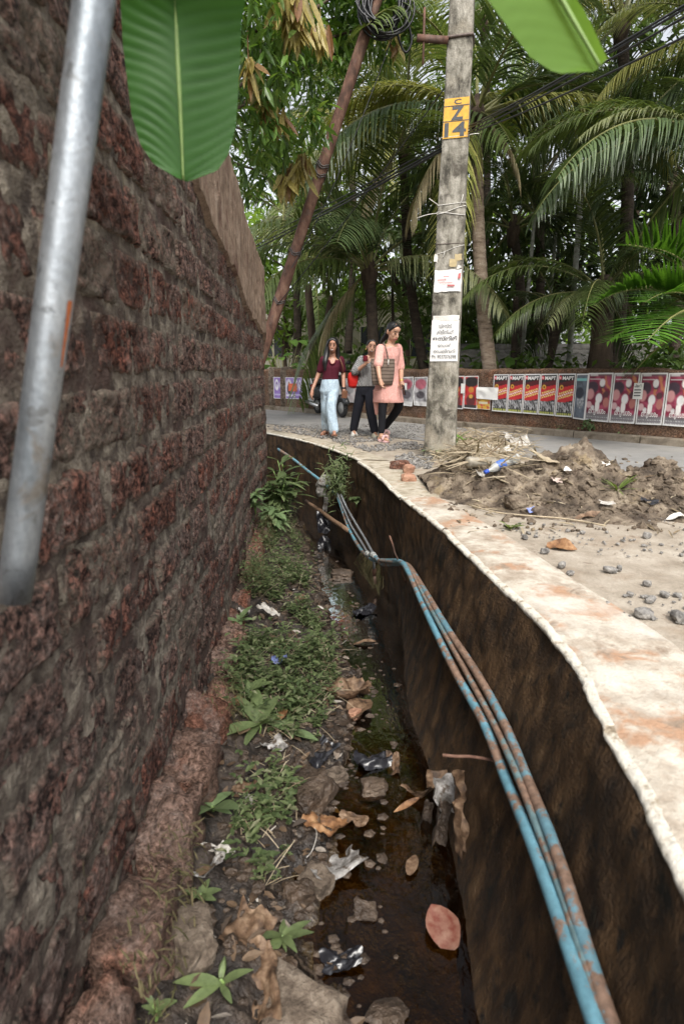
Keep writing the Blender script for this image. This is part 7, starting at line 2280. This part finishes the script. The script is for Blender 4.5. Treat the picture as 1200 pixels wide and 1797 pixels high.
# plastic bottles
def film(name, tint, alpha, rough=0.15):
    m, nt, b, out = nodes(name)
    b.inputs['Base Color'].default_value = (*tint, 1); b.inputs['Roughness'].default_value = rough
    tp = N(nt, 'ShaderNodeBsdfTransparent', {'Color': (0.93, 0.95, 0.95)})
    mx = N(nt, 'ShaderNodeMixShader', {0: alpha, 1: tp.outputs[0], 2: b.outputs[0]})
    nt.links.new(mx.outputs[0], out.inputs[0]); MAT[name] = m
film('clear_plastic', (0.62, 0.64, 0.63), 0.55); film('dirty_plastic', (0.42, 0.38, 0.31), 0.75, 0.4)
simple('label_blue', (0.07, 0.17, 0.55), 0.4, 0.2, 40); simple('cap_blue', (0.04, 0.10, 0.50), 0.35)
def bottle(label, pneck, pbase, r, mat, lab=None, cap=None):
    a, b_ = Vector(pneck), Vector(pbase)
    root = empty('plastic_bottle', tuple(b_), label, 'bottle', 'plastic bottles on the rubbish heap')
    prof = [(0.0, 0.30), (0.06, 0.34), (0.10, 0.36), (0.24, 0.92), (0.30, 1.0), (0.36, 0.95), (0.42, 1.0), (0.50, 0.95), (0.58, 1.0), (0.66, 0.95), (0.74, 1.0), (0.84, 0.97), (0.92, 1.0), (0.98, 0.92), (1.0, 0.7)]
    child('shell', tube([a.lerp(b_, s) for s, _ in prof], [r * q for _, q in prof], 16), MAT[mat], root)
    if lab: child('label_band', tube([a.lerp(b_, 0.32), a.lerp(b_, 0.55)], r * 1.03, 16, False), MAT[lab], root)
    if cap: child('cap', tube([a.lerp(b_, -0.06), a.lerp(b_, 0.06)], r * 0.42, 12), MAT[cap], root)
def lay(a, b_, L, r):
    d_ = Vector((0.94, 0.34, 0.0))
    q = [a + d_ * L * f_ for f_ in (0, 0.25, 0.5, 0.75, 1)]
    hs = [float(mh(np.array([p_.x]), np.array([p_.y]))[0]) for p_ in q]
    s_ = (hs[-1] - hs[0]) / L
    lift = max(h - (hs[0] + s_ * L * f_) for h, f_ in zip(hs, (0, 0.25, 0.5, 0.75, 1)))
    z0 = hs[0] + lift + r * 0.8
    return Vector((a.x, a.y, z0)), Vector((q[-1].x, q[-1].y, z0 + s_ * L))
p1, p2 = onmound(852, 842), onmound(905, 819)
bottle('clear plastic bottle with blue label and cap on the soil heap', *lay(p1, p2, 0.30, 0.040), 0.040, 'clear_plastic', 'label_blue', 'cap_blue')
p1, p2 = onmound(818, 832), onmound(866, 803)
bottle('dirty ribbed plastic bottle without label beside the straw', *lay(p1, p2, 0.36, 0.050)[::-1], 0.048, 'dirty_plastic')
def heap(kind, px, py, w, h, label, mat, seed, rot=(0, 0, 0), dz=0.0, name='plastic_scrap', cat='litter', amp=0.25):
    p = onmound(px, py)
    if kind == 'sheet': V, F = crumple((p.x, p.y, p.z + 0.02 + dz), w, h, seed, amp, 15, rot)
    elif kind == 'rock': V, F = rock((p.x, p.y, p.z + h * 0.25 + dz), (w, w * 0.75, h), seed, 3, 0.28, 0.6, rot)
    else:
        d_ = Vector((math.cos(rot[2]), math.sin(rot[2]), 0.1)); V, F = leafblade(p - d_ * w / 2 + Vector((0, 0, 0.02 + dz)), d_, (0.1, -0.4, 1), w, h, 0.1, 0.4, 7)
        V = V + np.c_[np.zeros((len(V), 2)), fbm(V, 14, 2, seed) * 0.05]
    return tag(recentre(mk(name, V, F, MAT[mat], smooth=kind != 'rock')), label, cat)
simple('scrap_pink', (0.42, 0.33, 0.29), 0.7, 0.3, 40)
heap('sheet', 905, 782, 0.36, 0.22, 'large crumpled white plastic bag on top of the heap', 'white_plastic', 3, (0.5, 0.2, 0.2), 0.05, 'plastic_bag', 'plastic bag', 0.4)
heap('sheet', 850, 800, 0.16, 0.20, 'torn white paper beside the dirty bottle', 'white_plastic', 4, (0.7, 0, 0.4), 0.04)
heap('sheet', 876, 797, 0.26, 0.12, 'white film lying across the straw', 'paper_dirty', 14, (0.5, 0, 0.1), 0.03)
heap('sheet', 842, 838, 0.09, 0.08, 'small white plastic piece under the blue label bottle', 'white_plastic', 5, (0.5, 0.3, 0.2), 0.01)
heap('sheet', 955, 812, 0.24, 0.06, 'curved pale bark strip on the soil heap', 'straw', 6, (0.4, 0.3, -0.4), 0.02, 'bark_strip', 'bark')
heap('sheet', 975, 845, 0.10, 0.06, 'pinkish paper scrap on the slope of soil heap', 'scrap_pink', 7, (0.5, 0.2, 0.2), -0.01)
heap('leaf', 1000, 826, 0.13, 0.04, 'pale wrapper on the ridge of soil heap', 'paper_dirty', 8, (0, 0.1, 0.4), 0.0)
heap('sheet', 1062, 818, 0.06, 0.04, 'white scrap on top of the tallest soil ridge', 'paper_dirty', 9, (0.5, 0, 0), 0.0)
heap('sheet', 1063, 890, 0.12, 0.05, 'white card lying at the foot of soil heap', 'white_plastic', 10, (0.3, 0.1, 0.1), 0.01, amp=0.05)
heap('sheet', 1135, 886, 0.15, 0.07, 'black and blue plastic at the foot of soil heap', 'black_plastic', 11, (0.3, 0.2, 0.2), 0.01)
heap('sheet', 930, 905, 0.07, 0.05, 'small blue wrapper at the heap foot by the stone', 'blue_wrapper', 12, (0.4, 0, 0.3), 0.02)
heap('leaf', 985, 962, 0.17, 0.10, 'orange-brown fallen leaf lying on the concrete shoulder', 'dead_leaf_orange', 13, (0, 0, -0.5), 0.0, 'dead_leaf', 'leaf')
heap('leaf', 1030, 910, 0.20, 0.05, 'brown curled leaf at the foot of the heap', 'dead_leaf', 15, (0, 0, 0.2), 0.01, 'dead_leaf', 'leaf')
heap('leaf', 1190, 912, 0.16, 0.05, 'pink-grey leaf strip near the heap end', 'paper_dirty', 16, (0, 0, -0.2), 0.0, 'dead_leaf', 'leaf')
heap('rock', 905, 890, 0.20, 0.13, 'brown stone block at the foot of the soil heap', 'mound_soil', 17, (0, 0, 0.2), 0, 'stone', 'stone')
heap('rock', 945, 905, 0.12, 0.09, 'rounded stone half covered at the heap foot', 'stone', 18, (0, 0, 0.5), 0, 'stone', 'stone')
heap('rock', 1134, 943, 0.055, 0.05, 'dark grey pebble standing on the shoulder near heap', 'gravel', 19, (0, 0, 0.4), 0, 'stone', 'stone')
heap('rock', 702, 822, 0.24, 0.12, 'dark broken brick lying against the pole foot', 'laterite_pale', 20, (0, 0, 0.1), 0, 'brick_piece', 'brick')
heap('rock', 717, 829, 0.13, 0.11, 'orange brick lump on the coping by the pole', 'broken_brick', 21, (0.2, 0, 0.6), 0, 'brick_piece', 'brick')
heap('rock', 716, 843, 0.15, 0.09, 'orange-brown brick chip at the coping edge', 'broken_brick', 22, (0, 0.1, 0.2), 0, 'brick_piece', 'brick')
# yellow stalk across the foot of the heap
P = [onmound(a, b_) + Vector((0, 0, 0.012)) for a, b_ in ((820, 888), (870, 902), (925, 908), (975, 912), (1020, 918), (1062, 926))]
tag(recentre(mk('palm_stalk', *tube(spline(P, 4), 0.006, 6), MAT['straw'])), 'thin yellow palm stalk lying along the heap foot', 'stalk')
# broad leaves by the pole, grass sprout on the heap
rosette('yellow-green broad leaves sprouting at the pole foot', 783, 800, 7, 52, 0.42, 'weed_pale', 21, 1.1, base=onmound(785, 800), stem=0.10)
rosette('bright green long leaf lying on the straw by the pole', 815, 775, 3, 60, 0.26, 'broad_leaf', 22, 0.3, base=onmound(812, 785) + Vector((0, 0, 0.10)))
rosette('bright green grass sprout on the soil heap slope', 1082, 858, 14, 40, 0.10, 'grass_blade', 23, 0.9, base=onmound(1082, 862))
rosette('small green weed on the coping joint', 895, 925, 9, 26, 0.3, 'grass_blade', 24, 0.7, base=atz(895, 928, 0))
def wall_weed(label, px, py, n, L, seed):
    t = far_t(px); p = far_pt(t); n_ = far_n(t) * FSGN
    b_ = Vector((p[0] + n_[0] * 0.02, p[1] + n_[1] * 0.02, atY(px, py, p[1]).z))
    rnd = random.Random(seed)
    root = empty('wall_weed', tuple(b_), label, 'plant')
    parts = []
    for k in range(n):
        parts.append(leafblade(b_ + Vector((rnd.gauss(0, 0.05), -abs(rnd.gauss(0, 0.04)), rnd.gauss(0.02, 0.05))), (rnd.gauss(0, 0.7), -0.7, rnd.gauss(0.2, 0.6)), (0, 0, 1), L * rnd.uniform(0.5, 1), L * 0.4, 0.3, 0.2, 3))
    child('foliage', join(parts), MAT['weed_pale'], root, smooth=False)
wall_weed('small weed tuft growing out of the wall under the film posters', 1036, 747, 42, 0.10, 1)
wall_weed('tiny weed sprout low on the wall under the last film poster', 1103, 767, 14, 0.09, 2)
wall_weed('tiny weed at the wall foot under the event posters', 988, 757, 14, 0.09, 3)

# ================================================================== GRAVEL AND STONES ON THE SHOULDER
def stones(name, label, spots, mat, seed):
    rnd = random.Random(seed); parts = []
    vars_ = []
    for k in range(14):
        V, F = ICO[1]
        q_ = np.abs(V).max(1)[:, None]
        vars_.append(((V * 0.6 + V / q_ * 0.35) * (1 + 0.4 * vnoise(V * 1.6 + k * 5, k)[:, None]), F))
    for (x, y, s_) in spots:
        V, F = vars_[rnd.randrange(14)]
        a = rnd.uniform(0, 6.28); c, s2 = math.cos(a), math.sin(a)
        W = V * np.array([s_, s_ * rnd.uniform(0.6, 1), s_ * rnd.uniform(0.4, 0.8)])
        W = np.c_[W[:, 0] * c - W[:, 1] * s2, W[:, 0] * s2 + W[:, 1] * c, W[:, 2]]
        parts.append((W + np.array([x, y, s_ * 0.18]), F))
    return tag(recentre(mk(name, *join(parts), MAT[mat], smooth=False)), label, 'gravel', kind='stuff')
sp1 = []
rnd = random.Random(41)
while len(sp1) < 2600:
    p = atz(rnd.uniform(470, 760), rnd.uniform(745, 822), 0)
    if p.x < float(XK(p.y)) + 0.42: continue
    if rnd.random() > np.interp(p.y, [5.8, 6.6, 8, 10, 12], [0.5, 1.0, 1.0, 0.7, 0.4]): continue
    if vnoise(np.array([[p.x * 2.2, p.y * 2.2, 0]]), 4)[0] < -0.25: continue
    sp1.append((p.x, p.y, abs(rnd.gauss(0, 0.012)) + 0.006))
stones('road_gravel', 'grey crushed gravel spread over the shoulder where the women walk', sp1, 'gravel', 1)
sp2 = []
while len(sp2) < 900:
    x, y = rnd.uniform(0.95, 3.4), rnd.uniform(1.3, 4.2)
    if x < float(XK(y)) + 0.38: continue
    dn = vnoise(np.array([[x * 2.5, y * 2.5, 3]]), 4)[0] + np.interp(y, [1.3, 2.2, 2.8, 4], [0.3, 0.3, -0.1, -0.2])
    if dn < 0: continue
    sp2.append((x, y, abs(rnd.gauss(0, 0.007)) + 0.003))
stones('shoulder_grit', 'loose grit on the dusty shoulder beside the coping', sp2, 'gravel', 2)
names = ['flat grey stone alone on the dusty shoulder', 'angular grey stone next to the flat one', 'small grey stone on dust beside the coping joint', 'pale grey stone at the outer edge of coping', 'rounded bluish stone among the near gravel', 'large bluish grey stone among near gravel', 'broken grey stone leaning on the bluish one', 'light stone at the coping edge near the orange leaf', 'grey lump in the gravel strip along the coping', 'brownish stone near the gravel strip', 'grey pebble between gravel strip and dust', 'two-toned stone by the coping corner']
for k, (px, py, w_, h_) in enumerate(((1070, 1003, 0.075, 0.035), (1085, 1000, 0.045, 0.035), (1134, 1027, 0.045, 0.035), (1140, 1055, 0.065, 0.03), (1165, 1046, 0.05, 0.03), (1128, 1082, 0.085, 0.05), (1190, 1088, 0.09, 0.055), (955, 970, 0.055, 0.04), (985, 995, 0.06, 0.04), (1104, 1045, 0.035, 0.025), (1000, 1008, 0.045, 0.03), (920, 945, 0.05, 0.035))):
    p = atz(px, py, 0)
    V, F = rock((p.x, p.y, h_ * 0.30), (w_, w_ * 0.7, h_), 200 + k, 2, 0.3, 0.55, (0.1, 0.1, k * 1.3))
    tag(recentre(mk('stone', V, F, MAT['gravel'], smooth=False)), names[k], 'stone', 'stones on the shoulder')
